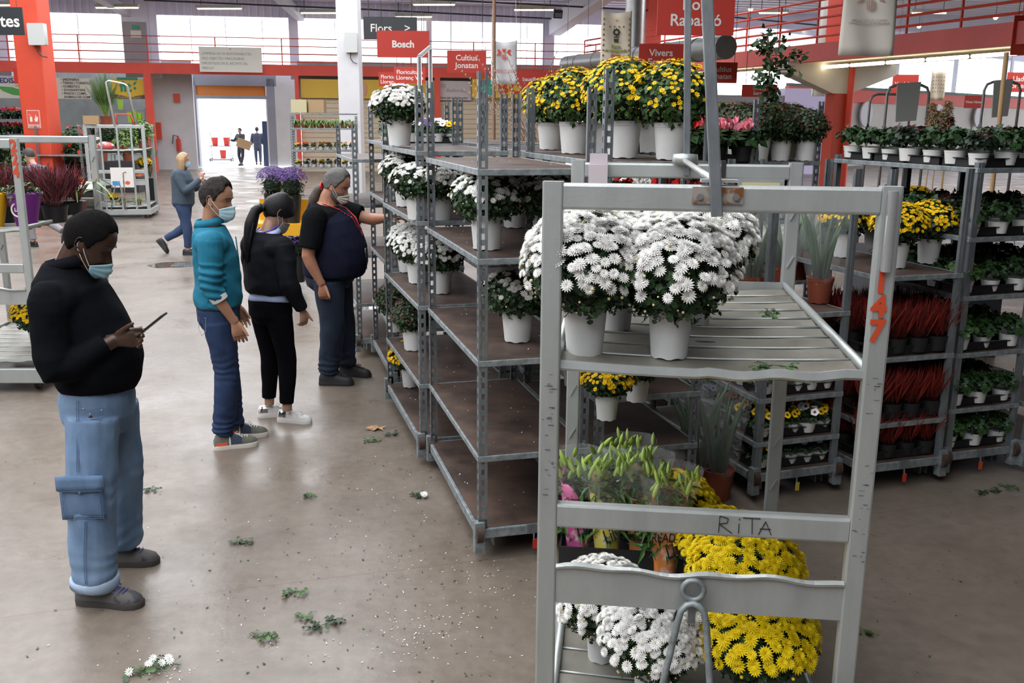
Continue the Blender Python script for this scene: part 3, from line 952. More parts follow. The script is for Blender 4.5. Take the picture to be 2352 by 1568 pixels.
def mum_flowers(R, zc, lod, seed, n, size, petal='w_petal', cap=.62, clump=None, bud=0, budm='c_petal', eye=False):
    r = np.random.RandomState(seed)
    d = fib(int(n), cap, .9, seed)
    keep = np.ones(len(d), bool)
    if clump:
        lo, fr = clump
        for i, v in enumerate(d):
            nz_ = noise.noise(Vector(v) * fr + Vector((seed*3.1, 0, 0)))
            edge = 1 - (1 - v[2]) / (2*cap)
            keep[i] = nz_ > lo - (edge - .5) * .5 and r.rand() < .9
    else:
        keep = r.rand(len(d)) < np.clip(1.25 - (1 - d[:, 2]) / (2*cap) * .75, 0, 1)
    d = d[keep]
    P = np.array([0, 0, zc]) + d * np.array(R) * r.uniform(1.0, 1.07, len(d))[:, None]
    nr = d * .8 + np.array([0, 0, .45]) + r.randn(len(d), 3) * .14
    tv, tf = HEADS[lod]
    V, F = scat(tv, tf, basis(nr, r.uniform(0, 6.28, len(d))), P, size * r.uniform(.72, 1.1, len(d)))
    if not clump and size > .02 and petal == 'w_petal':
        d3 = fib(int(n*.45), cap*.45, 1.2, seed + 4)
        P3 = np.array([0, 0, zc]) + d3 * np.array(R) * r.uniform(1.03, 1.1, len(d3))[:, None]
        V3, F3 = scat(tv, tf, basis(d3*.8 + np.array([0, 0, .5]) + r.randn(len(d3), 3)*.2, r.uniform(0, 6.28, len(d3))), P3, size * r.uniform(.8, 1.1, len(d3)))
        F3 = F3 + len(V); V = np.concatenate([V, V3]); F = np.concatenate([F, F3])
    parts = [(V, F, 0)]
    if bud:
        d2 = fib(bud, min(1, cap*1.25), 1.5, seed + 9)
        P2 = np.array([0, 0, zc]) + d2 * np.array(R) * r.uniform(1.0, 1.06, len(d2))[:, None]
        V, F = scat(BUD[0], BUD[1], basis(d2, d2[:, 0]), P2, size * r.uniform(.25, .5, len(d2)))
        parts.append((V, F, 1))
    return npmesh('blossoms', parts, [M[petal], M[budm]])
PLANT = {}
def plant(kind, variant=0):
    """prototype meshes of a potted plant: dict(pot, foliage, blossoms), kept and shared"""
    key = (kind, variant)
    if key in PLANT: return PLANT[key]
    s = variant * 17 + 3
    k = {}
    if kind == 'white_big':      # near cart
        R = (.185, .185, .155); zc = .27 - .01*variant
        k['pot'] = (pot_mesh(.068, .158, .8), M['white_pot'])
        k['foliage'] = (mum_foliage(R, zc, 0, s, low=.93), None)
        k['blossoms'] = (mum_flowers(R, zc, 0, s, 330, .0225, cap=.66, bud=150), None)
        k['soil'] = .135
    elif kind == 'white':        # shelf plants
        R = (.18, .18, .125); zc = .25
        k['pot'] = (pot_mesh(.083, .165, .8), M['white_pot'])
        k['foliage'] = (mum_foliage(R, zc, 1, s, low=.95), None)
        k['blossoms'] = (mum_flowers(R, zc, 1, s, 300, .021, cap=.52, clump=(-.12, 2.6), bud=60), None)
    elif kind == 'white_round':
        R = (.165, .165, .13); zc = .25
        k['pot'] = (pot_mesh(.083, .155, .8), M['white_pot'])
        k['foliage'] = (mum_foliage(R, zc, 1, s, low=.9), None)
        k['blossoms'] = (mum_flowers(R, zc, 1, s, 260, .021, cap=.6), None)
    elif kind == 'yellow_shelf':
        R = (.17, .17, .135); zc = .26
        k['pot'] = (pot_mesh(.075, .15, .8), M['white_pot'])
        k['foliage'] = (mum_foliage(R, zc, 1, s, leafm='green_mid', low=.95), None)
        k['blossoms'] = (mum_flowers(R, zc, 2, s, 560, .0125, 'y_petal', cap=.68, clump=(-.02, 4.0), bud=120, budm='y_petal'), None)
    elif kind == 'yellow_dense':
        R = (.16, .16, .12); zc = .25
        k['pot'] = (pot_mesh(.070, .15, .8), M['white_pot'])
        k['foliage'] = (mum_foliage(R, zc, 1, s, low=.95), None)
        k['blossoms'] = (mum_flowers(R, zc, 2, s, 520, .0145, 'y_petal', cap=.62, clump=(-.3, 4.0)), None)
    elif kind == 'yellow_big':
        R = (.19, .19, .15); zc = .26
        k['pot'] = (pot_mesh(.068, .15, .8), M['black_plastic'])
        k['foliage'] = (mum_foliage(R, zc, 0, s, low=.95), None)
        k['blossoms'] = (mum_flowers(R, zc, 0, s, 330, .0265, 'y2_petal', cap=.60, bud=40, budm='y2_petal'), None)
    elif kind == 'red_bud':
        R = (.15, .15, .13); zc = .24
        k['pot'] = (pot_mesh(.078, .15, .8), M['white_pot'])
        k['foliage'] = (mum_foliage(R, zc, 1, s, low=.95), None)
        k['blossoms'] = (mum_flowers(R, zc, 2, s, 260, .007, 'r_bud', cap=.6, bud=260, budm='r_bud'), None)
    elif kind == 'pansy':
        r = np.random.RandomState(s)
        k['pot'] = (pot_mesh(.048, .05, .75, 16, False), M['white_pot'])
        V, F = leaves((0, 0, .07), (.06, .06, .055), 60, .035, s, leaf_t(1, .6), (.4, 1), .6, .5)
        k['foliage'] = (npmesh('foliage', [(V, F, 0)], M['green_leaf']), None)
        n = 4 + variant % 3
        tv, tf = head_t([(5, 1., 0, .05)], .95)
        P = np.stack([r.uniform(-.045, .045, n), r.uniform(-.05, .02, n), r.uniform(.105, .13, n)], 1)
        nr = np.stack([r.uniform(-.3, .3, n), -np.ones(n)*.8, np.ones(n)*.7], 1)
        V, F = scat(tv, tf, basis(nr, r.uniform(0, 6, n)), P, .022*np.ones(n))
        tv2, tf2 = head_t([(5, .35, .06, .0)], .95)
        V2, F2 = scat(tv2, tf2, basis(nr, r.uniform(0, 6, n)), P, .022*np.ones(n))
        c = ('y_petal', 'orange_petal', 'y_petal', 'lilac', 'w_petal', 'purple')[variant % 6]
        k['blossoms'] = (npmesh('blossoms', [(V, F, 0), (V2, F2, 1)], [M[c], M['r_bud'] if c != 'r_bud' else M['y_petal']]), None)
    elif kind == 'kale':
        k['pot'] = (pot_mesh(.062, .075, .8, 18, False), M['white_pot'])
        V, F = leaves((0, 0, .135), (.10, .10, .065), 190, .05, s, lobed_t(), (.3, 1), .6, .6)
        V2, F2 = leaves((0, 0, .15), (.05, .05, .05), 50, .04, s + 5, lobed_t(), (.3, 1), .5, .6)
        k['foliage'] = (npmesh('foliage', [(V, F, 0), (V2, F2, 1)], [M[('green_leaf', 'green_mid', 'green_dark')[variant % 3]], M[('green_mid', 'green_light', 'r_bud')[variant % 3]]]), None)
    elif kind == 'heather':
        r = np.random.RandomState(s)
        k['pot'] = (pot_mesh(.055, .07, .8, 14, False), M['black_plastic'])
        n = 260 if variant < 3 else 420
        wv = .022 if variant < 3 else .016
        tv = np.array([(0, 0, 0), (wv, 0, .5), (0, 0, 1), (-wv, 0, .5), (0, wv, .5), (0, -wv, .5)]); tf = np.array([(0, 1, 2, 3), (0, 4, 2, 5)])
        d = np.stack([r.uniform(-.5, .5, n), r.uniform(-.5, .5, n), np.ones(n)], 1)
        P = np.stack([r.uniform(-.035, .035, n), r.uniform(-.035, .035, n), .06 + r.uniform(0, .03 if variant < 3 else .10, n)], 1)
        if variant >= 3: d[:, :2] *= 1.7
        V, F = scat(tv, tf, basis(d, r.uniform(0, 6, n)), P, r.uniform(.09, .21, n) * (.92 if variant < 3 else .6))
        V2, F2 = scat(tv, tf, basis(d[::2], r.uniform(0, 6, n//2)), P[::2], r.uniform(.06, .10, n//2))
        k['blossoms'] = (npmesh('blossoms', [(V, F, 0)], M['heather_red' if variant < 3 else 'heather_pink']), None)
        k['foliage'] = (npmesh('foliage', [(V2, F2, 0)], M['green_dark']), None)
    elif kind == 'cyclamen':
        r = np.random.RandomState(s)
        k['pot'] = (pot_mesh(.07, .09, .8, 18, False), M['black_plastic'])
        V, F = leaves((0, 0, .13), (.13, .13, .07), 130, .065, s, leaf_t(.9, .95, .05, .12), (.5, 1), .6, .5)
        k['foliage'] = (npmesh('foliage', [(V, F, 0), (np.array(core((0, 0, .11), (.1, .1, .05))[0]), np.array(core((0, 0, .11), (.1, .1, .05))[1]), 1)], [M['green_leaf'], M['core']]), None)
        n = 60
        tv = np.array([(0, 0, 0), (.42, 0, .5), (.1, .1, 1.), (-.42, 0, .55)]); tf = np.array([(0, 1, 2, 3)])
        g = r.randint(0, 14, n)
        cx = np.stack([np.cos(g*2.4)*.085*np.sqrt(g/14.), np.sin(g*2.4)*.085*np.sqrt(g/14.), .20 + .03*np.sin(g*5.)], 1)
        d = np.stack([r.uniform(-.5, .5, n), r.uniform(-.5, .5, n), np.ones(n)], 1)
        V, F = scat(tv, tf, basis(d, r.uniform(0, 6, n)), cx + r.randn(n, 3)*.006, r.uniform(.035, .055, n))
        k['blossoms'] = (npmesh('blossoms', [(V, F, 0)], M[('pink', 'red_petal', 'magenta', 'w_petal')[variant % 4]]), None)
    elif kind == 'aster':
        r = np.random.RandomState(s)
        q = MB(); q.lathe([(0, .005), (.075, .0), (.105, .30), (.115, .31), (.10, .31), (.09, .28), (0, .28)], 22)
        k['pot'] = (q.mesh('bucket', 35), M['black_plastic'])
        V, F = leaves((0, 0, .40), (.16, .16, .15), 420, .05, s, leaf_t(1, .25), (.3, 1), 1, .3)
        k['foliage'] = (npmesh('foliage', [(V, F, 0), (np.array(core((0, 0, .4), (.13, .13, .15))[0]), np.array(core((0, 0, .4), (.13, .13, .15))[1]), 1)], [M['green_leaf'], M['core']]), None)
        k['blossoms'] = (mum_flowers((.17, .17, .15), .46, 2, s, 650, .012, 'purple', cap=.45), None)
    elif kind == 'bush':
        k['pot'] = (pot_mesh(.13, .2, .8, 18, False), M['terracotta'])
        V, F = leaves((0, 0, .5), (.34, .34, .34), 650, .10, s, leaf_t(1, .45), (.4, 1), 1, .4)
        cv, cf = core((0, 0, .48), (.28, .28, .28), .8)
        k['foliage'] = (npmesh('foliage', [(V, F, 0), (cv, np.array(cf), 1)], [M[('green_mid', 'green_leaf', 'green_light', 'green_dark')[variant % 4]], M['core']]), None)
        if variant >= 4:
            V, F = scat(*head_t([(5, 1, 0, .2)], .8), basis(fib(26, .8, 1, s), np.zeros(26)), np.array([0, 0, .5]) + fib(26, .8, 1, s)*.36, .05*np.ones(26))
            k['blossoms'] = (npmesh('blossoms', [(V, F, 0)], M['red_petal']), None)
    elif kind == 'spider':
        r = np.random.RandomState(s)
        k['pot'] = (pot_mesh(.06, .07, .8, 14, False), M['terracotta'])
        q = MB()
        for i in range(46):
            a = r.uniform(0, 6.28); l = r.uniform(.12, .24); u = r.uniform(.3, 1)
            c, s_ = math.cos(a), math.sin(a); pts = []
            for t in (0, .35, .7, 1.): pts.append(Vector((c*l*t*.8, s_*l*t*.8, .07 + l*u*t*1.2 - l*t*t*.9)))
            w = .008
            V = []
            for p, ww in zip(pts, (w*.6, w, w*.7, .001)): V += [(p.x - s_*ww, p.y + c*ww, p.z), (p.x + s_*ww, p.y - c*ww, p.z)]
            q.add(V, [(0, 1, 3, 2), (2, 3, 5, 4), (4, 5, 7, 6)])
        me = q.mesh('foliage'); me.materials.append(M['green_light']); k['foliage'] = (me, None)
    PLANT[key] = k
    return k
PROTO = {}
def pot_plant(kind, variant, name, label, cat, loc, rz=0., group=None, scale=1., host=None):
    """one potted plant: an Empty with pot, foliage and blossoms"""
    k = plant(kind, variant)
    t = thing(name, label, cat, loc, rz, group)
    t.scale = (scale,) * 3
    for part in ('pot', 'foliage', 'blossoms'):
        if part not in k: continue
        me, mt = k[part]
        if mt is not None and len(me.materials) == 0: me.materials.append(mt)
        nm = part
        o = bpy.data.objects.new(nm, me); COL.objects.link(o); o.parent = t
        if part == 'blossoms': o['kind'] = 'stuff'
    return t
WM, YM = 'white_chrysanthemum', 'yellow_chrysanthemum'
def on(t, x, y, z):
    """world place of a spot given in a trolley's own frame"""
    c, s = math.cos(t.rotation_euler.z), math.sin(t.rotation_euler.z)
    return (t.location.x + c*x - s*y, t.location.y + s*x + c*y, z)
# ---- foreground cart, upper shelf
SH = 1.462
def cup(px, py, z): p = at_z(px, py, z); return (p.x, p.y, z)
for i, (px, py, v, sc_, lb) in enumerate((
    (1342, 812, 0, 1.0, 'large white chrysanthemum at the front left of the aluminium cart shelf'),
    (1536, 818, 1, 1.0, 'large white chrysanthemum nearest the bare right half of the cart shelf'),
    (1412, 756, 2, .96, 'white chrysanthemum at the back left of the aluminium cart shelf'),
    (1590, 742, 0, 1.05, 'white chrysanthemum behind the pair on the aluminium cart shelf, tall rounded top'))):
    p = at_z(px, py, SH - .006)
    pot_plant('white_big', v, WM, lb, 'potted plant', (p.x, p.y, SH - .005), i*1.3, 'white mums on the aluminium cart', sc_)
# ---- foreground cart, lower deck
def deck(cx, cy): 
    return (cart.location.x + math.cos(CANG)*cx - math.sin(CANG)*cy, cart.location.y + math.sin(CANG)*cx + math.cos(CANG)*cy, .272)
for cx, cy, kind, v, sc_, nm, lb in (
    (.20, .44, 'white_big', 1, .88, WM, 'white chrysanthemum at the left on the lower deck, pot fully visible'),
    (.37, .22, 'white_big', 2, .93, WM, 'white chrysanthemum at the front of the lower deck behind the tow bar'),
    (.70, .22, 'yellow_big', 0, 1.0, YM, 'yellow chrysanthemum at the front right of the lower deck'),
    (.72, .64, 'yellow_big', 1, 1.05, YM, 'yellow chrysanthemum in the middle right of the lower deck'),
    (.66, .95, 'yellow_big', 2, .9, YM, 'yellow chrysanthemum half hidden behind the bar marked with a name'),
    (.475, 1.22, 'yellow_big', 0, 1.0, YM, 'yellow chrysanthemum at the back of the lower deck above the name bar')):
    x, y, z = deck(cx, cy)
    pot_plant(kind, v, nm, lb, 'potted plant', (x, y, .262), cx*7, 'mums on the lower deck', sc_)
# ---- near shelves (bare brown boards) and the ones behind it
def onsh(px, py, z): p = at_z(px, py, z); return (p.x, p.y, z)
SHELF = [
    # px, py (pot foot), z, kind, variant, scale, label
    (1118, 572, 1.52, 'white', 0, 1.0, 'white chrysanthemum at the corner post on the second shelf of the bare trolley'),
    (1258, 566, 1.52, 'white', 1, 1.0, 'white chrysanthemum on the second shelf, half behind the aluminium post'),
    (1182, 522, 1.52, 'white', 2, .95, 'white chrysanthemum standing behind two others on the second shelf'),
    (1012, 514, 1.52, 'white', 3, 1.0, 'white chrysanthemum at the back end of the second shelf beside the double post'),
    (1340, 540, 1.52, 'white', 0, .95, 'white chrysanthemum seen between the two frames of the aluminium cart'),
    (1188, 782, 1.03, 'white', 2, 1.0, 'cream white chrysanthemum with earth spattered pot on the third bare shelf'),
    (1012, 672, 1.03, 'white_round', 0, 1.0, 'dense cream chrysanthemum in the shadow behind the double post'),
    (932, 474, 1.55, 'white', 1, .97, 'white chrysanthemum under the top board beside the vested man'),
    (960, 504, 1.55, 'white', 0, .9, 'white chrysanthemum mostly hidden behind the perforated double post'),
    (936, 624, 1.03, 'white_round', 1, .92, 'dense white chrysanthemum just under the reaching hand'),
    (960, 649, 1.03, 'white_round', 2, .95, 'dense white chrysanthemum beside the double post, third board'),
    (950, 802, .53, 'red_bud', 0, 1.05, 'dark red budded chrysanthemum in a white pot on the second lowest board'),
    (908, 760, .53, 'red_bud', 1, 1.05, 'dark red budded chrysanthemum behind another on the second lowest board'),
    (942, 887, .175, 'yellow_dense', 1, .95, 'small yellow budded chrysanthemum on the lowest board near the floor'),
    (918, 330, 1.94, 'white', 3, 1.05, 'white chrysanthemum alone on top of the trolley behind the bare one'),
]
for i, (px, py, z, kd, v, sc_, lb) in enumerate(SHELF):
    x, y, z = onsh(px, py, z)
    if px == 918: q_ = at_y(918, 330, 6.55); x, y, z = q_.x, q_.y, 1.97
    pot_plant(kd, v, {'r': 'budded_chrysanthemum', 'y': YM}.get(kd[0], WM), lb, 'potted plant', (x, y, z + .002), i*1.7, 'chrysanthemums on the front row trolleys', sc_)
# ---- yellow mums on top of t0 / t5
for i, (px, py, v, sc_, lb) in enumerate((
    (1430, 362, 0, 1.25, 'yellow chrysanthemum on top, just right of the tall perforated post'),
    (1540, 366, 1, 1.2, 'yellow chrysanthemum on top, next to the grey handle pole'),
    (1382, 352, 2, 1.15, 'yellow chrysanthemum on top, hidden behind the tall perforated post'),
    (1496, 350, 3, 1.15, 'yellow chrysanthemum on top, behind and between two white pots'),
    (1318, 352, 1, 1.2, 'yellow chrysanthemum on top, left of the tall perforated post'),
    (1264, 343, 2, 1.15, 'yellow chrysanthemum at the left end of the row on top'))):
    x, y, z = onsh(px, py, 1.962)
    pot_plant('yellow_shelf', v, YM, lb, 'potted plant', (x, y, z), i*2.1, 'yellow mums on top of the trolleys', sc_)
# ---- heads inside t0: hanging pots seen under the cart shelf
for i, (px, py, z, kd) in enumerate(((1393, 962, .80, 'yellow_dense'), (1462, 920, .80, 'red_bud'), (1320, 885, .80, 'white'))):
    x, y, z = onsh(px, py, z)
    pot_plant(kd, i, 'budded_chrysanthemum', ('small budded plant in a white pot in the dark behind the cart frame', 'second dark budded plant in a white pot, seen under the rear cross bar', 'shaded plant in a white pot seen behind the left post of the cart')[i], 'potted plant', (x, y, z + .002), i, 'plants in the dark trolley', .8)
for i, (px, py) in enumerate(((.28, .3), (.16, .75), (.44, .9))):
    x, y, z = on(T['t0'], px, py, 1.43)
    pot_plant('yellow_dense', i, YM, ('shaded yellow chrysanthemum under the yellow mum trolley top, left', 'shaded yellow chrysanthemum low behind the rear cart post', 'shaded yellow chrysanthemum beneath the top board, furthest right')[i], 'potted plant', (x, y, 1.432), i, 'shaded yellow mums inside the trolley', 1.0)
# ---- t2: yellow mums on the upper shelf
for i, (px, py, v, lb) in enumerate(((1936, 590, 0, 'yellow chrysanthemum on the heather trolley, left of the numbered post'),
                                     (2056, 614, 1, 'yellow chrysanthemum just right of the numbered post'),
                                     (2130, 604, 2, 'yellow chrysanthemum at the right end above the red heather'),
                                     (2005, 560, 3, 'yellow chrysanthemum at the back above the red heather'),
                                     (2090, 545, 3, 'yellow chrysanthemum in the rear, between two front ones'))):
    x, y, z = onsh(px, py, 1.3)
    pot_plant('yellow_dense', v, YM, lb, 'potted plant', (x, y, z + .002), i*1.1, 'yellow mums on the heather trolley', 1.03)
# ---- trays and rows
TRAY = {}
def tray(loc, rz, w=.5, l=.3, h=.055, lb='', group=None):
    def mk():
        q = MB(); t_ = .004
        q.box((0, 0, .006), (w, l, .006))
        for s in (-1, 1):
            q.box((s*w/2, 0, h/2), (t_, l, h)); q.box((0, s*l/2, h/2), (w, t_, h))
            q.box((s*(w/2 + .006), 0, h), (.02, l + .02, t_)); q.box((0, s*(l/2 + .006), h), (w + .02, .02, t_))
        return q.mesh('plant_tray')
    me = shared(('tray', w, l, h), mk)
    if not len(me.materials): me.materials.append(M['black_plastic'])
    o = bpy.data.objects.new('plant_tray', me); COL.objects.link(o)
    o.location = loc; o.rotation_euler = (0, 0, rz)
    return tag(o, lb, 'tray', group)
ORD = ('first', 'second', 'third', 'fourth', 'fifth', 'sixth', 'seventh', 'eighth', 'ninth', 'tenth', 'eleventh', 'twelfth')
def fill(tk, z, kind, variants, nx, ny, name, what, where, cat='potted plant', x0=.07, x1=None, y0=.08, y1=1.25, sc_=1., trays=True, jit=.008, w=.56):
    t = T[tk]
    x1 = x1 or w - .07
    if trays:
        nt = 4
        for j in range(nt):
            yy = y0 - .05 + (y1 - y0 + .1) * (j + .5) / nt
            tray(on(t, w/2, yy, z + .001), t.rotation_euler.z, w - .07, (y1 - y0 + .1)/nt - .03, .05, 'black tray of %s on %s' % (what, where), 'trays of %s on %s' % (what, where))
    zz = z + (.012 if trays else .002)
    rr_ = random.Random(hash_(tk + kind) + int(z*100))
    for j in range(ny):
        for i in range(nx):
            x = x0 + (x1 - x0) * (i / max(1, nx - 1)) + rr_.uniform(-jit, jit)
            y = y0 + (y1 - y0) * (j / max(1, ny - 1)) + rr_.uniform(-jit, jit)
            v = variants[rr_.randrange(len(variants))]
            pot_plant(kind, v, name, '%s on %s' % (what, where), cat, on(t, x, y, zz), rr_.uniform(-.4, .4), '%s on %s' % (what, where), sc_ * rr_.uniform(.92, 1.08))
def hash_(s):
    h = 7
    for c in s: h = (h*31 + ord(c)) % 100003
    return h
for z, w_ in ((.175, 'the bottom deck'), (.362, 'the lower shelf'), (.622, 'the shelf under the aloes')):
    fill('t1', z, 'pansy', (0, 1, 2, 3, 4, 0), 5, 5, 'potted_pansy', 'small potted pansy', w_ + ' of the pansy trolley', y1=.85, sc_=1.15)
for z, w_ in ((.175, 'the bottom deck'), (.42, 'the lower shelf'), (.82, 'the middle shelf')):
    fill('t2', z, 'heather', (0, 1, 2), 4, 3, 'potted_heather', 'red heather', w_ + ' of the heather trolley', y1=.55, sc_=1.25)
for tk in ('t3', 't4'):
    for z, w_ in ((.175, 'the bottom deck'), (.45, 'the second shelf'), (.80, 'the third shelf'), (1.15, 'the fourth shelf'), (1.5, 'the fifth shelf')):
        n_ = {'t3': 'kale trolley', 't4': 'edge trolley'}[tk]
        if tk == 't4' and z < 1.: continue
        if z == 1.5 and tk == 't3':
            fill(tk, z, 'kale', (2, 0), 3, 6, 'potted_kale', 'dark leafy kale', w_ + ' of the ' + n_, w=.52, sc_=.95)
        else:
            fill(tk, z, 'kale', (0, 1, 0, 1), 3, 4, 'potted_kale', 'green kale', w_ + ' of the ' + n_, y1=.8, w=.52, sc_=.95)
fill('t3', 1.90, 'kale', (0, 2, 0), 3, 7, 'potted_kale', 'dark leafy kale', 'top of the kale trolley', w=.52, sc_=1.0)
fill('t4', 1.90, 'kale', (2, 0, 0), 3, 7, 'potted_kale', 'dark leafy kale', 'top of the edge trolley', w=.52, sc_=1.0)
fill('t8', 1.86, 'cyclamen', (0, 0, 1, 0), 3, 4, 'potted_cyclamen', 'pink or red cyclamen', 'top of the cyclamen trolley', sc_=1.15)
fill('t8', 1.42, 'cyclamen', (1, 2, 0, 3), 3, 4, 'potted_cyclamen', 'red or pink cyclamen', 'second shelf of the cyclamen trolley', sc_=1.1)
fill('t8', .95, 'cyclamen', (1, 2), 3, 4, 'potted_cyclamen', 'red cyclamen', 'lower shelf of the cyclamen trolley', sc_=1.0)
fill('t9', 1.86, 'red_bud', (0, 1, 2), 3, 5, 'budded_chrysanthemum', 'dark red budded chrysanthemum', 'top of the back right trolley', trays=False, sc_=1.1)
fill('t9', 1.42, 'kale', (0, 2), 3, 4, 'potted_kale', 'dark kale', 'second shelf of the back right trolley', sc_=1.0)
fill('t9', .95, 'kale', (0, 2), 3, 4, 'potted_kale', 'dark kale', 'third shelf of the back right trolley', sc_=1.0)
fill('t6', 1.97, 'pansy', (4, 5, 0, 4, 3), 5, 5, 'potted_pansy', 'small pale pansy', 'top of the back row trolley', y1=.7, sc_=1.25)
# ================================================================ people
def fuse(mb, voxel, smooth=3, name='body', disp=None, fac=.5):
    me = mb.mesh('tmp')
    o = bpy.data.objects.new('tmp', me); COL.objects.link(o)
    r = o.modifiers.new('r', 'REMESH'); r.mode = 'VOXEL'; r.voxel_size = voxel; r.adaptivity = 0
    if smooth:
        s = o.modifiers.new('s', 'SMOOTH'); s.factor = fac; s.iterations = smooth
    dg = bpy.context.evaluated_depsgraph_get(); dg.update()
    ev = o.evaluated_get(dg)
    out = bpy.data.meshes.new_from_object(ev)
    out.name = name
    bpy.data.objects.remove(o); bpy.data.meshes.remove(me)
    if disp:
        nv = len(out.vertices)
        co = np.empty(nv*3); out.vertices.foreach_get('co', co); co = co.reshape(-1, 3)
        no = np.empty(nv*3); out.vertices.foreach_get('normal', no); no = no.reshape(-1, 3)
        d = np.array([disp(Vector(c)) for c in co])
        out.vertices.foreach_set('co', (co + no*d[:, None]).reshape(-1))
        out.update()
    out.polygons.foreach_set('use_smooth', np.ones(len(out.polygons), bool))
    return out
def nz(p, f, o=0.): return noise.noise(Vector((p.x*f[0] + o, p.y*f[1] + o, p.z*f[2] - o)))
def folds(amp=.006, f=(9, 9, 16), ridge=.5):
    def d(p):
        a = nz(p, f); b = nz(p, (f[0]*2.3, f[1]*2.3, f[2]*1.7), 4.)
        return amp*((1 - abs(a)*2.4)*ridge + b*.5)
    return d
HU = .235
ZT = [-.5, -.47, -.42, -.34, -.22, -.1, 0, .1, .2, .3, .4, .46, .49, .5]
WT = [.03, .13, .19, .245, .285, .315, .325, .335, .33, .30, .225, .14, .07, .0]
FT = [.20, .30, .345, .335, .34, .335, .33, .355, .35, .315, .225, .135, .06, .0]
BT = [.02, .05, .10, .17, .27, .36, .41, .43, .42, .37, .27, .17, .08, .0]
NT = ([-.5, -.26, -.215, -.18, -.14, -.06, .02, .08, .12], [0, 0, .03, .115, .10, .06, .02, .0, 0])
def headpt(th, z, nose=True, off=0.):
    w, f, b = (np.interp(z, ZT, t) for t in (WT, FT, BT))
    c, s = math.cos(th), math.sin(th)
    x = (w + off) * math.copysign(abs(s)**.92, s)
    if c > 0:
        y = (f + off) * c**.85
        if nose: y += np.interp(z, NT[0], NT[1]) * math.exp(-(x/(.055 + .03*math.exp(-((z + .18)/.05)**2)))**2)
        y -= .035 * math.exp(-((abs(x) - .135)/.065)**2 - ((z - .03)/.05)**2)
        y += .014 * math.exp(-((z - .10)/.03)**2) * math.exp(-(x/.22)**2)
        y += .022 * math.exp(-(x/.10)**2) * (math.exp(-((z + .275)/.02)**2) + math.exp(-((z + .325)/.022)**2))
        y += .012 * math.exp(-((abs(x) - .2)/.07)**2 - ((z + .09)/.07)**2)
    else: y = (b + off) * c
    return Vector((x, y, z + (off if z > .3 else 0)*(z - .3)/.2))
def head_mesh(mb, T, ears=True):
    n, k = 48, 44
    V = []; F = []
    for i in range(k + 1):
        z = -.5 + i / k
        for j in range(n): V.append(T @ headpt(2*PI*j/n - PI, z))
    for i in range(k):
        for j in range(n): F.append((i*n+j, i*n+(j+1) % n, (i+1)*n+(j+1) % n, (i+1)*n+j))
    F.append(tuple(range(n-1, -1, -1))); F.append(tuple(k*n + j for j in range(n)))
    mb.add(V, F)
    if ears:
        for s in (-1, 1):
            pts = []
            for i in range(11):
                a = math.radians(-120 + 290*i/10)
                pts.append(T @ Vector((s*(.335 + .035*max(0, math.sin(a*.5 + 1))), -.035 - .068*math.sin(a + .2) - .01, .0 + .125*math.cos(a + .0))))
            mb.tube(pts, .017*HU, 6)
            mb.ball((0, 0, 0), (.028, .05, .10), 8, 6, T=T @ Matrix.Translation((s*.325, -.03, .0)))
            mb.ball((0, 0, 0), (.022, .03, .035), 8, 6, T=T @ Matrix.Translation((s*.33, -.005, -.115)))
def hair_mesh(T, line, thick, strands=.012, name='hair', res=(72, 50), grain=(40, 40, 8), zlow=-.46):
    n, k = res
    V = []; F = []
    for i in range(k + 1):
        z = zlow + (.4999 - zlow) * (i / k) ** .85
        for j in range(n):
            th = 2*PI*j/n - PI
            m = z - line(abs(th))
            t = max(0, min(1, m / .07)); t = t*t*(3 - 2*t)
            p0 = headpt(th, z, False, 0)
            tt = thick(th, z)
            off = -.05*(1 - t) + t*tt
            p = headpt(th, z, False, off)
            if z > .3: p.z += off * .8 * (z - .3) / .2 if off > 0 else 0
            p *= 1 + strands * t * noise.noise(Vector((p.x*grain[0], p.y*grain[1], p.z*grain[2])))
            V.append(T @ p)
    for i in range(k):
        for j in range(n): F.append((i*n+j, i*n+(j+1) % n, (i+1)*n+(j+1) % n, (i+1)*n+j))
    F.append(tuple(range(n-1, -1, -1))); F.append(tuple(k*n + j for j in range(n)))
    q = MB(); q.add(V, F); return q.mesh(name, True)
def interp_line(a): 
    xs, ys = zip(*a)
    return lambda th: float(np.interp(math.degrees(th), xs, ys))
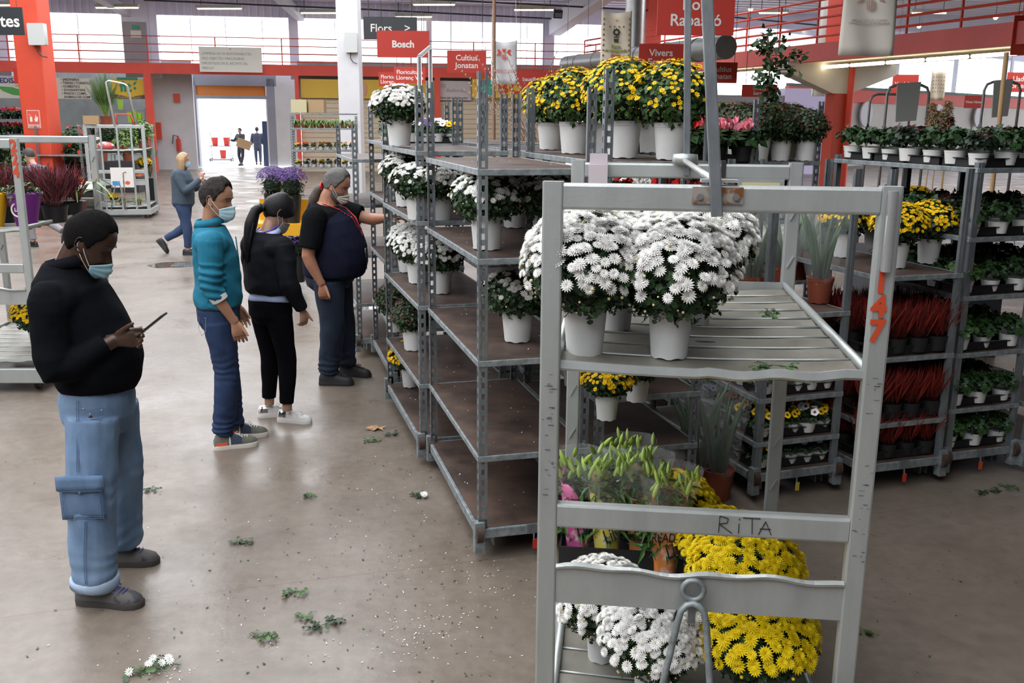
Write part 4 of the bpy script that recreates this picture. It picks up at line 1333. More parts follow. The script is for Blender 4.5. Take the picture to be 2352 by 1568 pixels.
def face_mask(T, parent, m, top=-.06, side=-.15, bot=-.50, loopm=None, pleat=.008, span=72, tent=.13, name='face_mask', low_ear=-.09):
    q = MB(); nu, nv = 24, 16
    V = []
    for j in range(nv + 1):
        v = j / nv
        for i in range(nu + 1):
            u = i / nu * 2 - 1
            th = math.radians(u * span)
            zt = top - (top - side) * abs(u)**1.4
            zb = bot + .16 * abs(u)**2
            z = zb + (zt - zb) * v
            p = headpt(th, max(-.455, z), False, .028 + pleat * math.sin(v * PI * 7) * (1 - abs(u)**3))
            tt = tent * math.exp(-(p.x/.17)**2) * min(1, .35 + 1.3*v) * (1 - .25*max(0, v - .75)/.25)
            p.y += tt
            if z < -.42: p.y -= (-.42 - z) * 1.1
            p.z = z
            V.append(T @ p)
    k = nu + 1
    q.add(V, [(j*k+i, j*k+i+1, (j+1)*k+i+1, (j+1)*k+i) for j in range(nv) for i in range(nu)])
    o = q.build(name, m, parent, True)
    s = o.modifiers.new('t', 'SOLIDIFY'); s.thickness = .002
    for sg in (-1, 1):
      q = MB(); th = math.radians(span) * sg
      if 1:
        for z0, z1 in ((side - .01, .09), (bot + .18, low_ear)):
            a = headpt(th, max(-.45, z0), False, .03); a.z = z0
            b = Vector((sg*.345, -.055, z1)); mid = (a + b)/2 + Vector((sg*.03, 0, 0))
            q.tube([T @ a, T @ mid, T @ b], .0016, 5)
        q.tube([T @ Vector((sg*.345, -.055, .09)), T @ Vector((sg*.35, -.08, 0)), T @ Vector((sg*.345, -.055, low_ear))], .0016, 5)
      q.build('ear_loop', loopm or M['letter'], o)
    return o
def hand_mesh(mb, w, d, t, curl=(.35, .4, .45, .5), s=1., thumb=.6, spread=.05, thumb_curl=.2, point=None):
    """w wrist, d towards the knuckles, t towards the thumb side"""
    w, d, t = Vector(w), Vector(d).normalized(), Vector(t)
    t = (t - d*t.dot(d)).normalized()
    n = d.cross(t)                 # palm normal (sign chosen by caller through curl sign)
    def P(a, b, c): return w + (d*a + t*b + n*c) * s
    mb.tube([P(-.03, 0, 0), P(.0, 0, 0), P(.03, .003, .002), P(.06, .002, .003), P(.088, 0, .0)],
            [(x*s, y*s) for x, y in ((.026, .021), (.027, .021), (.036, .020), (.042, .017), (.040, .013))], 12, up=n)
    for i, (off, L) in enumerate(((.031, .074), (.0105, .083), (-.0105, .077), (-.031, .060))):
        a = curl[i]; p = P(.078, off, 0); dirr = (d + t*spread*(1.5 - i)).normalized()
        pts = [p - dirr*.02*s, p]; ang = 0
        for k, fr in enumerate((.46, .30, .24)):
            ang += a * (1., 1.15, .8)[k]
            v = dirr*math.cos(ang) + n*math.sin(ang)
            p = p + v*L*fr*s; pts.append(p)
        mb.tube(pts, [x*s for x in (.0095, .0095, .0088, .008, .0062)], 8)
        mb.ball(pts[-1], .0064*s, 8, 6)
    b = P(.022, .026, .006); v = (t*math.sin(thumb) + d*math.cos(thumb)*1.0 + n*.35).normalized()
    p1 = b + v*.036*s; v2 = (v*math.cos(thumb_curl) + (d*.6 + n*.4)*math.sin(thumb_curl)).normalized()
    p2 = p1 + v2*.026*s; p3 = p2 + v2*.020*s
    mb.tube([P(.005, .008, .003), b, p1, p2, p3], [x*s for x in (.014, .0145, .0108, .0098, .0072)], 8)
    mb.ball(p3, .0074*s, 8, 6)
def shoe(parent, c, ang, upper, sole, lace=None, L=.29, W=.10, h=.085, pitch=0., extra=None, name='shoe', collar=True):
    """c heel-to-toe centre on the ground; ang heading about z (0 = +y)"""
    Mx = Matrix.Translation(c) @ Matrix.Rotation(ang, 4, 'Z') @ Matrix.Rotation(pitch, 4, 'X')
    ys = [-.5, -.46, -.36, -.2, 0, .15, .3, .42, .48, .5]
    ws = [.16, .30, .36, .36, .36, .42, .46, .38, .22, .08]
    q = MB(); out = [(w*W*1.04, y*L) for w, y in zip(ws, ys)] + [(-w*W*1.04, y*L) for w, y in zip(ws[::-1], ys[::-1])]
    n = len(out)
    V = [(x, y, 0) for x, y in out] + [(x*1.02, y*1.01, .022) for x, y in out] + [(x*.97, y*.985, .03) for x, y in out]
    F = [(i, (i+1) % n, n + (i+1) % n, n + i) for i in range(n)] + [(n+i, n+(i+1) % n, 2*n + (i+1) % n, 2*n + i) for i in range(n)]
    F += [tuple(range(n-1, -1, -1)), tuple(range(2*n, 3*n))]
    q.add(V, F, T=Mx); so = q.mesh('sole', 40)
    q = MB()
    yy = [-.49, -.44, -.33, -.2, -.08, .06, .2, .34, .44, .49]
    hh = [.55, .95, 1.0, 1.0, .95, .82, .66, .54, .42, .18]
    ww = [.22, .30, .34, .34, .35, .38, .43, .40, .28, .10]
    m_ = 14; V = []
    for y, hf, wf in zip(yy, hh, ww):
        for j in range(m_ + 1):
            a = PI * j / m_
            V.append((wf*W*math.cos(a)*(1 if math.sin(a) < .8 else .98), y*L, .022 + (hf*h)*math.sin(a)**.8))
    k = m_ + 1
    F = [(i*k+j, i*k+j+1, (i+1)*k+j+1, (i+1)*k+j) for i in range(len(yy)-1) for j in range(m_)]
    F += [tuple(range(k-1, -1, -1)), tuple((len(yy)-1)*k + j for j in range(k))]
    q.add(V, F, T=Mx)
    o = q.build(name, upper, parent, True)
    s = link('sole', so, o, sole)
    q = MB()
    for i in range(5):
        y = (.02 + .055*i)*L; hz = .022 + np.interp(y/L, yy, hh)*h + .003; w_ = .018 + .002*i
        q.tube([Mx @ Vector((-w_, y, hz - .006)), Mx @ Vector((0, y + .006, hz)), Mx @ Vector((w_, y, hz - .006))], .0028, 5)
    y = -.02*L; hz = .022 + .9*h
    for sg in (-1, 1): q.tube([Mx @ Vector((0, y, hz)), Mx @ Vector((sg*.03, y + .02, hz + .004)), Mx @ Vector((sg*.04, y + .045, hz - .018)), Mx @ Vector((sg*.02, y + .03, hz - .008)), Mx @ Vector((0, y, hz))], .0022, 5)
    q.build('laces', lace or M['letter'], o)
    if extra:
        for nm, mt, y0, y1, k0, k1 in extra:
            q = MB(); V = []; nn = 5
            for y in np.linspace(y0, y1, nn):
                hf = np.interp(y, yy, hh); wf = np.interp(y, yy, ww)
                for j in range(4):
                    a = k0 + (k1 - k0)*j/3
                    V.append((wf*W*math.cos(a)*1.02 + .001, y*L, .022 + hf*h*math.sin(a)**.8*1.02))
            fs = [(i*4+j, i*4+j+1, (i+1)*4+j+1, (i+1)*4+j) for i in range(nn-1) for j in range(3)]
            q.add(V, fs, T=Mx)
            q.add([(-v[0], v[1], v[2]) for v in V], fs, T=Mx)
            e = q.build(nm, mt, o, True)
    return o
def limb(mb, pts, rs, n=14, up=Z, dens=4):
    """tube through joints with smooth in-between rings"""
    P = []; Rr = []
    pts = [Vector(p) for p in pts]
    for i in range(len(pts) - 1):
        for k in range(dens):
            t = k / dens
            p0 = pts[max(0, i-1)]; p1 = pts[i]; p2 = pts[i+1]; p3 = pts[min(len(pts)-1, i+2)]
            q = .5*((2*p1) + (p2 - p0)*t + (2*p0 - 5*p1 + 4*p2 - p3)*t*t + (3*p1 - p0 - 3*p2 + p3)*t**3)
            q = q*.5 + p1.lerp(p2, t)*.5
            P.append(q)
            a, b = rs[i], rs[i+1]
            if not isinstance(a, tuple): a = (a, a)
            if not isinstance(b, tuple): b = (b, b)
            P_ = t*t*(3 - 2*t)
            Rr.append((a[0] + (b[0]-a[0])*P_, a[1] + (b[1]-a[1])*P_))
    P.append(pts[-1]); e = rs[-1]; Rr.append(e if isinstance(e, tuple) else (e, e))
    mb.tube(P, Rr, n, up=up)
def torso(mb, rings, ease=0., n=28):
    """rings: (z, y, half width, half depth[, x])"""
    mb.tube([((r[4] if len(r) > 4 else 0), r[1], r[0]) for r in rings], [(r[2] + ease, r[3] + ease) for r in rings], n, up=Vector((0, 1, 0)))
def headT(c, yaw=0, pitch=0, roll=0, s=1.):
    """c = head centre; pitch > 0 looks down; yaw > 0 turns left"""
    return Matrix.Translation(c) @ Matrix.Rotation(yaw, 4, 'Z') @ Matrix.Rotation(-pitch, 4, 'X') @ Matrix.Rotation(roll, 4, 'Y') @ Matrix.Scale(HU*s, 4)
def skin(name, c, rough=.5): return mat(name, c, rough, 0, .12, 14, bump=.05, bscale=120)
def arm(mb, sh, el, wr, k=1., garment=None):
    limb(mb, [sh, el, wr], [.052*k, .042*k, (.028*k, .024*k)])
def seg_to(sh, el, wr, t):
    """point along the arm: 0..1 upper, 1..2 forearm"""
    sh, el, wr = Vector(sh), Vector(el), Vector(wr)
    return sh.lerp(el, t) if t <= 1 else el.lerp(wr, t - 1)
JE = lambda name, c, c2, f=6: mat(name, c, .85, 0, 0, f, col2=c2, thr=(.3, .72), bump=.25, bscale=260, stretch=(1, 1, .5), spec=.25)
LOOPW = M['letter']
MASKB = mat('pale_blue_mask', (.36, .62, .74), .8, bump=.1, bscale=300)
MASKB2 = mat('light_blue_mask', (.50, .72, .80), .8, bump=.1, bscale=300)

def collar_band(parent, m, c, r, h, tilt=.0, gap=.6, flare=.012, name='collar'):
    """shirt collar: an open band round the neck; c centre of its lower edge"""
    q = MB(); n = 26; V = []
    for i in range(n + 1):
        a = PI/2 + gap/2 + (2*PI - gap) * i / n
        for (dr, dz) in ((0, 0), (-.002, h), (.006, h + .003), (flare, h*.25 - .01)):
            x = (r[0] + dr)*math.cos(a); y = (r[1] + dr)*math.sin(a)
            V.append((c[0] + x, c[1] + y, c[2] + dz - tilt * y))
    q.add(V, [(i*4+j, i*4+j+1, (i+1)*4+j+1, (i+1)*4+j) for i in range(n) for j in range(3)])
    o = q.build(name, m, parent, True)
    s = o.modifiers.new('t', 'SOLIDIFY'); s.thickness = .003
    return o
def body_finish(t, mb, sk, voxel=.0045):
    me = fuse(mb, voxel, 3, 'body', fac=.45)
    return link('body', me, t, sk)

# ---------------------------------------------------------------- 1 man with phone
def man_phone():
    t = thing('person', 'man in a black jumper and baggy light blue jeans looking down at a phone', 'person', (-1.875, 4.10, 0), math.radians(-88))
    sk = skin('dark_brown_skin', (.055, .024, .014), .42)
    Rg = [(.80, .01, .15, .125), (.92, .01, .17, .14), (1.0, .02, .18, .155), (1.1, .02, .19, .17), (1.2, .0, .195, .16), (1.3, -.035, .205, .145), (1.40, -.065, .205, .13), (1.455, -.07, .16, .11), (1.50, -.065, .09, .085)]
    b = MB(); torso(b, Rg, -.012)
    HT = headT((0, .045, 1.615), 0, math.radians(27), 0, 1.13)
    head_mesh(b, HT)
    limb(b, [(0, -.07, 1.44), (0, -.04, 1.53), (0, .0, 1.60)], [.08, .070, .07])
    shR, elR, wrR = (.205, -.07, 1.405), (.25, -.05, 1.11), (.14, .165, 1.215)
    shL, elL, wrL = (-.205, -.07, 1.405), (-.25, -.04, 1.11), (-.11, .08, 1.17)
    arm(b, shR, elR, wrR, 1.12); arm(b, shL, elL, wrL, 1.12)
    hand_mesh(b, wrR, (-.12, .95, .12), (.0, -.1, 1), (.42, .55, .65, .72), 1.08, .55, .03, .35)
    hand_mesh(b, wrL, (.6, .75, .1), (.1, -.1, 1), (-.5, -.6, -.65, -.7), 1.05, .5)
    legs = (((.10, .03, .88), (.165, .0, .50), (.185, .0, .09)), ((-.10, .03, .88), (-.17, .0, .50), (-.215, -.03, .09)))
    for hp, kn, an in legs: limb(b, [hp, kn, an], [.085, .058, .042])
    body_finish(t, b, sk, .0045)
    # jumper
    g = MB(); torso(g, [(.975, .01, .175, .145), (.99, .01, .188, .16), (1.03, .02, .198, .176), (1.09, .025, .205, .188), (1.15, .015, .205, .182), (1.22, -.005, .205, .17), (1.31, -.035, .210, .158), (1.40, -.065, .208, .145), (1.455, -.07, .172, .125), (1.50, -.062, .11, .105), (1.525, -.06, .095, .095)], .006)
    g.ball(shR, .076, 12, 8); g.ball(shL, .076, 12, 8)
    for s_ in (-1, 1): g.ball((s_*.15, -.055, 1.385), (.11, .10, .09), 14, 10)
    for sh, el, wr in ((shR, elR, wrR), (shL, elL, wrL)):
        limb(g, [sh, el, seg_to(sh, el, wr, 1.86)], [.080, .070, .044])
    me = fuse(g, .0075, 9, 'jumper', folds(.010, (5, 5, 7), .5))
    link('jumper', me, t, mat('black_knit', (.005, .006, .008), .9, 0, .2, 40, bump=.4, bscale=300, spec=.06))
    collar_band(t, mat('black_collar', (.006, .007, .009), .95, spec=.06), (0, -.05, 1.515), (.088, .096), .042, -.22, .9, .020)
    q = MB()
    for z, y in ((1.43, .066), (1.37, .09)): q.ball((.0, y, z), .006, 6, 4)
    q.build('button', M['bolt'], t)
    # jeans
    g = MB(); torso(g, [(.76, .01, .12, .11), (.84, .01, .178, .142), (.92, .01, .18, .15), (.985, .01, .172, .142)], .004)
    for hp, kn, an in legs:
        limb(g, [(hp[0]*1.1, hp[1], .86), (kn[0], kn[1] + .01, .50), (an[0], an[1], .12)], [(.112, .112), (.103, .103), (.095, .095)], 18)
    def jf(p):
        f = .5 + .5*math.sin(p.z*95 + 5*noise.noise(p*6)); lo = max(0, 1 - (p.z - .1)/.22) if p.z < .32 else 0
        return folds(.009, (6, 6, 5), .6)(p) + .006*lo*f + .004*max(0, 1 - abs(p.z - .52)/.12)*f
    me = fuse(g, .0075, 5, 'jeans', jf)
    DN = JE('light_denim', (.23, .335, .47), (.10, .17, .29), 4)
    jn = link('jeans', me, t, DN)
    DS = JE('denim_pocket', (.20, .295, .42), (.095, .165, .28), 5)
    STC = mat('denim_seam', (.08, .13, .24), .9)
    # pockets and seams on the near (right) leg
    def patch(c, sz, rz, name, flap=True, par=jn):
        q = MB(); n = 8; V = []
        w, hh = sz
        for j in range(n + 1):
            for i in range(n + 1):
                u, v = i/n - .5, j/n - .5
                bul = .014 * (1 - (2*u)**4) * (1 - (2*v)**4)
                V.append((bul + .003*math.sin(i*1.7 + j), u*w, v*hh))
        k = n + 1; Tm = Matrix.Translation(c) @ Matrix.Rotation(rz, 4, 'Z')
        q.add(V, [(j*k+i, j*k+i+1, (j+1)*k+i+1, (j+1)*k+i) for j in range(n) for i in range(n)], T=Tm)
        if flap:
            V = []
            for j in range(4):
                for i in range(n + 1):
                    u = i/n - .5; dip = .018*(1 - abs(2*u)) if j == 0 else 0
                    V.append((.020 + .002*math.sin(i*1.3), u*w*1.08, hh*.5 - .005 - (3 - j)/3*hh*.32 - dip + .01))
            q.add(V, [(j*k+i, j*k+i+1, (j+1)*k+i+1, (j+1)*k+i) for j in range(3) for i in range(n)], T=Tm)
        o = q.build(name, DS, par, True)
        s = o.modifiers.new('t', 'SOLIDIFY'); s.thickness = .006; s.offset = -1
        q = MB()
        for sg in (-1, 1):
            for ins in (.006, .014): q.bar(Tm @ Vector((.016, sg*(w*.5 - ins), -hh*.47)), Tm @ Vector((.016, sg*(w*.5 - ins), hh*.3)), .0018, .0018)
        for zz in (-.46, -.42): q.bar(Tm @ Vector((.012, -w*.46, hh*zz)), Tm @ Vector((.012, w*.46, hh*zz)), .0018, .0018)
        for zz in (.20,): q.bar(Tm @ Vector((.026, -w*.5, hh*zz)), Tm @ Vector((.026, w*.5, hh*zz)), .0018, .0018)
        q.ball(Tm @ Vector((.027, 0, hh*.16)), .006, 8, 6)
        q.build('stitching', STC, o)
    patch((.262, .015, .545), (.185, .20), math.radians(3), 'cargo_pocket')
    patch((.102, -.062, .83), (.11, .19), math.radians(-48), 'back_pocket')
    q = MB()
    for dy in (0, .008):
        q.tube([(.19, .0 + dy, .96), (.225, .0 + dy, .80), (.26, .0 + dy, .66)], .0014, 5)
        q.tube([(.276, .02 + dy, .44), (.287, .005 + dy, .28), (.290, .0 + dy, .15)], .0014, 5)
    q.tube([(.175, .135, .90), (.19, .115, .885), (.208, .06, .88)], .0018, 5)
    q.tube([(.20, .10, .93), (.215, .06, .925), (.215, .0, .93)], .0014, 5)
    q.build('seam', STC, jn)
    q = MB(); q.ball((.20, .105, .92), .005, 8, 6); q.ball((.212, .06, .905), .005, 8, 6); q.ball((.213, .035, .93), .005, 8, 6); q.build('rivet', M['bolt'], jn)
    # belt loop area and belt
    q = MB(); q.tube([(.17*math.cos(a), .01 + .142*math.sin(a), .985) for a in [2*PI*i/24 for i in range(25)]], .007, 6, caps=False); q.build('belt', mat('brown_belt', (.05, .03, .02), .5), t, True)
    # turned up hem
    q = MB(); q.tube([(.185, -.003, .095), (.185, -.002, .10), (.185, 0, .135), (.185, 0, .14)], [(.098, .098), (.105, .105), (.105, .105), (.098, .098)], 24); q.build('turned_hem', JE('denim_inside', (.38, .48, .60), (.28, .38, .52), 8), jn, True)
    GS = mat('grey_shoe', (.10, .095, .09), .75, 0, .3, 14, col2=(.045, .047, .055), thr=(.45, .5)); SOL = mat('dark_sole', (.05, .045, .04), .8)
    LC = mat('blue_lace', (.08, .08, .28), .7)
    shoe(t, (.19, .06, 0), math.radians(-8), GS, SOL, LC, .315, .108, .085)
    shoe(t, (-.21, -.01, 0), math.radians(4), GS, SOL, LC, .315, .108, .085)
    hr = hair_mesh(HT, interp_line([(0, .30), (35, .28), (52, .16), (66, .10), (78, -.08), (92, .02), (105, -.10), (130, -.24), (180, -.27)]), lambda th, z: .035, .02, grain=(60, 60, 60))
    link('hair', hr, t, mat('black_cropped_hair', (.006, .005, .005), .9, bump=1.0, bscale=420, spec=.12))
    q = MB()
    for sg in (-1, 1): q.tube([HT @ (headpt(math.radians(d)*sg, .105 - .0006*(d - 24)**2*.06, True, .008)) for d in (10, 18, 26, 34, 42)], .0032, 5)
    q.build('eyebrow', M['black_plastic'], t)
    face_mask(HT, t, MASKB, top=-.15, side=-.27, bot=-.55, tent=.10, span=62, low_ear=-.07)
    # phone
    ph = thing('mobile_phone', 'black mobile phone held in front of the man in the black jumper', 'phone', (0, 0, 0))
    c = t.matrix_world
    Tp = Matrix.Translation(t.location) @ Matrix.Rotation(t.rotation_euler.z, 4, 'Z') @ Matrix.Translation((.118, .318, 1.278)) @ Matrix.Rotation(math.radians(38), 4, 'X')
    q = MB(); q.prism(rrect(.072, .009, .004, 3), (0, -.075, 0), (0, .075, 0)); 
    me = q.mesh('case', 30); ob = link('case', me, ph, mat('phone_case', (.01, .01, .012), .3)); 
    q = MB(); q.box((0, 0, .0048), (.066, .14, .0008)); o2 = q.build('screen', mat('phone_screen', (.35, .35, .3), .2), ph)
    ph.matrix_world = Tp
    return t
man_phone()

# ---------------------------------------------------------------- 2 man in teal shirt
def man_teal():
    t = thing('person', 'man in a teal shirt with rolled sleeves, dark jeans and a pale blue mask', 'person', (-1.925, 6.10, 0), math.radians(-74))
    sk = skin('tan_skin', (.36, .18, .105))
    Rg = [(.82, .0, .14, .11), (.92, .0, .165, .12), (1.02, .01, .155, .115), (1.12, .01, .155, .11), (1.25, .0, .175, .115), (1.36, -.01, .185, .11), (1.43, -.02, .16, .09), (1.48, -.02, .08, .07)]
    b = MB(); torso(b, Rg, -.01)
    HT = headT((0, .035, 1.635), math.radians(-22), math.radians(9), 0, 1.11)
    head_mesh(b, HT)
    limb(b, [(0, -.025, 1.42), (0, -.01, 1.52), (0, .01, 1.60)], [.065, .056, .06])
    shR, elR, wrR = (.195, -.015, 1.395), (.225, -.03, 1.12), (.20, .10, .875)
    shL, elL, wrL = (-.195, -.015, 1.395), (-.235, -.01, 1.12), (-.20, .12, .90)
    arm(b, shR, elR, wrR, 1.05); arm(b, shL, elL, wrL, 1.05)
    hand_mesh(b, wrR, (-.02, .25, -1), (0, 1, .2), (-.28, -.32, -.36, -.4), 1.04, .35, .04, .1)
    hand_mesh(b, wrL, (.02, .3, -1), (0, 1, .2), (.28, .32, .36, .4), 1.0, .35)
    legs = (((.09, .0, .88), (.09, .03, .50), (.085, -.02, .09)), ((-.09, .0, .88), (-.10, .03, .50), (-.115, .05, .09)))
    for hp, kn, an in legs: limb(b, [hp, kn, an], [.08, .052, .038])
    body_finish(t, b, sk, .0045)
    g = MB(); torso(g, [(.955, .0, .178, .145), (.985, .0, .182, .148), (1.06, .005, .182, .145), (1.16, .01, .18, .138), (1.27, .0, .19, .135), (1.36, -.01, .192, .128), (1.43, -.02, .168, .105), (1.475, -.02, .095, .085)], .004)
    for sh, el, wr in ((shR, elR, wrR), (shL, elL, wrL)):
        g.ball(sh, .072, 12, 8); g.ball((sh[0]*.72, sh[1], sh[2] - .02), (.10, .11, .09), 14, 10)
        limb(g, [sh, el, seg_to(sh, el, wr, 1.30)], [.076, .066, .056])
    def wrinkle(p):
        base = folds(.009, (5, 5, 8), .55)(p)
        if abs(p.x) > .17 and p.z < 1.27: base += .006*math.sin(p.z*110 + 9*p.y + 4*noise.noise(p*9))
        base += .005*math.sin((p.y*1.3 + p.z)*38 + 3*noise.noise(p*5))*max(0, 1 - abs(p.z - 1.05)/.2)
        return base
    me = fuse(g, .007, 5, 'shirt', wrinkle)
    TL = mat('teal_cotton', (.012, .15, .235), .8, 0, .1, 30, bump=.15, bscale=350, spec=.25)
    sh_ = link('shirt', me, t, TL)
    collar_band(t, TL, (0, -.02, 1.480), (.076, .080), .040, -.15, .7, .022)
    q = MB(); wc = seg_to(shR, elR, wrR, 1.30); wd = (Vector(wrR) - Vector(elR)).normalized()
    q.tube([wc - wd*.012, wc + wd*.022], [.057, .054], 16); q.build('rolled_cuff', mat('white_lining', (.7, .68, .68), .8), sh_, 40)
    q = MB()
    q.tube([(.004, .135, 1.40), (.004, .146, 1.25), (.004, .152, 1.1), (.004, .152, .99)], .004, 5); q.build('placket', TL, sh_, True)
    g = MB(); torso(g, [(.80, .0, .12, .10), (.86, .0, .172, .128), (.93, -.002, .168, .132), (.975, .0, .16, .128)], .004)
    for hp, kn, an in legs:
        limb(g, [(hp[0], hp[1], .86), (kn[0], kn[1], .50), (an[0], an[1], .10)], [(.095, .10), (.074, .078), (.064, .068)], 18)
    def jf(p):
        f = math.sin(p.z*120 + 7*noise.noise(p*7)); lo = max(0, 1 - (p.z - .1)/.25)
        return folds(.006, (7, 7, 7), .6)(p) + .005*lo*f + .003*max(0, 1 - abs(p.z - .55)/.15)*f
    me = fuse(g, .0065, 4, 'jeans', jf)
    DN = JE('dark_denim', (.032, .06, .14), (.009, .018, .05), 5)
    jn = link('jeans', me, t, DN)
    q = MB(); q.tube([(.166*math.cos(a), .132*math.sin(a), .955) for a in [2*PI*i/24 for i in range(25)]], .012, 6, caps=False); q.build('belt', M['black_plastic'], t, True)
    q = MB()
    def pk(p): return Vector(p)
    q.tube([(.15, -.075, .90), (.09, -.118, .905), (.085, -.128, .82), (.12, -.11, .78), (.155, -.085, .81), (.15, -.075, .90)], .0016, 5); q.build('pocket_seam', mat('pale_stitch', (.25, .28, .36), .8), jn)
    UP = mat('olive_grey_suede', (.13, .13, .11), .85, 0, .2, 12); SO = mat('pale_sole', (.6, .56, .5), .7)
    NV = mat('navy_mesh', (.03, .045, .08), .8); RD = mat('coral_trim', (.7, .10, .04), .6)
    for c, a in (((.09, .06, 0), 8), ((-.12, .13, 0), -4)):
        shoe(t, c, math.radians(a), UP, SO, M['letter'], .29, .10, .082, extra=[('side_panel', NV, -.12, .12, .15, 1.1), ('heel_trim', RD, -.46, -.2, .02, .3), ('stripe', M['letter'], -.16, -.13, .05, 1.15)])
    hr = hair_mesh(HT, interp_line([(0, .36), (30, .34), (45, .26), (58, .20), (72, .12), (82, -.06), (94, .03), (108, -.12), (135, -.24), (180, -.27)]), lambda th, z: .028 + .03*max(0, z - .1) + (.02 if abs(th) < 1 else 0), .03, grain=(50, 50, 9))
    link('hair', hr, t, mat('thinning_dark_hair', (.014, .011, .010), .7, 0, .5, 30, col2=(.045, .038, .034), bump=.8, bscale=260, spec=.15))
    q = MB()
    for sg in (-1, 1): q.tube([HT @ (headpt(math.radians(d)*sg, .115 - .00004*(d - 22)**2, True, .006)) for d in (8, 16, 24, 32, 40)], .003, 5)
    q.build('eyebrow', M['black_plastic'], t)
    eyes(HT, t)
    face_mask(HT, t, MASKB2, top=-.06, side=-.17, bot=-.52, tent=.11, span=64)
    return t
def eyes(HT, t, lid=None):
    q = MB(); q2 = MB()
    for sg in (-1, 1):
        p = headpt(math.radians(23)*sg, .03, True, 0)
        q.ball((0, 0, 0), (.052, .03, .022), 12, 8, T=HT @ Matrix.Translation(p + Vector((0, -.012, 0))))
        q2.ball((0, 0, 0), (.022, .012, .021), 10, 6, T=HT @ Matrix.Translation(p + Vector((.002, .012, 0))))
    e = q.build('eyes', mat('eye_white', (.6, .57, .53), .3), t, True)
    q2.build('iris', mat('eye_iris', (.015, .01, .008), .2), e, True)
man_teal()

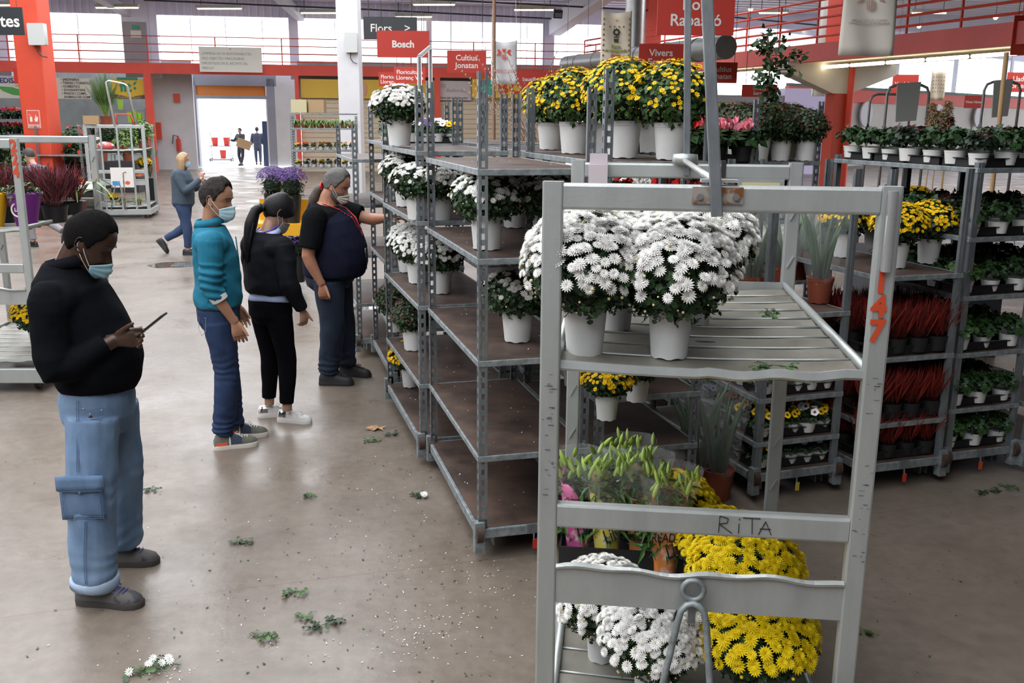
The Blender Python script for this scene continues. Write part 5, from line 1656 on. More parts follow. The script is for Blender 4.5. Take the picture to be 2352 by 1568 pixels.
# ---------------------------------------------------------------- 3 woman with ponytail
def woman_black():
    t = thing('person', 'woman with a black ponytail, black jumper and white trainers, seen from behind', 'person', (-1.71, 6.62, 0), math.radians(-38))
    sk = skin('light_tan_skin', (.36, .20, .13))
    Rg = [(.76, .0, .14, .11), (.86, -.01, .17, .13), (.96, .0, .145, .105), (1.06, .0, .135, .10), (1.16, .0, .155, .11), (1.27, -.01, .165, .105), (1.34, -.015, .14, .085), (1.38, -.015, .07, .06)]
    b = MB(); torso(b, Rg, -.01)
    HT = headT((.01, .085, 1.50), math.radians(-22), math.radians(38), 0, 1.06)
    head_mesh(b, HT)
    limb(b, [(0, -.015, 1.33), (0, .01, 1.40), (0, .05, 1.46)], [.055, .048, .052])
    shR, elR, wrR = (.175, -.01, 1.29), (.245, -.03, 1.04), (.265, .06, .84)
    shL, elL, wrL = (-.175, -.01, 1.29), (-.23, .03, 1.04), (-.14, .20, .93)
    arm(b, shR, elR, wrR, .9); arm(b, shL, elL, wrL, .9)
    hand_mesh(b, wrR, (.0, .12, -1), (0, 1, .1), (-.4, -.45, -.5, -.55), .9, .4, .04)
    hand_mesh(b, wrL, (.4, .7, -.4), (.3, .6, .8), (.4, .45, .5, .55), .9)
    legs = (((.085, -.01, .82), (.12, .02, .46), (.13, -.01, .10)), ((-.085, -.01, .82), (-.075, .02, .46), (-.085, .0, .10)))
    for hp, kn, an in legs: limb(b, [hp, kn, an], [.075, .048, .034])
    body_finish(t, b, sk, .0045)
    BK = mat('black_wool', (.005, .006, .009), .75, 0, .2, 30, bump=.2, bscale=260, spec=.12)
    g = MB(); torso(g, [(.945, .0, .175, .125), (.965, .0, .198, .15), (1.02, .0, .205, .155), (1.10, .0, .20, .15), (1.19, .0, .20, .145), (1.27, -.01, .19, .13), (1.335, -.015, .155, .105), (1.37, -.01, .09, .085)], .006)
    for sh, el, wr in ((shR, elR, wrR), (shL, elL, wrL)):
        g.ball(sh, .07, 12, 8); g.ball((sh[0]*.72, sh[1], sh[2] - .02), (.10, .115, .09), 14, 10); limb(g, [sh, el, seg_to(sh, el, wr, 1.93)], [.078, .068, .042])
    me = fuse(g, .007, 6, 'jumper', folds(.008, (6, 6, 8), .5)); link('jumper', me, t, BK)
    # light blue shirt tail and collar
    LB = mat('pale_blue_shirt', (.42, .52, .78), .8, 0, .1, 20)
    q = MB(); n = 36; V = []
    for i in range(n + 1):
        a = 2*PI*i/n
        for z, e in ((.975, -.008), (.935, .0), (.895 + .015*math.sin(a*1.5), .010 + .003*math.sin(a*7))):
            V.append(((.172 + e)*math.cos(a), (.135 + e)*math.sin(a), z))
    q.add(V, [(i*3+j, i*3+j+1, (i+1)*3+j+1, (i+1)*3+j) for i in range(n) for j in range(2)])
    o = q.build('shirt_tail', LB, t, True); o.modifiers.new('t', 'SOLIDIFY').thickness = .003
    collar_band(t, LB, (0, .0, 1.355), (.07, .075), .035, -.30, .8, .022)
    BT_ = mat('black_trouser', (.004, .004, .006), .95, 0, .2, 20, spec=.06)
    g = MB(); torso(g, [(.74, .0, .11, .10), (.80, -.01, .165, .135), (.88, -.01, .168, .135), (.935, 0, .15, .115)], .004)
    for hp, kn, an in legs:
        limb(g, [(hp[0], hp[1], .80), (kn[0], kn[1], .46), (an[0], an[1], .155)], [(.095, .095), (.062, .066), (.046, .05)], 16)
    me = fuse(g, .0065, 4, 'trousers', folds(.004, (7, 7, 9), .5)); link('trousers', me, t, BT_)
    UP = mat('white_trainer', (.68, .68, .66), .6, 0, .1, 20); SO = mat('white_sole', (.66, .63, .60), .6)
    SV = mat('mirror_heel', (.55, .5, .45), .12, .95)
    for c, a in (((.135, .05, 0), -48), ((-.085, .055, 0), -22)):
        shoe(t, c, math.radians(a - 14), UP, SO, M['letter'], .26, .09, .07, extra=[('heel_patch', SV, -.47, -.22, .2, 1.0)])
    # hair: smooth cap, parting down the face, tail
    HM = mat('black_hair', (.004, .0035, .004), .45, 0, .3, 30, bump=.3, bscale=200, spec=.22, stretch=(1, 1, .2))
    hr = hair_mesh(HT, interp_line([(0, .16), (30, .12), (50, .0), (70, -.10), (90, -.12), (110, -.22), (180, -.34)]), lambda th, z: .055 + .01*math.cos(th*2), .006, grain=(30, 30, 4))
    link('hair', hr, t, HM)
    q = MB(); p = HT @ Vector((0, -.43, -.12))
    rr_ = random.Random(4)
    limb(q, [p, p + Vector((-.01, -.055, -.02)), p + Vector((-.015, -.095, -.11)), p + Vector((-.02, -.125, -.24)), p + Vector((-.025, -.14, -.37))], [.026, .036, .044, .034, .006], 14)
    for i in range(26):
        dx, dy = rr_.uniform(-.03, .03), rr_.uniform(-.02, .012)
        q.tube([p + Vector((dx*.4, -.05 + dy*.4, -.02)), p + Vector((dx*1.1 - .01, -.095 + dy, -.12)), p + Vector((dx*1.2 - .02, -.125 + dy, -.25)), p + Vector((dx - .025, -.14 + dy, -.33 - rr_.uniform(0, .08)))], [.008, .010, .008, .002], 5)
    tl = q.build('ponytail', HM, t, True)
    q = MB(); q.tube([p + Vector((.026*math.cos(a), -.012, .026*math.sin(a))) for a in [2*PI*i/12 for i in range(13)]], .006, 6, caps=False); q.build('hair_tie', M['black_plastic'], t, True)
    m = face_mask(HT, t, mat('grey_mask', (.36, .33, .34), .8), top=-.05, side=-.15, bot=-.52, tent=.12, span=66, name='face_mask')
    q = MB(); BL = mat('blue_cord', (.05, .07, .5), .5)
    q.tube([(.072*math.cos(a), .0 + .082*math.sin(a), 1.405 + .03*math.sin(a)) for a in [-PI*.95 + PI*1.5*i/16 for i in range(17)]], .005, 6); q.build('lanyard', BL, t, True)
    return t
woman_black()

# ---------------------------------------------------------------- 4 man in navy vest
def man_vest():
    t = thing('person', 'heavy man in a navy vest with grey ponytail and red lanyard reaching into the shelf', 'person', (-1.485, 7.72, 0), math.radians(-96))
    sk = skin('ruddy_skin', (.36, .165, .10))
    Rg = [(.80, .0, .16, .15), (.90, .0, .18, .17), (1.0, .0, .195, .185), (1.1, .01, .205, .195), (1.2, .01, .22, .205), (1.32, -.015, .225, .19), (1.42, -.03, .20, .14), (1.48, -.02, .11, .09)]
    b = MB(); torso(b, Rg, -.012)
    HT = headT((0, .07, 1.62), math.radians(-6), math.radians(20), 0, 1.13)
    head_mesh(b, HT)
    limb(b, [(0, -.02, 1.44), (0, .0, 1.53), (0, .05, 1.60)], [.085, .072, .072])
    shR, elR, wrR = (.235, -.05, 1.385), (.285, -.10, 1.09), (.27, .0, .86)
    shL, elL, wrL = (-.22, .03, 1.40), (-.20, .29, 1.34), (-.03, .50, 1.375)
    arm(b, shR, elR, wrR, 1.25); arm(b, shL, elL, wrL, 1.2)
    hand_mesh(b, wrR, (0, .1, -1), (0, 1, .1), (-.5, -.6, -.65, -.7), 1.08, .4, .03)
    hand_mesh(b, wrL, (.15, 1, -.02), (1, -.2, .1), (.12, .35, .4, .45), 1.05, .5, .06)
    legs = (((.11, .0, .88), (.13, .03, .50), (.13, -.02, .09)), ((-.11, .0, .88), (-.13, .04, .50), (-.15, .05, .09)))
    for hp, kn, an in legs: limb(b, [hp, kn, an], [.09, .06, .042])
    body_finish(t, b, sk, .005)
    g = MB(); torso(g, [(1.18, .01, .222, .215), (1.32, -.015, .228, .195), (1.42, -.03, .205, .15), (1.475, -.02, .12, .10)], .002)
    for sh, el, wr, e in ((shR, elR, wrR, .80), (shL, elL, wrL, .66)):
        g.ball(sh, .095, 12, 8); limb(g, [sh, seg_to(sh, el, wr, e*.5), seg_to(sh, el, wr, e)], [.098, .094, .088])
    me = fuse(g, .008, 5, 'tshirt', folds(.006, (6, 6, 8), .5)); link('tshirt', me, t, mat('black_cotton', (.006, .007, .008), .9, spec=.06))
    g = MB(); torso(g, [(.89, .02, .222, .225), (.91, .02, .236, .243), (.95, .02, .242, .252), (1.03, .035, .245, .26), (1.12, .035, .245, .258), (1.22, .015, .24, .24), (1.32, -.015, .232, .215), (1.41, -.03, .19, .165), (1.47, -.02, .115, .11)], .004)
    NV = mat('navy_vest', (.010, .012, .026), .85, 0, .15, 30, bump=.15, bscale=240, spec=.08)
    me = fuse(g, .008, 5, 'vest', folds(.006, (5, 5, 6), .5)); vs = link('vest', me, t, NV)
    q = MB(); q.tube([(.002, .263, 1.42 - .05*i + (-.0) ) if i else (.002, .15, 1.43) for i in range(0)] or [(.002, .14, 1.44), (.002, .215, 1.32), (.002, .262, 1.2), (.002, .30, 1.1), (.002, .295, .95)], .003, 5); q.build('zip', M['cable'], vs)
    g = MB(); torso(g, [(.78, .0, .14, .13), (.84, -.01, .20, .19), (.90, -.015, .205, .205), (.95, .0, .205, .21)], .004)
    for hp, kn, an in legs:
        limb(g, [(hp[0], hp[1], .86), (kn[0], kn[1], .50), (an[0], an[1], .10)], [(.125, .13), (.098, .10), (.082, .086)], 18)
    def jf(p):
        f = math.sin(p.z*110 + 7*noise.noise(p*7)); lo = max(0, 1 - (p.z - .1)/.22)
        return folds(.007, (6, 6, 6), .6)(p) + .005*lo*f
    me = fuse(g, .008, 4, 'jeans', jf); jn = link('jeans', me, t, JE('navy_denim', (.022, .035, .06), (.008, .013, .025), 5))
    q = MB(); q.tube([(.2, .02, .90), (.215, -.04, .885), (.205, -.09, .885)], .002, 5); q.build('pocket_seam', mat('grey_stitch', (.2, .22, .25), .8), jn)
    BS = mat('black_shoe', (.012, .012, .013), .6); 
    shoe(t, (.14, .05, 0), math.radians(6), BS, BS, BS, .29, .105, .09)
    shoe(t, (-.15, .13, 0), math.radians(-8), BS, BS, BS, .29, .105, .09)
    GH = mat('grey_hair', (.045, .041, .038), .7, 0, .3, 18, col2=(.16, .15, .14), bump=.8, bscale=200, stretch=(1, .3, 1))
    hr = hair_mesh(HT, interp_line([(0, .36), (35, .33), (52, .22), (68, .12), (82, -.10), (95, .0), (110, -.16), (180, -.30)]), lambda th, z: .04, .022, grain=(45, 8, 45))
    link('hair', hr, t, GH)
    q = MB(); p = HT @ Vector((0, -.43, -.18)); rr_ = random.Random(8)
    limb(q, [p, p + Vector((0, -.04, -.03)), p + Vector((.01, -.075, -.10)), p + Vector((.01, -.11, -.19)), p + Vector((.01, -.14, -.25))], [.02, .036, .042, .034, .008], 12)
    for i in range(30):
        dx, dz = rr_.uniform(-.035, .035), rr_.uniform(-.02, .03)
        q.tube([p, p + Vector((dx, -.06, -.04 + dz)), p + Vector((dx*1.3, -.10 + dz, -.14 + dz)), p + Vector((dx*1.4, -.145 + dz*.5, -.22 + dz))], [.006, .009, .008, .002], 5)
    q.build('ponytail', mat('brown_grey_hair', (.05, .035, .026), .6), t, True)
    q = MB(); q.tube([p + Vector((.028*math.cos(a), -.01, .028*math.sin(a))) for a in [2*PI*i/12 for i in range(13)]], .008, 6, caps=False); q.build('hair_tie', mat('red_tie', (.6, .03, .03), .6), t, True)
    # beard
    V = []; q = MB(); nu, nv = 28, 10
    for j in range(nv + 1):
        for i in range(nu + 1):
            th = math.radians(-92 + 184*i/nu); z = -.47 + .35*j/nv
            V.append(HT @ headpt(th, z, False, .012 + .012*math.sin(PI*min(1, j/nv*1.0))*1.0 if 0 < j < nv else -.01))
    k = nu + 1; q.add(V, [(j*k+i, j*k+i+1, (j+1)*k+i+1, (j+1)*k+i) for j in range(nv) for i in range(nu)])
    q.build('beard', mat('grey_beard', (.10, .085, .075), .8, bump=.8, bscale=300), t, True)
    q = MB()
    for sg in (-1, 1): q.tube([HT @ (headpt(math.radians(d)*sg, .11, True, .006)) for d in (8, 16, 24, 32, 40)], .003, 5)
    q.build('eyebrow', GH, t)
    eyes(HT, t)
    face_mask(HT, t, mat('beige_mask', (.55, .51, .46), .8), top=-.12, side=-.24, bot=-.50, tent=.10, span=60, pleat=.016, low_ear=-.05)
    RL = mat('red_lanyard', (.62, .03, .03), .5)
    q = MB()
    for sg in (-1, 1):
        q.bar((sg*.10, -.03, 1.49), (sg*.085, .11, 1.44), .003, .014, up=Vector((sg, 0, 0)))
        q.bar((sg*.085, .11, 1.44), (sg*.045, .20, 1.37), .014, .003)
        q.bar((sg*.045, .20, 1.37), (.004, .262, 1.24), .014, .003)
    q.bar((.004, .262, 1.245), (.004, .272, 1.16), .014, .004)
    ln = q.build('lanyard', RL, t)
    q = MB()
    for i in range(9):
        f = i/8; p = Vector((.10, -.03, 1.49)).lerp(Vector((.085, .11, 1.44)), f) if False else Vector((.095, -.01, 1.485)).lerp(Vector((.05, .195, 1.378)), f)
        q.ball((p.x + .004, p.y, p.z + .002), .0035, 6, 4)
    q.build('lanyard_dots', M['letter'], ln)
    q = MB(); q.box((.004, .293, 1.09), (.058, .004, .075)); bd = q.build('badge', M['letter'], t)
    q = MB(); q.box((.004, .2965, 1.073), (.054, .003, .036)); q.build('badge_band', mat('badge_green', (.03, .22, .12), .5), bd)
    return t
man_vest()

# ---------------------------------------------------------------- others
def simple(label, loc, rz, H, topm, panm, skm, hairm, armR, armL, legs, fat=1., head=(0, .03, 0, 0), hairline=None, vox=.01, hands=True, shoem=None, hem=.93, sleeve=1.9, extra=None, shoes_at=None):
    k = H / 1.70
    t = thing('person', label, 'person', loc, rz)
    Rg = [(.80*k, .0, .15*fat, .12*fat), (.90*k, 0, .17*fat, .13*fat), (1.02*k, .01, .165*fat, .135*fat), (1.12*k, .01, .165*fat, .13*fat), (1.25*k, .01, .175*fat, .13*fat), (1.34*k, -.01, .175*fat, .11*fat), (1.40*k, -.01, .13*fat, .09*fat), (1.44*k, -.01, .065, .06)]
    b = MB(); torso(b, Rg, -.012)
    HT = headT((head[0], head[1], H - .115), head[2], head[3], 0, .97)
    head_mesh(b, HT)
    limb(b, [(0, -.01, 1.39*k), (0, head[1]*.5, H - .22), (0, head[1], H - .16)], [.06, .052, .055])
    for sh, el, wr, hd, tm, cu in (armR, armL):
        arm(b, sh, el, wr, fat**.5)
        hand_mesh(b, wr, hd, tm, cu, .95)
    for hp, kn, an in legs: limb(b, [hp, kn, an], [.078, .052, .036])
    me = fuse(b, vox*.6, 2, 'body'); link('body', me, t, skm)
    g = MB(); torso(g, [(hem*k, 0, .172*fat, .138*fat)] + [(a, y, w + .004, d + .006) for a, y, w, d in Rg[2:]], .006)
    for sh, el, wr, hd, tm, cu in (armR, armL):
        g.ball(sh, .068*fat**.5, 10, 7); limb(g, [sh, el, seg_to(sh, el, wr, sleeve)], [.07*fat**.5, .06*fat**.5, .042])
    me = fuse(g, vox, 4, 'jumper', folds(.006, (6, 6, 8), .5)); link('jumper', me, t, topm)
    g = MB(); torso(g, [(.76*k, 0, .11, .10), (.84*k, 0, .165*fat, .135*fat), (.95*k, 0, .165*fat, .13*fat)], .0)
    for hp, kn, an in legs:
        e = an if an[2] > .2 else (an[0], an[1], .12)
        limb(g, [hp, kn, e], [.098*fat**.5, .07*fat**.5, .055])
    me = fuse(g, vox, 3, 'trousers', folds(.005, (7, 7, 7), .5)); link('trousers', me, t, panm)
    hr = hair_mesh(HT, interp_line(hairline or [(0, .33), (50, .22), (78, -.05), (95, .0), (120, -.22), (180, -.28)]), lambda th, z: .045, .02, res=(40, 28))
    link('hair', hr, t, hairm)
    for c, a, pit in (shoes_at or ()):
        shoe(t, c, a, shoem or M['black_plastic'], M['rubber'], M['black_plastic'], .27, .095, .08, pitch=pit)
    if extra: extra(t, HT)
    return t
def blonde_extra(t, HT):
    face_mask(HT, t, MASKB, top=-.05, side=-.15, bot=-.50, tent=.11, span=62)
    BH = mat('blonde_hair', (.50, .33, .17), .6, 0, .3, 14, col2=(.3, .19, .09), bump=.4, bscale=90, stretch=(1, 1, .2))
    q = MB(); n = 22; V = []
    for i in range(n + 1):
        th = math.radians(62 + (298 - 62)*i/n)
        for z, off in ((.30, .05), (.0, .09), (-.3, .10), (-.6, .10), (-.78 - .05*math.sin(i*1.9), .05)):
            zz = max(-.25, z)
            p = headpt(th if th < PI else th - 2*PI, zz, False, off); p.z = z; p.y -= .05 if z < -.5 else 0
            V.append(HT @ p)
    q.add(V, [(i*5+j, i*5+j+1, (i+1)*5+j+1, (i+1)*5+j) for i in range(n) for j in range(4)])
    o = q.build('long_hair', BH, t, True); o.modifiers.new('t', 'SOLIDIFY').thickness = .02
BHM = mat('blonde_crown', (.48, .33, .18), .6, 0, .3, 14, bump=.4, bscale=90)
simple('woman with long blonde hair and grey jumper walking with one finger raised', (-5.25, 15.2, 0), math.radians(-88), 1.60,
       mat('slate_knit', (.055, .08, .11), .85), JE('mid_denim', (.06, .10, .20), (.03, .05, .11), 5), skin('fair_skin', (.55, .30, .22)), BHM,
       ((.19, 0, 1.28), (.24, .12, 1.03), (.13, .36, 1.22), (0, .05, 1), (-.3, -1, 0), (.05, -1.1, -1.2, -1.2)),
       ((-.19, 0, 1.28), (-.24, .1, 1.04), (-.12, .30, 1.10), (.2, .5, .8), (.6, 0, .8), (.4, .5, .6, .6)),
       [((.09, 0, .80), (.10, .07, .44), (.09, .05, .08)), ((-.09, 0, .80), (-.09, -.03, .43), (-.09, -.34, .24))],
       fat=1.18, head=(0, .05, 0, math.radians(6)), extra=blonde_extra, shoes_at=(((.09, .1, 0), 0, 0), ((-.09, -.42, .10), 0, math.radians(-52))), hem=.86)
pp = at_z(98, 566)
simple('grey haired person in a plaid shirt walking away behind the cart painted 224', (pp.x, pp.y, 0), math.radians(60), 1.62,
       mat('plaid_shirt', (.25, .2, .22), .8, 0, 0, 30, col2=(.05, .05, .08), thr=(.48, .52)), mat('grey_trouser', (.25, .24, .25), .8), skin('fair_skin_walker', (.5, .28, .2)), mat('dark_grey_hair', (.05, .045, .045), .7),
       ((.19, 0, 1.28), (.24, .02, 1.03), (.22, .18, .9), (0, .4, -1), (0, 1, .3), (-.3, -.3, -.3, -.3)),
       ((-.19, 0, 1.28), (-.24, .02, 1.03), (-.2, .2, .95), (0, .8, -.6), (0, .8, .6), (.3, .3, .3, .3)),
       [((.09, 0, .82), (.10, -.05, .44), (.12, -.40, .28)), ((-.09, 0, .82), (-.10, .12, .45), (-.09, .10, .08))],
       fat=1.05, head=(0, .10, 0, math.radians(30)), shoes_at=(((.12, -.47, .16), 0, math.radians(-60)), ((-.09, .14, 0), 0, 0)))
pd = at_z(556, 380)
dk = mat('dark_coat', (.03, .03, .045), .8); dk2 = mat('blue_grey_suit', (.05, .06, .10), .8)
simple('person in dark clothes carrying a cardboard box in the bright doorway', (pd.x, pd.y, 0), math.radians(150), 1.68, dk, dk, skin('skin_far', (.4, .25, .18)), dk,
       ((.19, 0, 1.36), (.28, .1, 1.12), (.30, .35, 1.15), (0, 1, 0), (0, 0, 1), (.3, .3, .3, .3)), ((-.19, 0, 1.36), (-.28, .12, 1.12), (-.18, .36, 1.1), (0, 1, 0), (0, 0, 1), (.3, .3, .3, .3)),
       [((.09, 0, .86), (.10, .06, .46), (.1, -.04, .08)), ((-.09, 0, .86), (-.10, .02, .46), (-.1, .12, .08))], fat=1.12, vox=.02, shoes_at=(((.1, 0, 0), 0, 0), ((-.1, .16, 0), 0, 0)))
q = MB(); q.box((0, 0, 0), (.62, .30, .40)); o = q.build('cardboard_box', M['card']); o.location = (pd.x + .28, pd.y - .5, .98); o.rotation_euler = (0, .35, .3)
tag(o, 'brown cardboard box carried by the person in the doorway', 'box')
pd = at_z(594, 378)
simple('person in a blue grey suit walking out through the bright doorway', (pd.x, pd.y, 0), math.radians(10), 1.72, dk2, dk2, skin('skin_far_two', (.4, .25, .18)), dk,
       ((.2, 0, 1.38), (.27, -.03, 1.12), (.26, .05, .9), (0, .1, -1), (0, 1, 0), (-.3, -.3, -.3, -.3)), ((-.2, 0, 1.38), (-.27, 0, 1.12), (-.26, .1, .9), (0, .1, -1), (0, 1, 0), (.3, .3, .3, .3)),
       [((.09, 0, .88), (.10, .06, .47), (.1, -.04, .08)), ((-.09, 0, .88), (-.10, .02, .47), (-.1, .12, .08))], fat=1.1, vox=.02, shoes_at=(((.1, 0, 0), 0, 0), ((-.1, .16, 0), 0, 0)))
# ================================================================ signs, lamps, shops
def board(px0, py0, px1, py1, lines, width=.9, label='', cat='sign', m=None, lm=None, size=.3, name='hanging_sign', yaw=0., bold=.006, z_up=True, lsp=.95, wires=True, dist=None, align='CENTER'):
    w = px1 - px0
    d = dist or width * FPX / w
    c = at_y((px0 + px1)/2, (py0 + py1)/2, d)
    sc_ = d * (.974 + .0) / FPX * 1.0
    r = ray((px0 + px1)/2, (py0 + py1)/2); ax = d / r.y      # axial distance
    W = w * ax / FPX; H = (py1 - py0) * ax / FPX
    t = thing(name, label, cat, c, yaw)
    q = MB(); q.box((0, 0, 0), (W, .02, H)); q.build('board', m or M['red'], t)
    if lines:
        text('\n'.join(lines), H*size, (0 if align == 'CENTER' else -W*.44, -.0125, -H*.01), t, lm or M['letter'], ext=.001, bold=bold*H, line=lsp, align=align)
    if wires:
        q = MB()
        for s in (-.4, .4): q.tube([(W*s, 0, H/2), (W*s*1.0, 0, H/2 + max(.3, ZR - c.z - H/2))], .004 if d < 20 else .008, 4)
        q.build('suspension_wire', M['cable'], t)
    return t, W, H
def red(px0, py0, px1, py1, lines, what, **k): return board(px0, py0, px1, py1, lines, label=what, **k)
red(866, 72, 986, 131, ['Bosch'], 'red hanging board lettered Bosch beside the white column', size=.36, bold=.012, width=.9)
red(1027, 117, 1117, 166, ['Cultius', 'Jonatan'], 'red hanging board lettered Cultius Jonatan in front of the bright windows', size=.36)
red(905, 154, 977, 190, ['Floricultura', 'Llorenç Vila'], 'red board lettered Floricultura Llorenç Vila, the larger and nearer of two', size=.36)
red(870, 166, 933, 198, ['Floricultura', 'Llorenç Vila'], 'smaller red board lettered Floricultura partly behind its nearer twin', size=.36)
red(1188, 165, 1254, 199, ['Lausiflor'], 'red hanging board lettered Lausiflor over the yellow shop sign', size=.36)
red(1296, 177, 1353, 222, ['Seleflor', ''], 'red hanging board lettered Seleflor above the yellow flowers', size=.30)
red(1467, 102, 1569, 162, ['Vivers', 'Espígol'], 'red hanging board lettered Vivers Espígol beside the silver duct', size=.36)
red(1510, -22, 1687, 79, ['Roig', 'Rabassó'], 'largest red board lettered Roig Rabassó behind the handle poles', size=.36)
red(1620, 144, 1693, 190, ['Cultius', 'Jonatan'], 'red board lettered Cultius Jonatan behind the handle poles', size=.36)
red(1704, 195, 1785, 222, ['Vivers', 'Serres'], 'pale red board half hidden by the climbing plant', size=.42)
red(2050, 172, 2109, 213, ['Verdulians'], 'red board lettered Verdulians in the windows at the right', size=.28)
red(2312, 167, 2372, 211, ['Lladó', 'Torrents'], 'red board lettered Lladó Torrents cut by the right edge', size=.36)
red(2325, 38, 2420, 125, [], 'big blank red board in the top right corner')
red(2215, 220, 2258, 248, ['Vives Navas'], 'small pale red board in front of the cream panels at the right', size=.28)
red(32, 158, 122, 192, ['Josep', 'Gómez'], 'red board lettered Josep half behind the red column', size=.42, dist=24)
red(-70, 18, 54, 79, ['Plantes'], 'black hanging board ending in tes at the left edge', m=M['dark_sign'], size=.62, dist=17, name='direction_sign', bold=.012)
red(835, 40, 958, 90, ['Flors    >'], 'black hanging board lettered Flors with an arrow', m=M['dark_sign'], size=.50, dist=20, name='direction_sign', bold=.004)
# banners
def banner(px0, py0, px1, py1, label, d, m, nm='hanging_banner'):
    r = ray((px0+px1)/2, (py0+py1)/2); ax = d / r.y
    W, H = (px1-px0)*ax/FPX, (py1-py0)*ax/FPX
    t = thing(nm, label, 'banner', at_y((px0+px1)/2, (py0+py1)/2, d), .04)
    q = MB(); n = 14; V = []
    for j in range(9):
        v = j/8
        for i in range(n + 1):
            u = i/n - .5
            sag = .05*H*(1 - (2*u)**2)*v**6
            V.append((u*W, .02*math.sin(u*9 + v*3), (v - .5)*H - sag))
    k = n + 1; q.add(V, [(j*k+i, j*k+i+1, (j+1)*k+i+1, (j+1)*k+i) for j in range(8) for i in range(n)])
    o = q.build('cloth', m, t, True); o.modifiers.new('t', 'SOLIDIFY').thickness = .004
    q = MB()
    for s in (-.48, .48): q.tube([(W*s, 0, H/2), (W*s*.9, 0, H/2 + 1.0)], .004, 4)
    q.build('suspension_wire', M['letter'], t)
    return t, W, H
def logo(t, W, H, cy, s, m, y=-.03):
    """market emblem: three leaf shapes above a sheaf of stripes"""
    q = MB()
    def pl_(pts): q.poly([(x*s, y, cy + z*s) for x, z in pts], .002, (0, -1, 0))
    pl_([(-.18, .9), (0, .78), (.18, .9), (.18, .55), (0, .42), (-.18, .55)])
    pl_([(-.75, .72), (-.5, .78), (-.3, .5), (-.5, .2), (-.85, .1), (-.62, .42)])
    pl_([(.75, .72), (.5, .78), (.3, .5), (.5, .2), (.85, .1), (.62, .42)])
    for i in range(5): pl_([(-.24 + .11*i, .3 - .06*abs(i - 2)), (-.17 + .11*i, .3 - .06*abs(i - 2)), (-.17 + .11*i, -.35 + .05*abs(i-2)), (-.24 + .11*i, -.35 + .05*abs(i-2))])
    q.build('emblem', m, t)
RP = mat('red_print', (.70, .10, .06), .6)
t, W, H = banner(1128, 94, 1187, 192, 'white cloth banner with a red emblem over the yellow shop sign', 21, mat('white_cloth', (.72, .72, .74), .8))
logo(t, W, H, H*.12, W*.36, RP)
text('MERCAT DE FLOR I PLANTA\nORNAMENTAL DE CATALUNYA', H*.045, (0, -.03, -H*.2), t, RP, ext=.001)
t, W, H = banner(1380, 27, 1450, 147, 'cream banner printed with a potted flower and Planta de temporada', 17, M['cream'])
BR = mat('dark_print', (.06, .05, .035), .7); GP = mat('green_print', (.30, .38, .10), .7); BP = mat('brown_print', (.28, .2, .13), .7)
text('Planta\nde temporada', H*.075, (0, -.03, -H*.20), t, GP, ext=.001, bold=.003)
text('Plante\nsaisonnière', H*.075, (0, -.03, -H*.37), t, RP, ext=.001, bold=.003)
logo(t, W, H, H*.30, W*.06, RP)
q = MB()
for k in range(8):
    a = PI/4*k; q.ball((W*.085*math.cos(a), -.032, H*.10 + W*.085*math.sin(a)), (W*.04, .003, W*.04), 8, 6)
q.tube([(0, -.032, H*.07), (0, -.032, -.01*H)], .006, 5)
for s in (-1, 1): q.ball((s*W*.05, -.032, H*.01), (W*.045, .003, W*.02), 8, 6)
q.poly([(-W*.085, -.03, -.02*H), (W*.085, -.03, -.02*H), (W*.06, -.03, -.085*H), (-W*.06, -.03, -.085*H)], .004, (0, -1, 0))
q.build('flower_drawing', BR, t)
q = MB()
for i in range(9):
    for s in (-1, 1): q.ball((s*W*.42, -.03, H*(.34 - i*.095)), (W*.035, .003, W*.035 + .004*(i % 2)), 5, 4)
for i in range(4): q.ball((W*(-.22 + .15*i), -.03, H*.2), (W*.03, .003, W*.035), 5, 4)
q.build('border_drawings', BP, t)
t, W, H = banner(1932, -40, 2058, 124, 'large pale banner hanging over the right gallery at the top', 11, mat('pale_cloth', (.85, .79, .69), .8))
logo(t, W, H, H*.18, W*.32, mat('faded_print', (.58, .42, .34), .8))
text('MERCAT DE FLOR I PLANTA\nORNAMENTAL DE CATALUNYA', H*.04, (0, -.03, -H*.05), t, mat('faded_text', (.52, .44, .38), .8), ext=.001)
t, W, H = banner(2137, 163, 2171, 230, 'small pale banner with rows of prints before the right windows', 30, M['cream'])
q = MB()
for j in range(5):
    for i in range(5): q.ball((W*(-.36 + .18*i), -.035, H*(.28 - .12*j)), (W*.04, .004, W*.04), 5, 4)
q.build('printed_rows', BP, t)
# notice on the far railing
c = at_y(530, 137, wy(-12.5) - 1.75)
t = thing('notice_board', 'pale notice board with four lines of text hung on the far gallery railing', 'sign', c, WA)
W, H = 2.38, .94
q = MB(); q.box((0, 0, 0), (W, .04, H)); q.build('board', mat('pale_notice', (.78, .77, .68), .6), t)
text("L'EMPRESA NO ES RESPONSABILITZA\nDELS OBJECTES I MERCADERIES\nDIPOSITADES EN EL RECINTE DEL\nMERCAT", .135, (-1.1, -.025, -.06), t, mat('grey_text', (.28, .28, .26), .7), ext=.001, align='LEFT', line=1.35, sx=.86)
logo(t, W, H, .38, .06, RP, -.025)
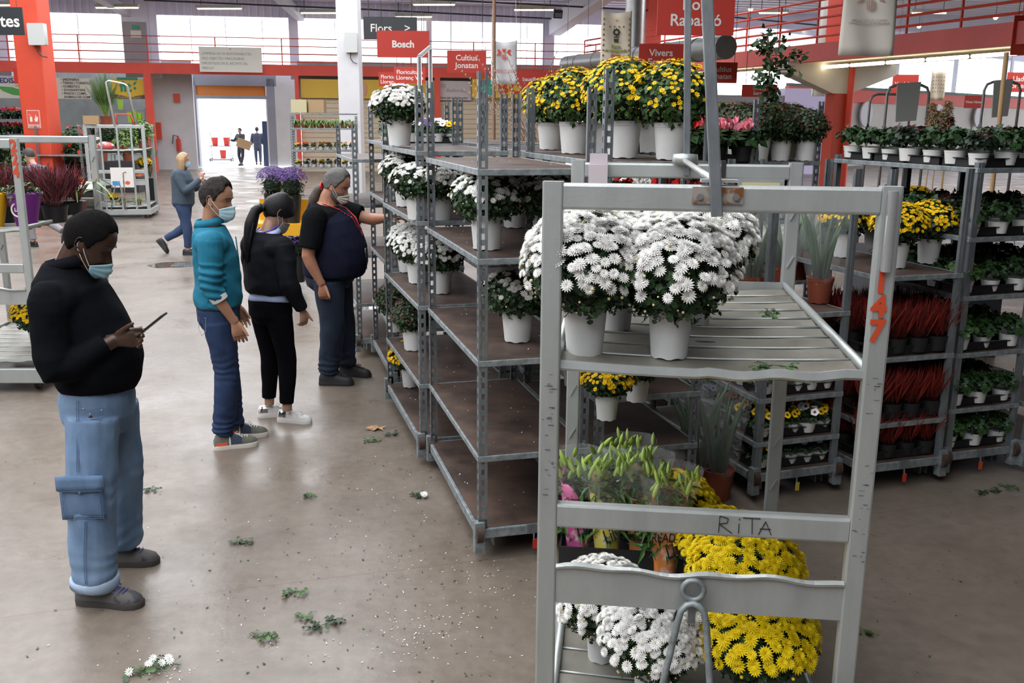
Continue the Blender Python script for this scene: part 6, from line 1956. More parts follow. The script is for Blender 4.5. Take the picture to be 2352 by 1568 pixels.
# ---- shop signs on the far wall (set on the fascia line)
def fascia(px0, py0, px1, py1, label, m, name='shop_sign', off=-1.35, kind=None):
    a, b_ = wp(px0, (py0+py1)/2, off), wp(px1, (py0+py1)/2, off)
    zt, zb = wp((px0+px1)/2, py0, off).z, wp((px0+px1)/2, py1, off).z
    c = (a + b_)/2; W = (b_ - a).length; H = zt - zb
    t = thing(name, label, 'shop sign', (c.x, c.y, (zt + zb)/2), WA)
    q = MB(); q.box((0, 0, 0), (W, .12, H)); q.build('panel', m, t)
    return t, W, H
BG = mat('cream_fascia', (.58, .54, .46), .6)
t, W, H = fascia(-40, 178, 207, 226, 'cream shop fascia listing garden goods with a green leaf emblem', BG)
q = MB()
def leafpoly(pts, m_): 
    q_ = MB(); q_.poly([(x, -.07, z) for x, z in pts], .01, (0, -1, 0)); return q_.build('leaf_emblem', m_, t)
G1, G2 = mat('green_field', (.06, .30, .06), .6), mat('lime_field', (.28, .5, .06), .6)
leafpoly([(-W*.36, .05), (-W*.22, .02), (-W*.12, -.12), (-W*.1, -.30), (-W*.22, -.26), (-W*.31, -.12)], G1)
leafpoly([(W*.04, .05), (-W*.02, -.05), (-W*.12, -.30), (W*.0, -.30), (W*.04, -.15)], G2)
leafpoly([(-W*.2, .08), (-W*.05, .02), (.04*W, .12), (-W*.05, .14)], G1)
text('GEDISA', .26, (-W*.38, -.065, .26), t, mat('navy_print', (.05, .04, .16), .6), bold=.01, align='LEFT')
text('• JARDINERIA\n• TERRES I TORRETES\n• DOMESTICS\n• ZOOSANITARIS\n• PINSOS I COMPL.\n  ANIMALS DE COMP.', .125, (W*.235, -.065, .0), t, BR, bold=.003, align='LEFT', line=1.05, sx=.92)
t, W, H = fascia(258, 181, 338, 227, 'yellow shop sign with green fitó lettering', M['yellow_sign'])
text('fitó', .52, (0, -.065, .06), t, mat('green_letters', (.03, .22, .13), .6), bold=.022)
q = MB(); q.poly([(-W*.5, -.07, -H*.5), (W*.5, -.07, -H*.5), (W*.5, -.07, -H*.28), (W*.25, -.07, -H*.33), (0, -.07, -H*.42), (-W*.25, -.07, -H*.33), (-W*.5, -.07, -H*.24)], .01, (0, -1, 0)); q.build('soil_picture', mat('brown_picture', (.13, .08, .05), .7), t)
q = MB(); q.box((-.05, -.07, .38), (.78, .01, .10)); q.build('green_bar', mat('green_bar', (.03, .22, .13), .6), t)
text('www.fitohobby.com', .1, (0, -.085, -H*.42), t, M['yellow_sign'])
t, W, H = fascia(691, 182, 784, 225, 'plain yellow shop fascia between doorway and white column', M['yellow_sign'])
t, W, H = fascia(832, 184, 1003, 227, 'long yellow shop fascia behind the small red boards', M['yellow_sign'])
q = MB(); q.ball((-W*.47, -.07, .0), (.12, .02, .3), 10, 8); q.build('bottle_picture', mat('pinkish_picture', (.6, .3, .15), .6), t)
t, W, H = fascia(1010, 186, 1082, 230, 'grey shop sign with a small floral drawing and web address', mat('grey_fascia', (.52, .47, .47), .6))
text('illesflorides', .18, (W*.02, -.065, .0), t, BP); text('www.terresboix.com', .14, (-.1, -.065, -H*.38), t, BR, bold=.002)
text('*', .5, (-W*.38, -.065, .08), t, BP)
t, W, H = fascia(1084, 180, 1420, 226, 'wide yellow shop sign lettered BOIX in red', mat('orange_yellow', (.75, .46, .03), .5), off=-1.5)
text('BOIX', .66, (-W*.5 + 1.05, -.065, -.02), t, mat('brick_letters', (.55, .07, .02), .6), bold=.03, align='LEFT', space=1.12, sx=1.2)
q = MB()
for a, b_, c_, d_ in ((-.26, .22, 1, 1), (.12, .22, 1, 1), (-.26, -.2, .9, .8), (.12, -.2, .9, .8)):
    q.ball((-W*.5 + .55 + a*.8 + .08, -.065, b_*.8), (.15, .015, .16), 10, 8)
q.box((-W*.5 + .55, -.07, 0), (.2, .02, .2))
q.build('teal_clover', mat('teal_print', (.05, .40, .34), .6), t)
# ---- safety signs and boxes
t = thing('extinguisher_sign', 'red fire extinguisher sign with white border on the red column', 'sign', (cb.x - .02, cb.y - .29, at_y(102, 274, cb.y - .29).z), 0)
q = MB(); q.box((0, 0, 0), (.27, .01, .37)); q.build('plate', M['letter'], t)
q = MB(); q.box((0, -.006, .035), (.25, .006, .28)); q.box((0, -.006, -.145), (.25, .006, .055)); q.build('red_field', RP, t)
text('EXTINTOR', .047, (0, -.012, -.145), t, M['letter'], bold=.001)
q = MB(); q.prism(rrect(.05, .11, .02), (-.05, -.009, .0), (-.05, -.014, .0)); q.bar((-.05, -.012, .07), (-.09, -.012, .10), .01, .005)
q.poly([(.03, -.011, -.05), (.08, -.011, -.05), (.1, -.011, .02), (.08, -.011, .06), (.07, -.011, .02), (.05, -.011, .1), (.04, -.011, .03), (.02, -.011, .0)], .003, (0, -1, 0)); q.build('pictogram', M['letter'], t)
def jbox(c, w, h, label, wire=True):
    t = thing('junction_box', label, 'box', c, 0)
    q = MB(); q.bar((0, .06, 0), (0, -.09, 0), w, h, .02); q.build('casing', mat('pale_casing', (.55, .57, .55), .5), t, 30)
    q = MB(); q.tube([(-w*.1, 0, -h/2), (-w*.1, 0, -h*.8), (w*.1, .02, -h*1.0), (w*.4, .03, -h*1.05)], .012, 6); q.build('cable', M['cable'], t)
p = at_y(87, 79, cb.y - .37); jbox(p, .34, .43, 'pale grey junction box high on the red column')
p = at_y(807, 98, cw.y - .38); jbox(p, .34, .52, 'pale grey junction box high on the white column')
p = wp(409, 335, .1)
t = thing('fire_extinguisher', 'red fire extinguisher on the white wall beside the doorway', 'fire extinguisher', wp(411, 330, .15))
q = MB(); q.lathe([(0, -.3), (.1, -.3), (.1, .15), (.04, .24), (.03, .3), (0, .3)], 12, (0, -.05, 0)); q.build('cylinder', M['red'], t, 40)
q = MB(); q.tube([(0, -.05, .3), (-.2, -.05, .35), (-.25, -.05, 0)], .02, 6); q.build('hose', M['cable'], t)
q = MB(); q.box((0, 0, 0), (.33, .14, .7)); o = q.build('hose_cabinet', M['red_paint']); o.location = wp(361, 301, .0); o.rotation_euler.z = WA; tag(o, 'red hose cabinet on the wall left of the doorway', 'cabinet')
q = MB(); q.box((0, 0, 0), (.26, .02, .34)); o = q.build('wall_notice', RP); o.location = wp(406, 225, .15); o.rotation_euler.z = WA; tag(o, 'small dark red square notice on the white wall', 'sign')
t = thing('planter', 'tall black square planter with a small agave by the doorway', 'planter', (*at_z(391, 386).to_2d(), 0), 0)
q = MB(); V = []
for z, w in ((0, .19), (.62, .26)): V += [(-w, -w, z), (w, -w, z), (w, w, z), (-w, w, z)]
q.add(V, [(0, 1, 5, 4), (1, 2, 6, 5), (2, 3, 7, 6), (3, 0, 4, 7), (0, 3, 2, 1), (4, 5, 6, 7)]); q.build('tub', M['black_plastic'], t)
V, F = scat(*leaf_t(1, .2), basis(fib(12, .5, .5, 2), np.zeros(12)), np.array([[0, 0, .6]]*12), .3*np.ones(12)); 
# ---- strip lamps
def lamp(px0, px1, py, label, z=6.25, m=None):
    a, b_ = at_z(px0, py, z), at_z(px1, py, z)
    # keep the lamp level and the length real
    L = (b_ - a).length; c = (a + b_)/2
    t = thing('strip_lamp', label, 'ceiling lamp', c, math.atan2(b_.y - a.y, b_.x - a.x))
    q = MB(); q.prism([(-.13, 0), (.13, 0), (.08, .12), (-.08, .12)], (-L/2, 0, .02), (L/2, 0, .02)); q.build('housing', mat('lamp_housing', (.55, .53, .42), .5) if 'lamp_housing' not in bpy.data.materials else bpy.data.materials['lamp_housing'], t)
    q = MB(); q.tube([(-L/2 + .03, 0, .0), (L/2 - .03, 0, .0)], .028, 8); q.build('tube', M['tube'], t)
    q = MB()
    for s in (-.4, .4): q.tube([(L*s, 0, .12), (L*s, 0, max(.3, ZR - z))], .012, 4)
    q.build('suspension_rod', M['cable'], t)
for px0, px1, py, lb in ((219, 319, 18, 'above the emergency door'), (690, 784, 30, 'left of the white column'), (452, 556, 20, 'unlit looking, above the wide middle window'), (-60, 52, 12, 'in the top left corner'),
                         (948, 1046, 11, 'at the top edge above the red Bosch board'), (907, 993, 39, 'just above the black Flors board'), (1115, 1198, 48, 'above the white banner'), (1180, 1273, 23, 'right of the brown wooden pole'),
                         (1315, 1385, 58, 'left of the cream banner'), (1742, 1810, 30, 'nearest the handle poles on the right'), (1810, 1868, 66, 'seen through the right gallery railing'), (2093, 2175, 30, 'right of the large pale banner')):
    lamp(px0, px1, py, 'hanging strip lamp ' + lb)
for px, py, lb in ((1724, 20, 'nearest the handle poles'), (2111, 60, 'under the lamp right of the large banner'), (2287, 40, 'in the top right corner')):
    c = at_z(px, py, 6.2); t = thing('bell_lamp', 'small lit bell lamp ' + lb, 'ceiling lamp', c)
    q = MB(); q.lathe([(.05, .12), (.16, 0), (.15, -.01), (.05, .10)], 12); q.build('shade', M['letter'], t, True)
    q = MB(); q.ball((0, 0, .0), .09, 10, 8); q.build('bulb', M['tube'], t, True)
    q = MB(); q.tube([(0, 0, .1), (0, 0, .6)], .01, 4); q.build('cord', M['cable'], t)
# floodlight
c = at_z(1282, 33, 6.0); t = thing('floodlight', 'small black floodlight on the white roof beam', 'lamp', c, .2)
q = MB(); q.bar((0, 0, 0), (0, .12, .04), .34, .3, .02); q.build('body', M['black_plastic'], t); q = MB(); q.box((0, -.01, 0), (.27, .01, .22)); q.build('glass', mat('dark_glass', (.1, .1, .1), .2), t)
# ---- ducts
SV = mat('silver_duct', (.42, .43, .42), .35, .7, .1, 3); SVD = mat('grey_duct', (.20, .21, .21), .4, .5, .1, 3)
a, b_ = at_y(1302, 148, 36), at_y(1668, 108, 24)
t = thing('ventilation_duct', 'long round grey ventilation duct with square outlets along the gallery', 'duct')
q = MB(); q.tube([a, b_], .29, 20); 
dd = (b_ - a).normalized()
for s in (.12, .27, .42, .57, .72, .88): q.tube([a.lerp(b_, s) - dd*.03, a.lerp(b_, s) + dd*.03], .305, 20)
q.build('pipe', SVD, t, 40)
x_, y_ = frame(dd)
for i, s in enumerate((.05, .20, .36, .5, .66, .82)):
    p = a.lerp(b_, s) - Vector((.1, .28, 0))
    q = MB(); q.box(p, (.36, .10, .30), math.atan2(dd.y, dd.x)); o = q.build('air_outlet', M['letter'], t)
    q = MB(); q.box(p - Vector((.02, .06, 0)), (.26, .04, .20), math.atan2(dd.y, dd.x)); q.build('grille', M['cable'], o)
c = at_y(1455, 150, 30); 
q = MB(); q.tube([(c.x, c.y, 4.15), (c.x, c.y, 8)], .30, 20)
for i in range(22): q.tube([(c.x, c.y, 4.2 + i*.17), (c.x, c.y, 4.215 + i*.17)], .306, 20)
tag(q.build('duct_riser', SV, None, 40), 'shiny vertical round duct rising behind the cream banner', 'duct')
c = at_y(1898, 60, 33)
q = MB(); q.tube([(c.x, c.y, 3.0), (c.x, c.y, 8)], .30, 20); tag(q.build('duct_riser', SV, None, 40), 'vertical silver duct left of the large pale banner', 'duct')
# ---- wooden poles
def pole(px0, py0, px1, py1, d, r, m, lb, square=False):
    a = at_y(px1, py1, d); b_ = at_y(px0, py0, d)
    q = MB()
    if square: q.bar((a.x, a.y, 0), (b_.x, a.y, b_.z), r*2, r*2, .003)
    else: q.tube([(a.x, a.y, 0), (b_.x, a.y, b_.z)], r, 10)
    tag(q.build('wooden_pole', m, None, 40), lb, 'pole')
pole(1135, -5, 1135, 300, 9.6, .017, M['wood_dark'], 'brown wooden pole standing between the trolleys before the white banner')
pole(1578, 65, 1576, 300, 8.6, .019, M['wood'], 'pale square wooden post below the largest red board', True)
pole(2312, 120, 2300, 300, 10.5, .025, M['wood'], 'tall orange wooden post near the right edge')
# ================================================================ more stock around the hall
# ---- wrapped aloes on t1
FILM = mat('clear_film', (.85, .9, .9), .12, 0, spec=.8, alpha=.10)
ALG = mat('aloe_leaf', (.12, .19, .11), .5, 0, .3, 8, island=.3)
def aloe_mesh(seed, lean=0.):
    r = random.Random(seed); q = MB()
    for i in range(9):
        a = i*2.4; u = r.uniform(.05, .3); h = r.uniform(.30, .46)
        c, s_ = math.cos(a), math.sin(a)
        pts = [(c*.02, s_*.02, .15), (c*(.03 + u*.10), s_*(.03 + u*.10), .15 + h*.4), (c*(.04 + u*.25), s_*(.04 + u*.25), .15 + h*.75), (c*(.05 + u*.42), s_*(.05 + u*.42), .15 + h)]
        q.tube(pts, [(.024, .010), (.021, .009), (.013, .006), (.002, .001)], 8, up=Vector((-s_, c, 0)))
    return q.mesh('foliage', True)
def film_mesh(seed, r0=.075, r1=.15, z0=.12, z1=.58):
    r = random.Random(seed); q = MB(); n, k = 34, 12; V = []
    for j in range(k + 1):
        v = j/k
        for i in range(n):
            a = 2*PI*i/n
            rr = r0 + (r1 - r0)*v**.8 + .012*math.sin(a*7 + v*5 + seed) * v + .014*noise.noise(Vector((a*3, v*5, seed)))
            zz = z0 + (z1 - z0)*v + (.03*math.sin(a*3 + seed) if j == k else 0)
            V.append((rr*math.cos(a), rr*math.sin(a), zz))
    q.add(V, [(j*n+i, j*n+(i+1) % n, (j+1)*n+(i+1) % n, (j+1)*n+i) for j in range(k) for i in range(n)])
    return q.mesh('plastic_sleeve', 60)
def aloe(loc, lb, s=1., seed=1, grp='wrapped aloes on the pansy trolley', potm='terracotta'):
    t = thing('wrapped_aloe', lb, 'potted plant', loc, seed, grp); t.scale = (s,)*3
    put('pot', pot_mesh(.085, .16, .75), t, (0, 0, 0), M[potm])
    me = shared(('aloe', seed % 3), lambda: aloe_mesh(seed % 3)); put('foliage', me, t, (0, 0, 0), ALG)
    me = shared(('film', seed % 3), lambda: film_mesh(seed % 3)); put('plastic_sleeve', me, t, (0, 0, 0), FILM)
for i, (px, py, lb) in enumerate(((1795, 664, 'wrapped aloe in a terracotta pot just left of the rear cart post'), (1727, 690, 'wrapped aloe in a terracotta pot behind the white flowers'),
                                  (1880, 694, 'wrapped aloe in a terracotta pot at the right end of its shelf'), (1840, 640, 'wrapped aloe standing behind the others on the shelf'), (1668, 672, 'wrapped aloe furthest left, behind the white flowers'))):
    p = at_z(px, py, 1.102); aloe((p.x, p.y, 1.102), lb, .95, i + 1)
p = at_z(1590, 1130, 0)
for i, (px, py, lb) in enumerate(((1600, 1140, 'wrapped leafy plant standing in the dark between two trolleys'), (1650, 1150, 'wrapped leafy plant on the floor beside the pansy trolley'))):
    p = at_z(px, py, .0); aloe((p.x, p.y + .05, 0.0), lb, 1.15, i + 2, 'wrapped plants between trolleys', 'black_plastic')
# ---- lily bouquets on the lower deck
LB_ = mat('lily_bud', (.30, .42, .08), .5, 0, .2, 10, island=.3)
def sleeve_mat(name, c):
    return mat(name, c, .5, 0, 0, 16, col2=(.75, .72, .68), thr=(.34, .50))
def lily(cx, cy, ang, tilt, c, lb, words, s=1.):
    x, y, z = deck(cx, cy)
    t = thing('lily_bouquet', lb, 'bouquet', (x, y, .27), ang, 'wrapped lily bouquets'); t.rotation_euler = (tilt, 0, ang); t.scale = (s,)*3
    q = MB(); n, k = 28, 10; V = []
    for j in range(k + 1):
        v = j/k
        for i in range(n + 1):
            a = -PI*1.02 + 2*PI*1.02*i/n
            rr = .035 + .030*v + .003*math.sin(a*5 + v*6)
            top = .36 + .07*math.cos(a - PI*.85 + cx*3) + .03*math.cos(3*a)
            V.append((rr*math.cos(a)*1.15, rr*math.sin(a)*.8, .02 + top*v))
    w = n + 1; q.add(V, [(j*w+i, j*w+i+1, (j+1)*w+i+1, (j+1)*w+i) for j in range(k) for i in range(n)])
    o = q.build('paper_sleeve', sleeve_mat('sleeve_' + words[0], c), t, True); o.modifiers.new('t', 'SOLIDIFY').thickness = .001
    q = MB(); V = []
    for j in range(7):
        v = j/6
        for i in range(n + 1):
            a = 2*PI*i/n; rr = .09 + .04*v + .006*math.sin(a*6)
            V.append((rr*math.cos(a), rr*math.sin(a)*.85, .36 + .17*v))
    q.add(V, [(j*w+i, j*w+i+1, (j+1)*w+i+1, (j+1)*w+i) for j in range(6) for i in range(n)]); q.build('clear_sleeve', FILM, t, True)
    r = np.random.RandomState(int(cx*1000)); n_ = 260
    d = np.stack([r.uniform(-.5, .5, n_), r.uniform(-.5, .5, n_), np.ones(n_)], 1)
    P = np.stack([r.uniform(-.085, .085, n_), r.uniform(-.02, .07, n_), r.uniform(.15, .44, n_)], 1)
    V, F = scat(*leaf_t(1, .22), basis(d, r.uniform(0, 6, n_)), P, r.uniform(.06, .10, n_))
    me = npmesh('foliage', [(V, F, 0)], M['green_mid']); link('foliage', me, t)
    n_ = 26; q = MB(); q.tube([(0, 0, 0), (0, 0, .3), (0, 0, .7), (0, 0, 1)], [.10, .17, .14, .02], 7)
    tv = np.array(q.v); tf = np.array([f for f in q.f if len(f) == 4])
    d = np.stack([r.uniform(-.7, .7, n_), r.uniform(-.7, .7, n_), np.ones(n_)], 1)
    P = np.stack([r.uniform(-.10, .10, n_), r.uniform(-.07, .07, n_), r.uniform(.43, .52, n_)], 1)
    V, F = scat(tv, tf, basis(d, r.uniform(0, 6, n_)), P, r.uniform(.045, .065, n_))
    link('buds', npmesh('buds', [(V, F, 0)], LB_, True), t)
    # lettering on the paper
    text(words[1], .062, (-.012, -.052, .255), t, M['black_ink'], rot=(PI/2 + .1, 0, 0), ext=.0006, bold=.0004, sx=.62, name='lettering')
    text(words[2], .10, (.018, -.055, .20), t, M['black_ink'], rot=(PI/2 + .1, -.5, 0), ext=.0006, bold=.0008, shear=.4, sx=.55, name='lettering')
    return t
lily(.075, 1.12, .1, .05, (.70, .12, .34), 'lily bouquet in a pink paper sleeve at the left edge of the deck', ('pink', '', 'Lily'))
lily(.20, 1.10, -.1, .08, (.78, .66, .10), 'lily bouquet in a yellow paper sleeve', ('yellow', 'ROYAL', 'Lily'))
lily(.345, 1.13, .05, .04, (.80, .28, .08), 'lily bouquet in an orange paper sleeve, the upright one', ('orange', 'READY', 'Lily'))
lily(.445, 1.00, .0, .10, (.80, .27, .07), 'lily bouquet in an orange paper sleeve, the lower one on the right', ('orange_low', 'READY', 'Lily'))
lily(.28, 1.30, .5, .0, (.75, .70, .6), 'lily bouquet in a plain sleeve at the back', ('plain', '', ''))
q = MB(); q.box((0, 0, .08), (.52, .34, .012)); 
for s in (-1, 1): q.box((s*.26, 0, .08), (.008, .34, .16)); q.box((0, s*.17, .08), (.52, .008, .16))
o = q.build('flower_crate', M['black_plastic']); x, y, z = deck(.27, 1.17); o.location = (x, y, .262); o.rotation_euler.z = CANG; tag(o, 'low black crate holding the lily bouquets on the lower deck', 'crate')
# ---- litter: sprigs, petals, one dry leaf
def sprig(px, py, L, ang, seed, lb, flower=False, z=0.):
    p = at_z(px, py, z); t = thing('fallen_sprig', lb, 'sprig', (p.x, p.y, z + .004), ang)
    r = np.random.RandomState(seed); n = int(10 + L*90)
    q = MB(); pts = [(L*(s - .5), .02*math.sin(s*4 + seed), .006) for s in (0, .3, .6, 1)]; q.tube(pts, .0016, 5); q.build('stem', M['green_mid'], t)
    P = np.stack([L*(r.rand(n) - .5), r.uniform(-.025, .025, n), r.uniform(.002, .016, n)], 1)
    d = np.stack([r.uniform(-.4, .4, n), r.uniform(-.4, .4, n), np.ones(n)], 1)
    V, F = scat(*lobed_t(), basis(d, r.uniform(0, 6.3, n)), P, r.uniform(.018, .04, n)); link('leaves', npmesh('leaves', [(V, F, 0)], M['green_mid' if seed % 2 else 'green_leaf']), t)
    if flower:
        V, F = scat(*HEADS[1], basis(d[:3] + np.array([.4, -.6, 0]), d[:3, 0]), P[:3] + np.array([[.02, .01, .012]]), .02*np.ones(3)); link('flower_head', npmesh('flower_head', [(V, F, 0)], M['w_petal']), t)
for i, (px, py, L, a, fl_, lb) in enumerate((
    (336, 1545, .16, .2, True, 'green sprig with a white flower head at the bottom left'), (380, 1524, .14, -.2, True, 'long green sprig beside loose white petals at the bottom left'),
    (612, 1466, .12, -.4, False, 'dark green sprig on bare floor below centre left'), (741, 1438, .16, .5, False, 'pale green sprig pointing right, below the man in light jeans'),
    (676, 1366, .12, .3, False, 'small thin sprig near the floor joint'), (345, 1128, .08, .1, False, 'flat green sprig just right of the light jeans'),
    (710, 1140, .07, -.3, False, 'small leafy sprig in the middle of the aisle'), (960, 1138, .09, -.7, True, 'sprig with a small flower head beside the bare trolley'),
    (856, 1014, .12, .2, False, 'flat crushed greens near the dry leaf'), (900, 1000, .1, .4, False, 'small sprig right of the dry leaf by the trolleys'),
    (1976, 1450, .12, -.8, False, 'green sprig on the dark floor right of the aluminium cart'), (2272, 1132, .16, .3, False, 'dark weedy clump by the kale trolley foot'),
    (2318, 1122, .1, 0, False, 'small dark weedy clump at the right edge'), (556, 1248, .09, 0, False, 'faded sprig in the middle of the aisle'),
    (700, 1420, .05, .5, False, 'tiny brown green scrap beside the long sprig'))):
    sprig(px, py, L, a, i + 1, lb, fl_)
p = at_z(1776, 852, 1.462); t = None; sprig(1776, 850, .10, .2, 31, 'wilted sprig on the front edge of the aluminium shelf', False, 1.458)
sprig(1768, 725, .03, .3, 33, 'tiny leaf scrap on the aluminium shelf', False, 1.462)
q = MB(); pts = [(0, -.05), (.02, -.02), (.06, -.03), (.045, 0), (.07, .03), (.025, .025), (0, .06), (-.025, .025), (-.07, .035), (-.045, 0), (-.06, -.035), (-.02, -.02)]
q.add([(x, y, .008 + .01*math.sin(i*2.1)) for i, (x, y) in enumerate(pts)] + [(0, 0, .004)], [(i, (i+1) % 12, 12) for i in range(12)])
o = q.build('dry_leaf', mat('dry_leaf', (.42, .25, .13), .8)); p = at_z(862, 986); o.location = (p.x, p.y, .003); o.scale = (1.1,)*3; tag(o, 'curled orange brown dry leaf on the floor by the trolleys', 'leaf')
# petals, uncountable specks
r = np.random.RandomState(77)
def petals(name, lb, spots, m, size, kind='stuff', ar=.4):
    Ps = []
    for px, py, sx, sy, n in spots:
        for _ in range(n):
            p = at_z(px + r.randn()*sx, py + r.randn()*sy)
            if 2 < p.y < 30: Ps.append((p.x, p.y, .003))
    Ps = np.array(Ps); n = len(Ps)
    tv = np.array([(-.5*ar, 0, 0), (0, .5, .08), (.5*ar, 0, 0), (0, -.5, .08)]); tf = np.array([(0, 1, 2, 3)])
    nr = np.stack([r.randn(n)*.15, r.randn(n)*.15, np.ones(n)], 1)
    V, F = scat(tv, tf, basis(nr, r.uniform(0, 6, n)), Ps, size * r.uniform(.5, 1.3, n))
    o = link(name, npmesh(name, [(V, F, 0)], m)); tag(o, lb, 'debris', kind=kind)
petals('fallen_petals', 'scatter of fallen white petals over the concrete floor', ((960, 1460, 60, 35, 60), (1020, 1400, 80, 60, 40), (1150, 1340, 40, 30, 30), (1100, 1370, 100, 70, 30), (380, 1550, 35, 12, 30), (640, 1480, 120, 40, 20), (900, 1300, 140, 90, 30), (930, 1100, 60, 70, 25), (700, 1200, 200, 120, 22), (880, 1010, 40, 30, 20), (660, 500, 40, 12, 12), (300, 1480, 160, 60, 14)), M['w_petal'], .011)
petals('fallen_scraps', 'tiny brown and dark plant scraps over the concrete floor', ((700, 1250, 380, 220, 150), (500, 1100, 300, 200, 70), (950, 1150, 90, 160, 90), (2100, 1300, 120, 130, 50), (450, 700, 250, 200, 60), (1000, 1420, 180, 100, 60)), mat('plant_scraps', (.05, .028, .015), .9), .014)
petals('fallen_leaf_bits', 'small green leaf bits over the concrete floor', ((850, 1250, 200, 180, 60), (500, 1450, 250, 80, 30), (930, 1060, 50, 90, 30), (2100, 1350, 120, 120, 12)), M['green_mid'], .018, ar=.6)
shelf_r = np.random.RandomState(3)
def shelf_bits(tk, z, n, nm='fallen_petals'):
    t = T[tk]; P = np.array([on(t, shelf_r.uniform(.05, .5), shelf_r.uniform(.05, 1.3), z + .002) for _ in range(n)])
    tv = np.array([(-.25, 0, 0), (0, .5, .1), (.25, 0, 0), (0, -.5, .1)]); tf = np.array([(0, 1, 2, 3)])
    V, F = scat(tv, tf, basis(np.stack([shelf_r.randn(n)*.2, shelf_r.randn(n)*.2, np.ones(n)], 1), shelf_r.uniform(0, 6, n)), P, .013*np.ones(n))
    return V, F
parts = [(*shelf_bits(tk, z, n), 0) for tk, z, n in (('near', .172, 14), ('near', .552, 16), ('near', 1.032, 12), ('near', 1.522, 10), ('near', 1.932, 10), ('mid', 1.942, 14), ('mid', 1.532, 8), ('mid', 1.032, 14), ('mid', .532, 14), ('mid', .172, 20))]
tag(link('petals_on_boards', npmesh('petals_on_boards', parts, M['w_petal'])), 'white petals dropped on the brown boards of the front row trolleys', 'debris', kind='stuff')
# ---- drain cover with puddle, puddles
q = MB(); p = at_z(410, 608)
q.box((0, 0, .006), (.36, .36, .01))
dc = q.build('drain_grate', M['zinc']); dc.location = (p.x + .12, p.y, 0); tag(dc, 'square metal drain grate in a puddle behind the man in teal', 'grate')
q = MB()
for i in range(7):
    for j in range(7): q.box((-.15 + .05*i, -.15 + .05*j, .0125), (.03, .03, .003))
q.build('grate_bars', M['black_plastic'], dc)
WET = mat('water_film', (.10, .08, .07), .03, 0, spec=1.)
def puddle(px, py, rx, ry, lb, seed):
    p = at_z(px, py); q = MB(); n = 26
    V = [(rx*math.cos(2*PI*i/n)*(1 + .25*noise.noise(Vector((math.cos(2*PI*i/n)*1.5, math.sin(2*PI*i/n)*1.5, seed)))), ry*math.sin(2*PI*i/n)*(1 + .35*noise.noise(Vector((math.cos(2*PI*i/n)*2, math.sin(2*PI*i/n)*2, seed + 9)))), .0025) for i in range(n)]
    q.add(V, [tuple(range(n))]); o = q.build('puddle', WET); o.location = (p.x, p.y, 0); tag(o, lb, 'puddle')
puddle(395, 608, .34, .30, 'small puddle around the drain grate', 1)
puddle(636, 505, .18, .5, 'wet patch on the floor between the teal shirt and the woman', 2)
puddle(600, 462, .4, .35, 'thin wet patch further up the aisle', 3)
puddle(842, 706, .16, .25, 'dark wet patch beside the vested man legs', 4)
# ================================================================ left side: stock behind the red column
def rack(label, px, py, ang, shelves, h, w=1.2, l=.55, **k):
    p = at_z(px, py); return trolley(label, p, ang, shelves, h=h, w=w, l=l, m='zinc', **k)
WHT = M['alu_bright']
# aluminium cart in the middle left (with white plate)
pc3 = at_z(209, 492, .1)
c3 = alu_cart('aluminium cart of potted plants standing beside the black bin', (pc3.x, pc3.y), .02, '')[0]; c3.scale = (1.28, .75, 1.0); c3.rotation_euler = (0, 0, .20)
def on3(x, y, z, s=(1.28, .75)): return (pc3.x + .98*x*s[0] - .199*y*s[1], pc3.y + .199*x*s[0] + .98*y*s[1], z)
q = MB()
for x in (.26, .52, .74): q.bar((x, -.005, .2), (x, -.005, 1.93), .04, .03, .004)
q.build('upright_bar', M['alu'], c3)
q = MB(); q.box((.55, -.05, .88), (.36, .02, .42)); pl_ = q.build('white_plate', M['letter'], c3)
q = MB(); q.box((.45, -.065, .76), (.12, .004, .09)); q.build('blue_label', mat('blue_label', (.06, .25, .55), .5), pl_)
q = MB(); q.ball((.63, -.065, .77), (.04, .004, .04), 10, 6); q.build('red_dot', RP, pl_)
q = MB(); q.tube([(.57, -.07, .0 + .2), (.57, -.07, .98), (.62, -.07, 1.0)], .010, 6); q.build('lever', M['rust'], pl_)
q = MB(); hx = .52
q.tube([(hx - .02, -.02, 1.95), (hx - .1, -.02, 2.85), (hx - .06, -.02, 2.88), (hx + .18, -.02, 2.82), (hx + .22, -.02, 2.78), (hx + .28, .4, 1.95)], .018, 8); q.build('loop_handle', M['alu_bright'], c3, True)
q = MB(); q.tube([(hx + .02, -.02, 1.98), (hx - .0, -.02, 2.2), (hx + .22, .1, 2.2), (hx + .27, .1, 1.98)], .016, 6); q.build('small_loop', M['red_paint'], c3, True)
pot_plant('bush', 2, 'leafy_bush', 'light green bushy plant at the right on the cart behind the bin', 'potted plant', on3(.80, 1.1, 1.47), 0, None, .75)
pot_plant('yellow_dense', 0, 'yellow_flower_box', 'yellow flowers in terracotta at the right of the cart beside the bin', 'potted plant', on3(.86, .5, .92), 0, None, 1.0)
q = MB(); q.box((0, 0, .07), (.42, .16, .14)); o = q.build('window_box', mat('terracotta_box', (.55, .16, .05), .6)); o.location = on3(.70, .15, .90); tag(o, 'orange terracotta window box on the cart beside the bin', 'planter')
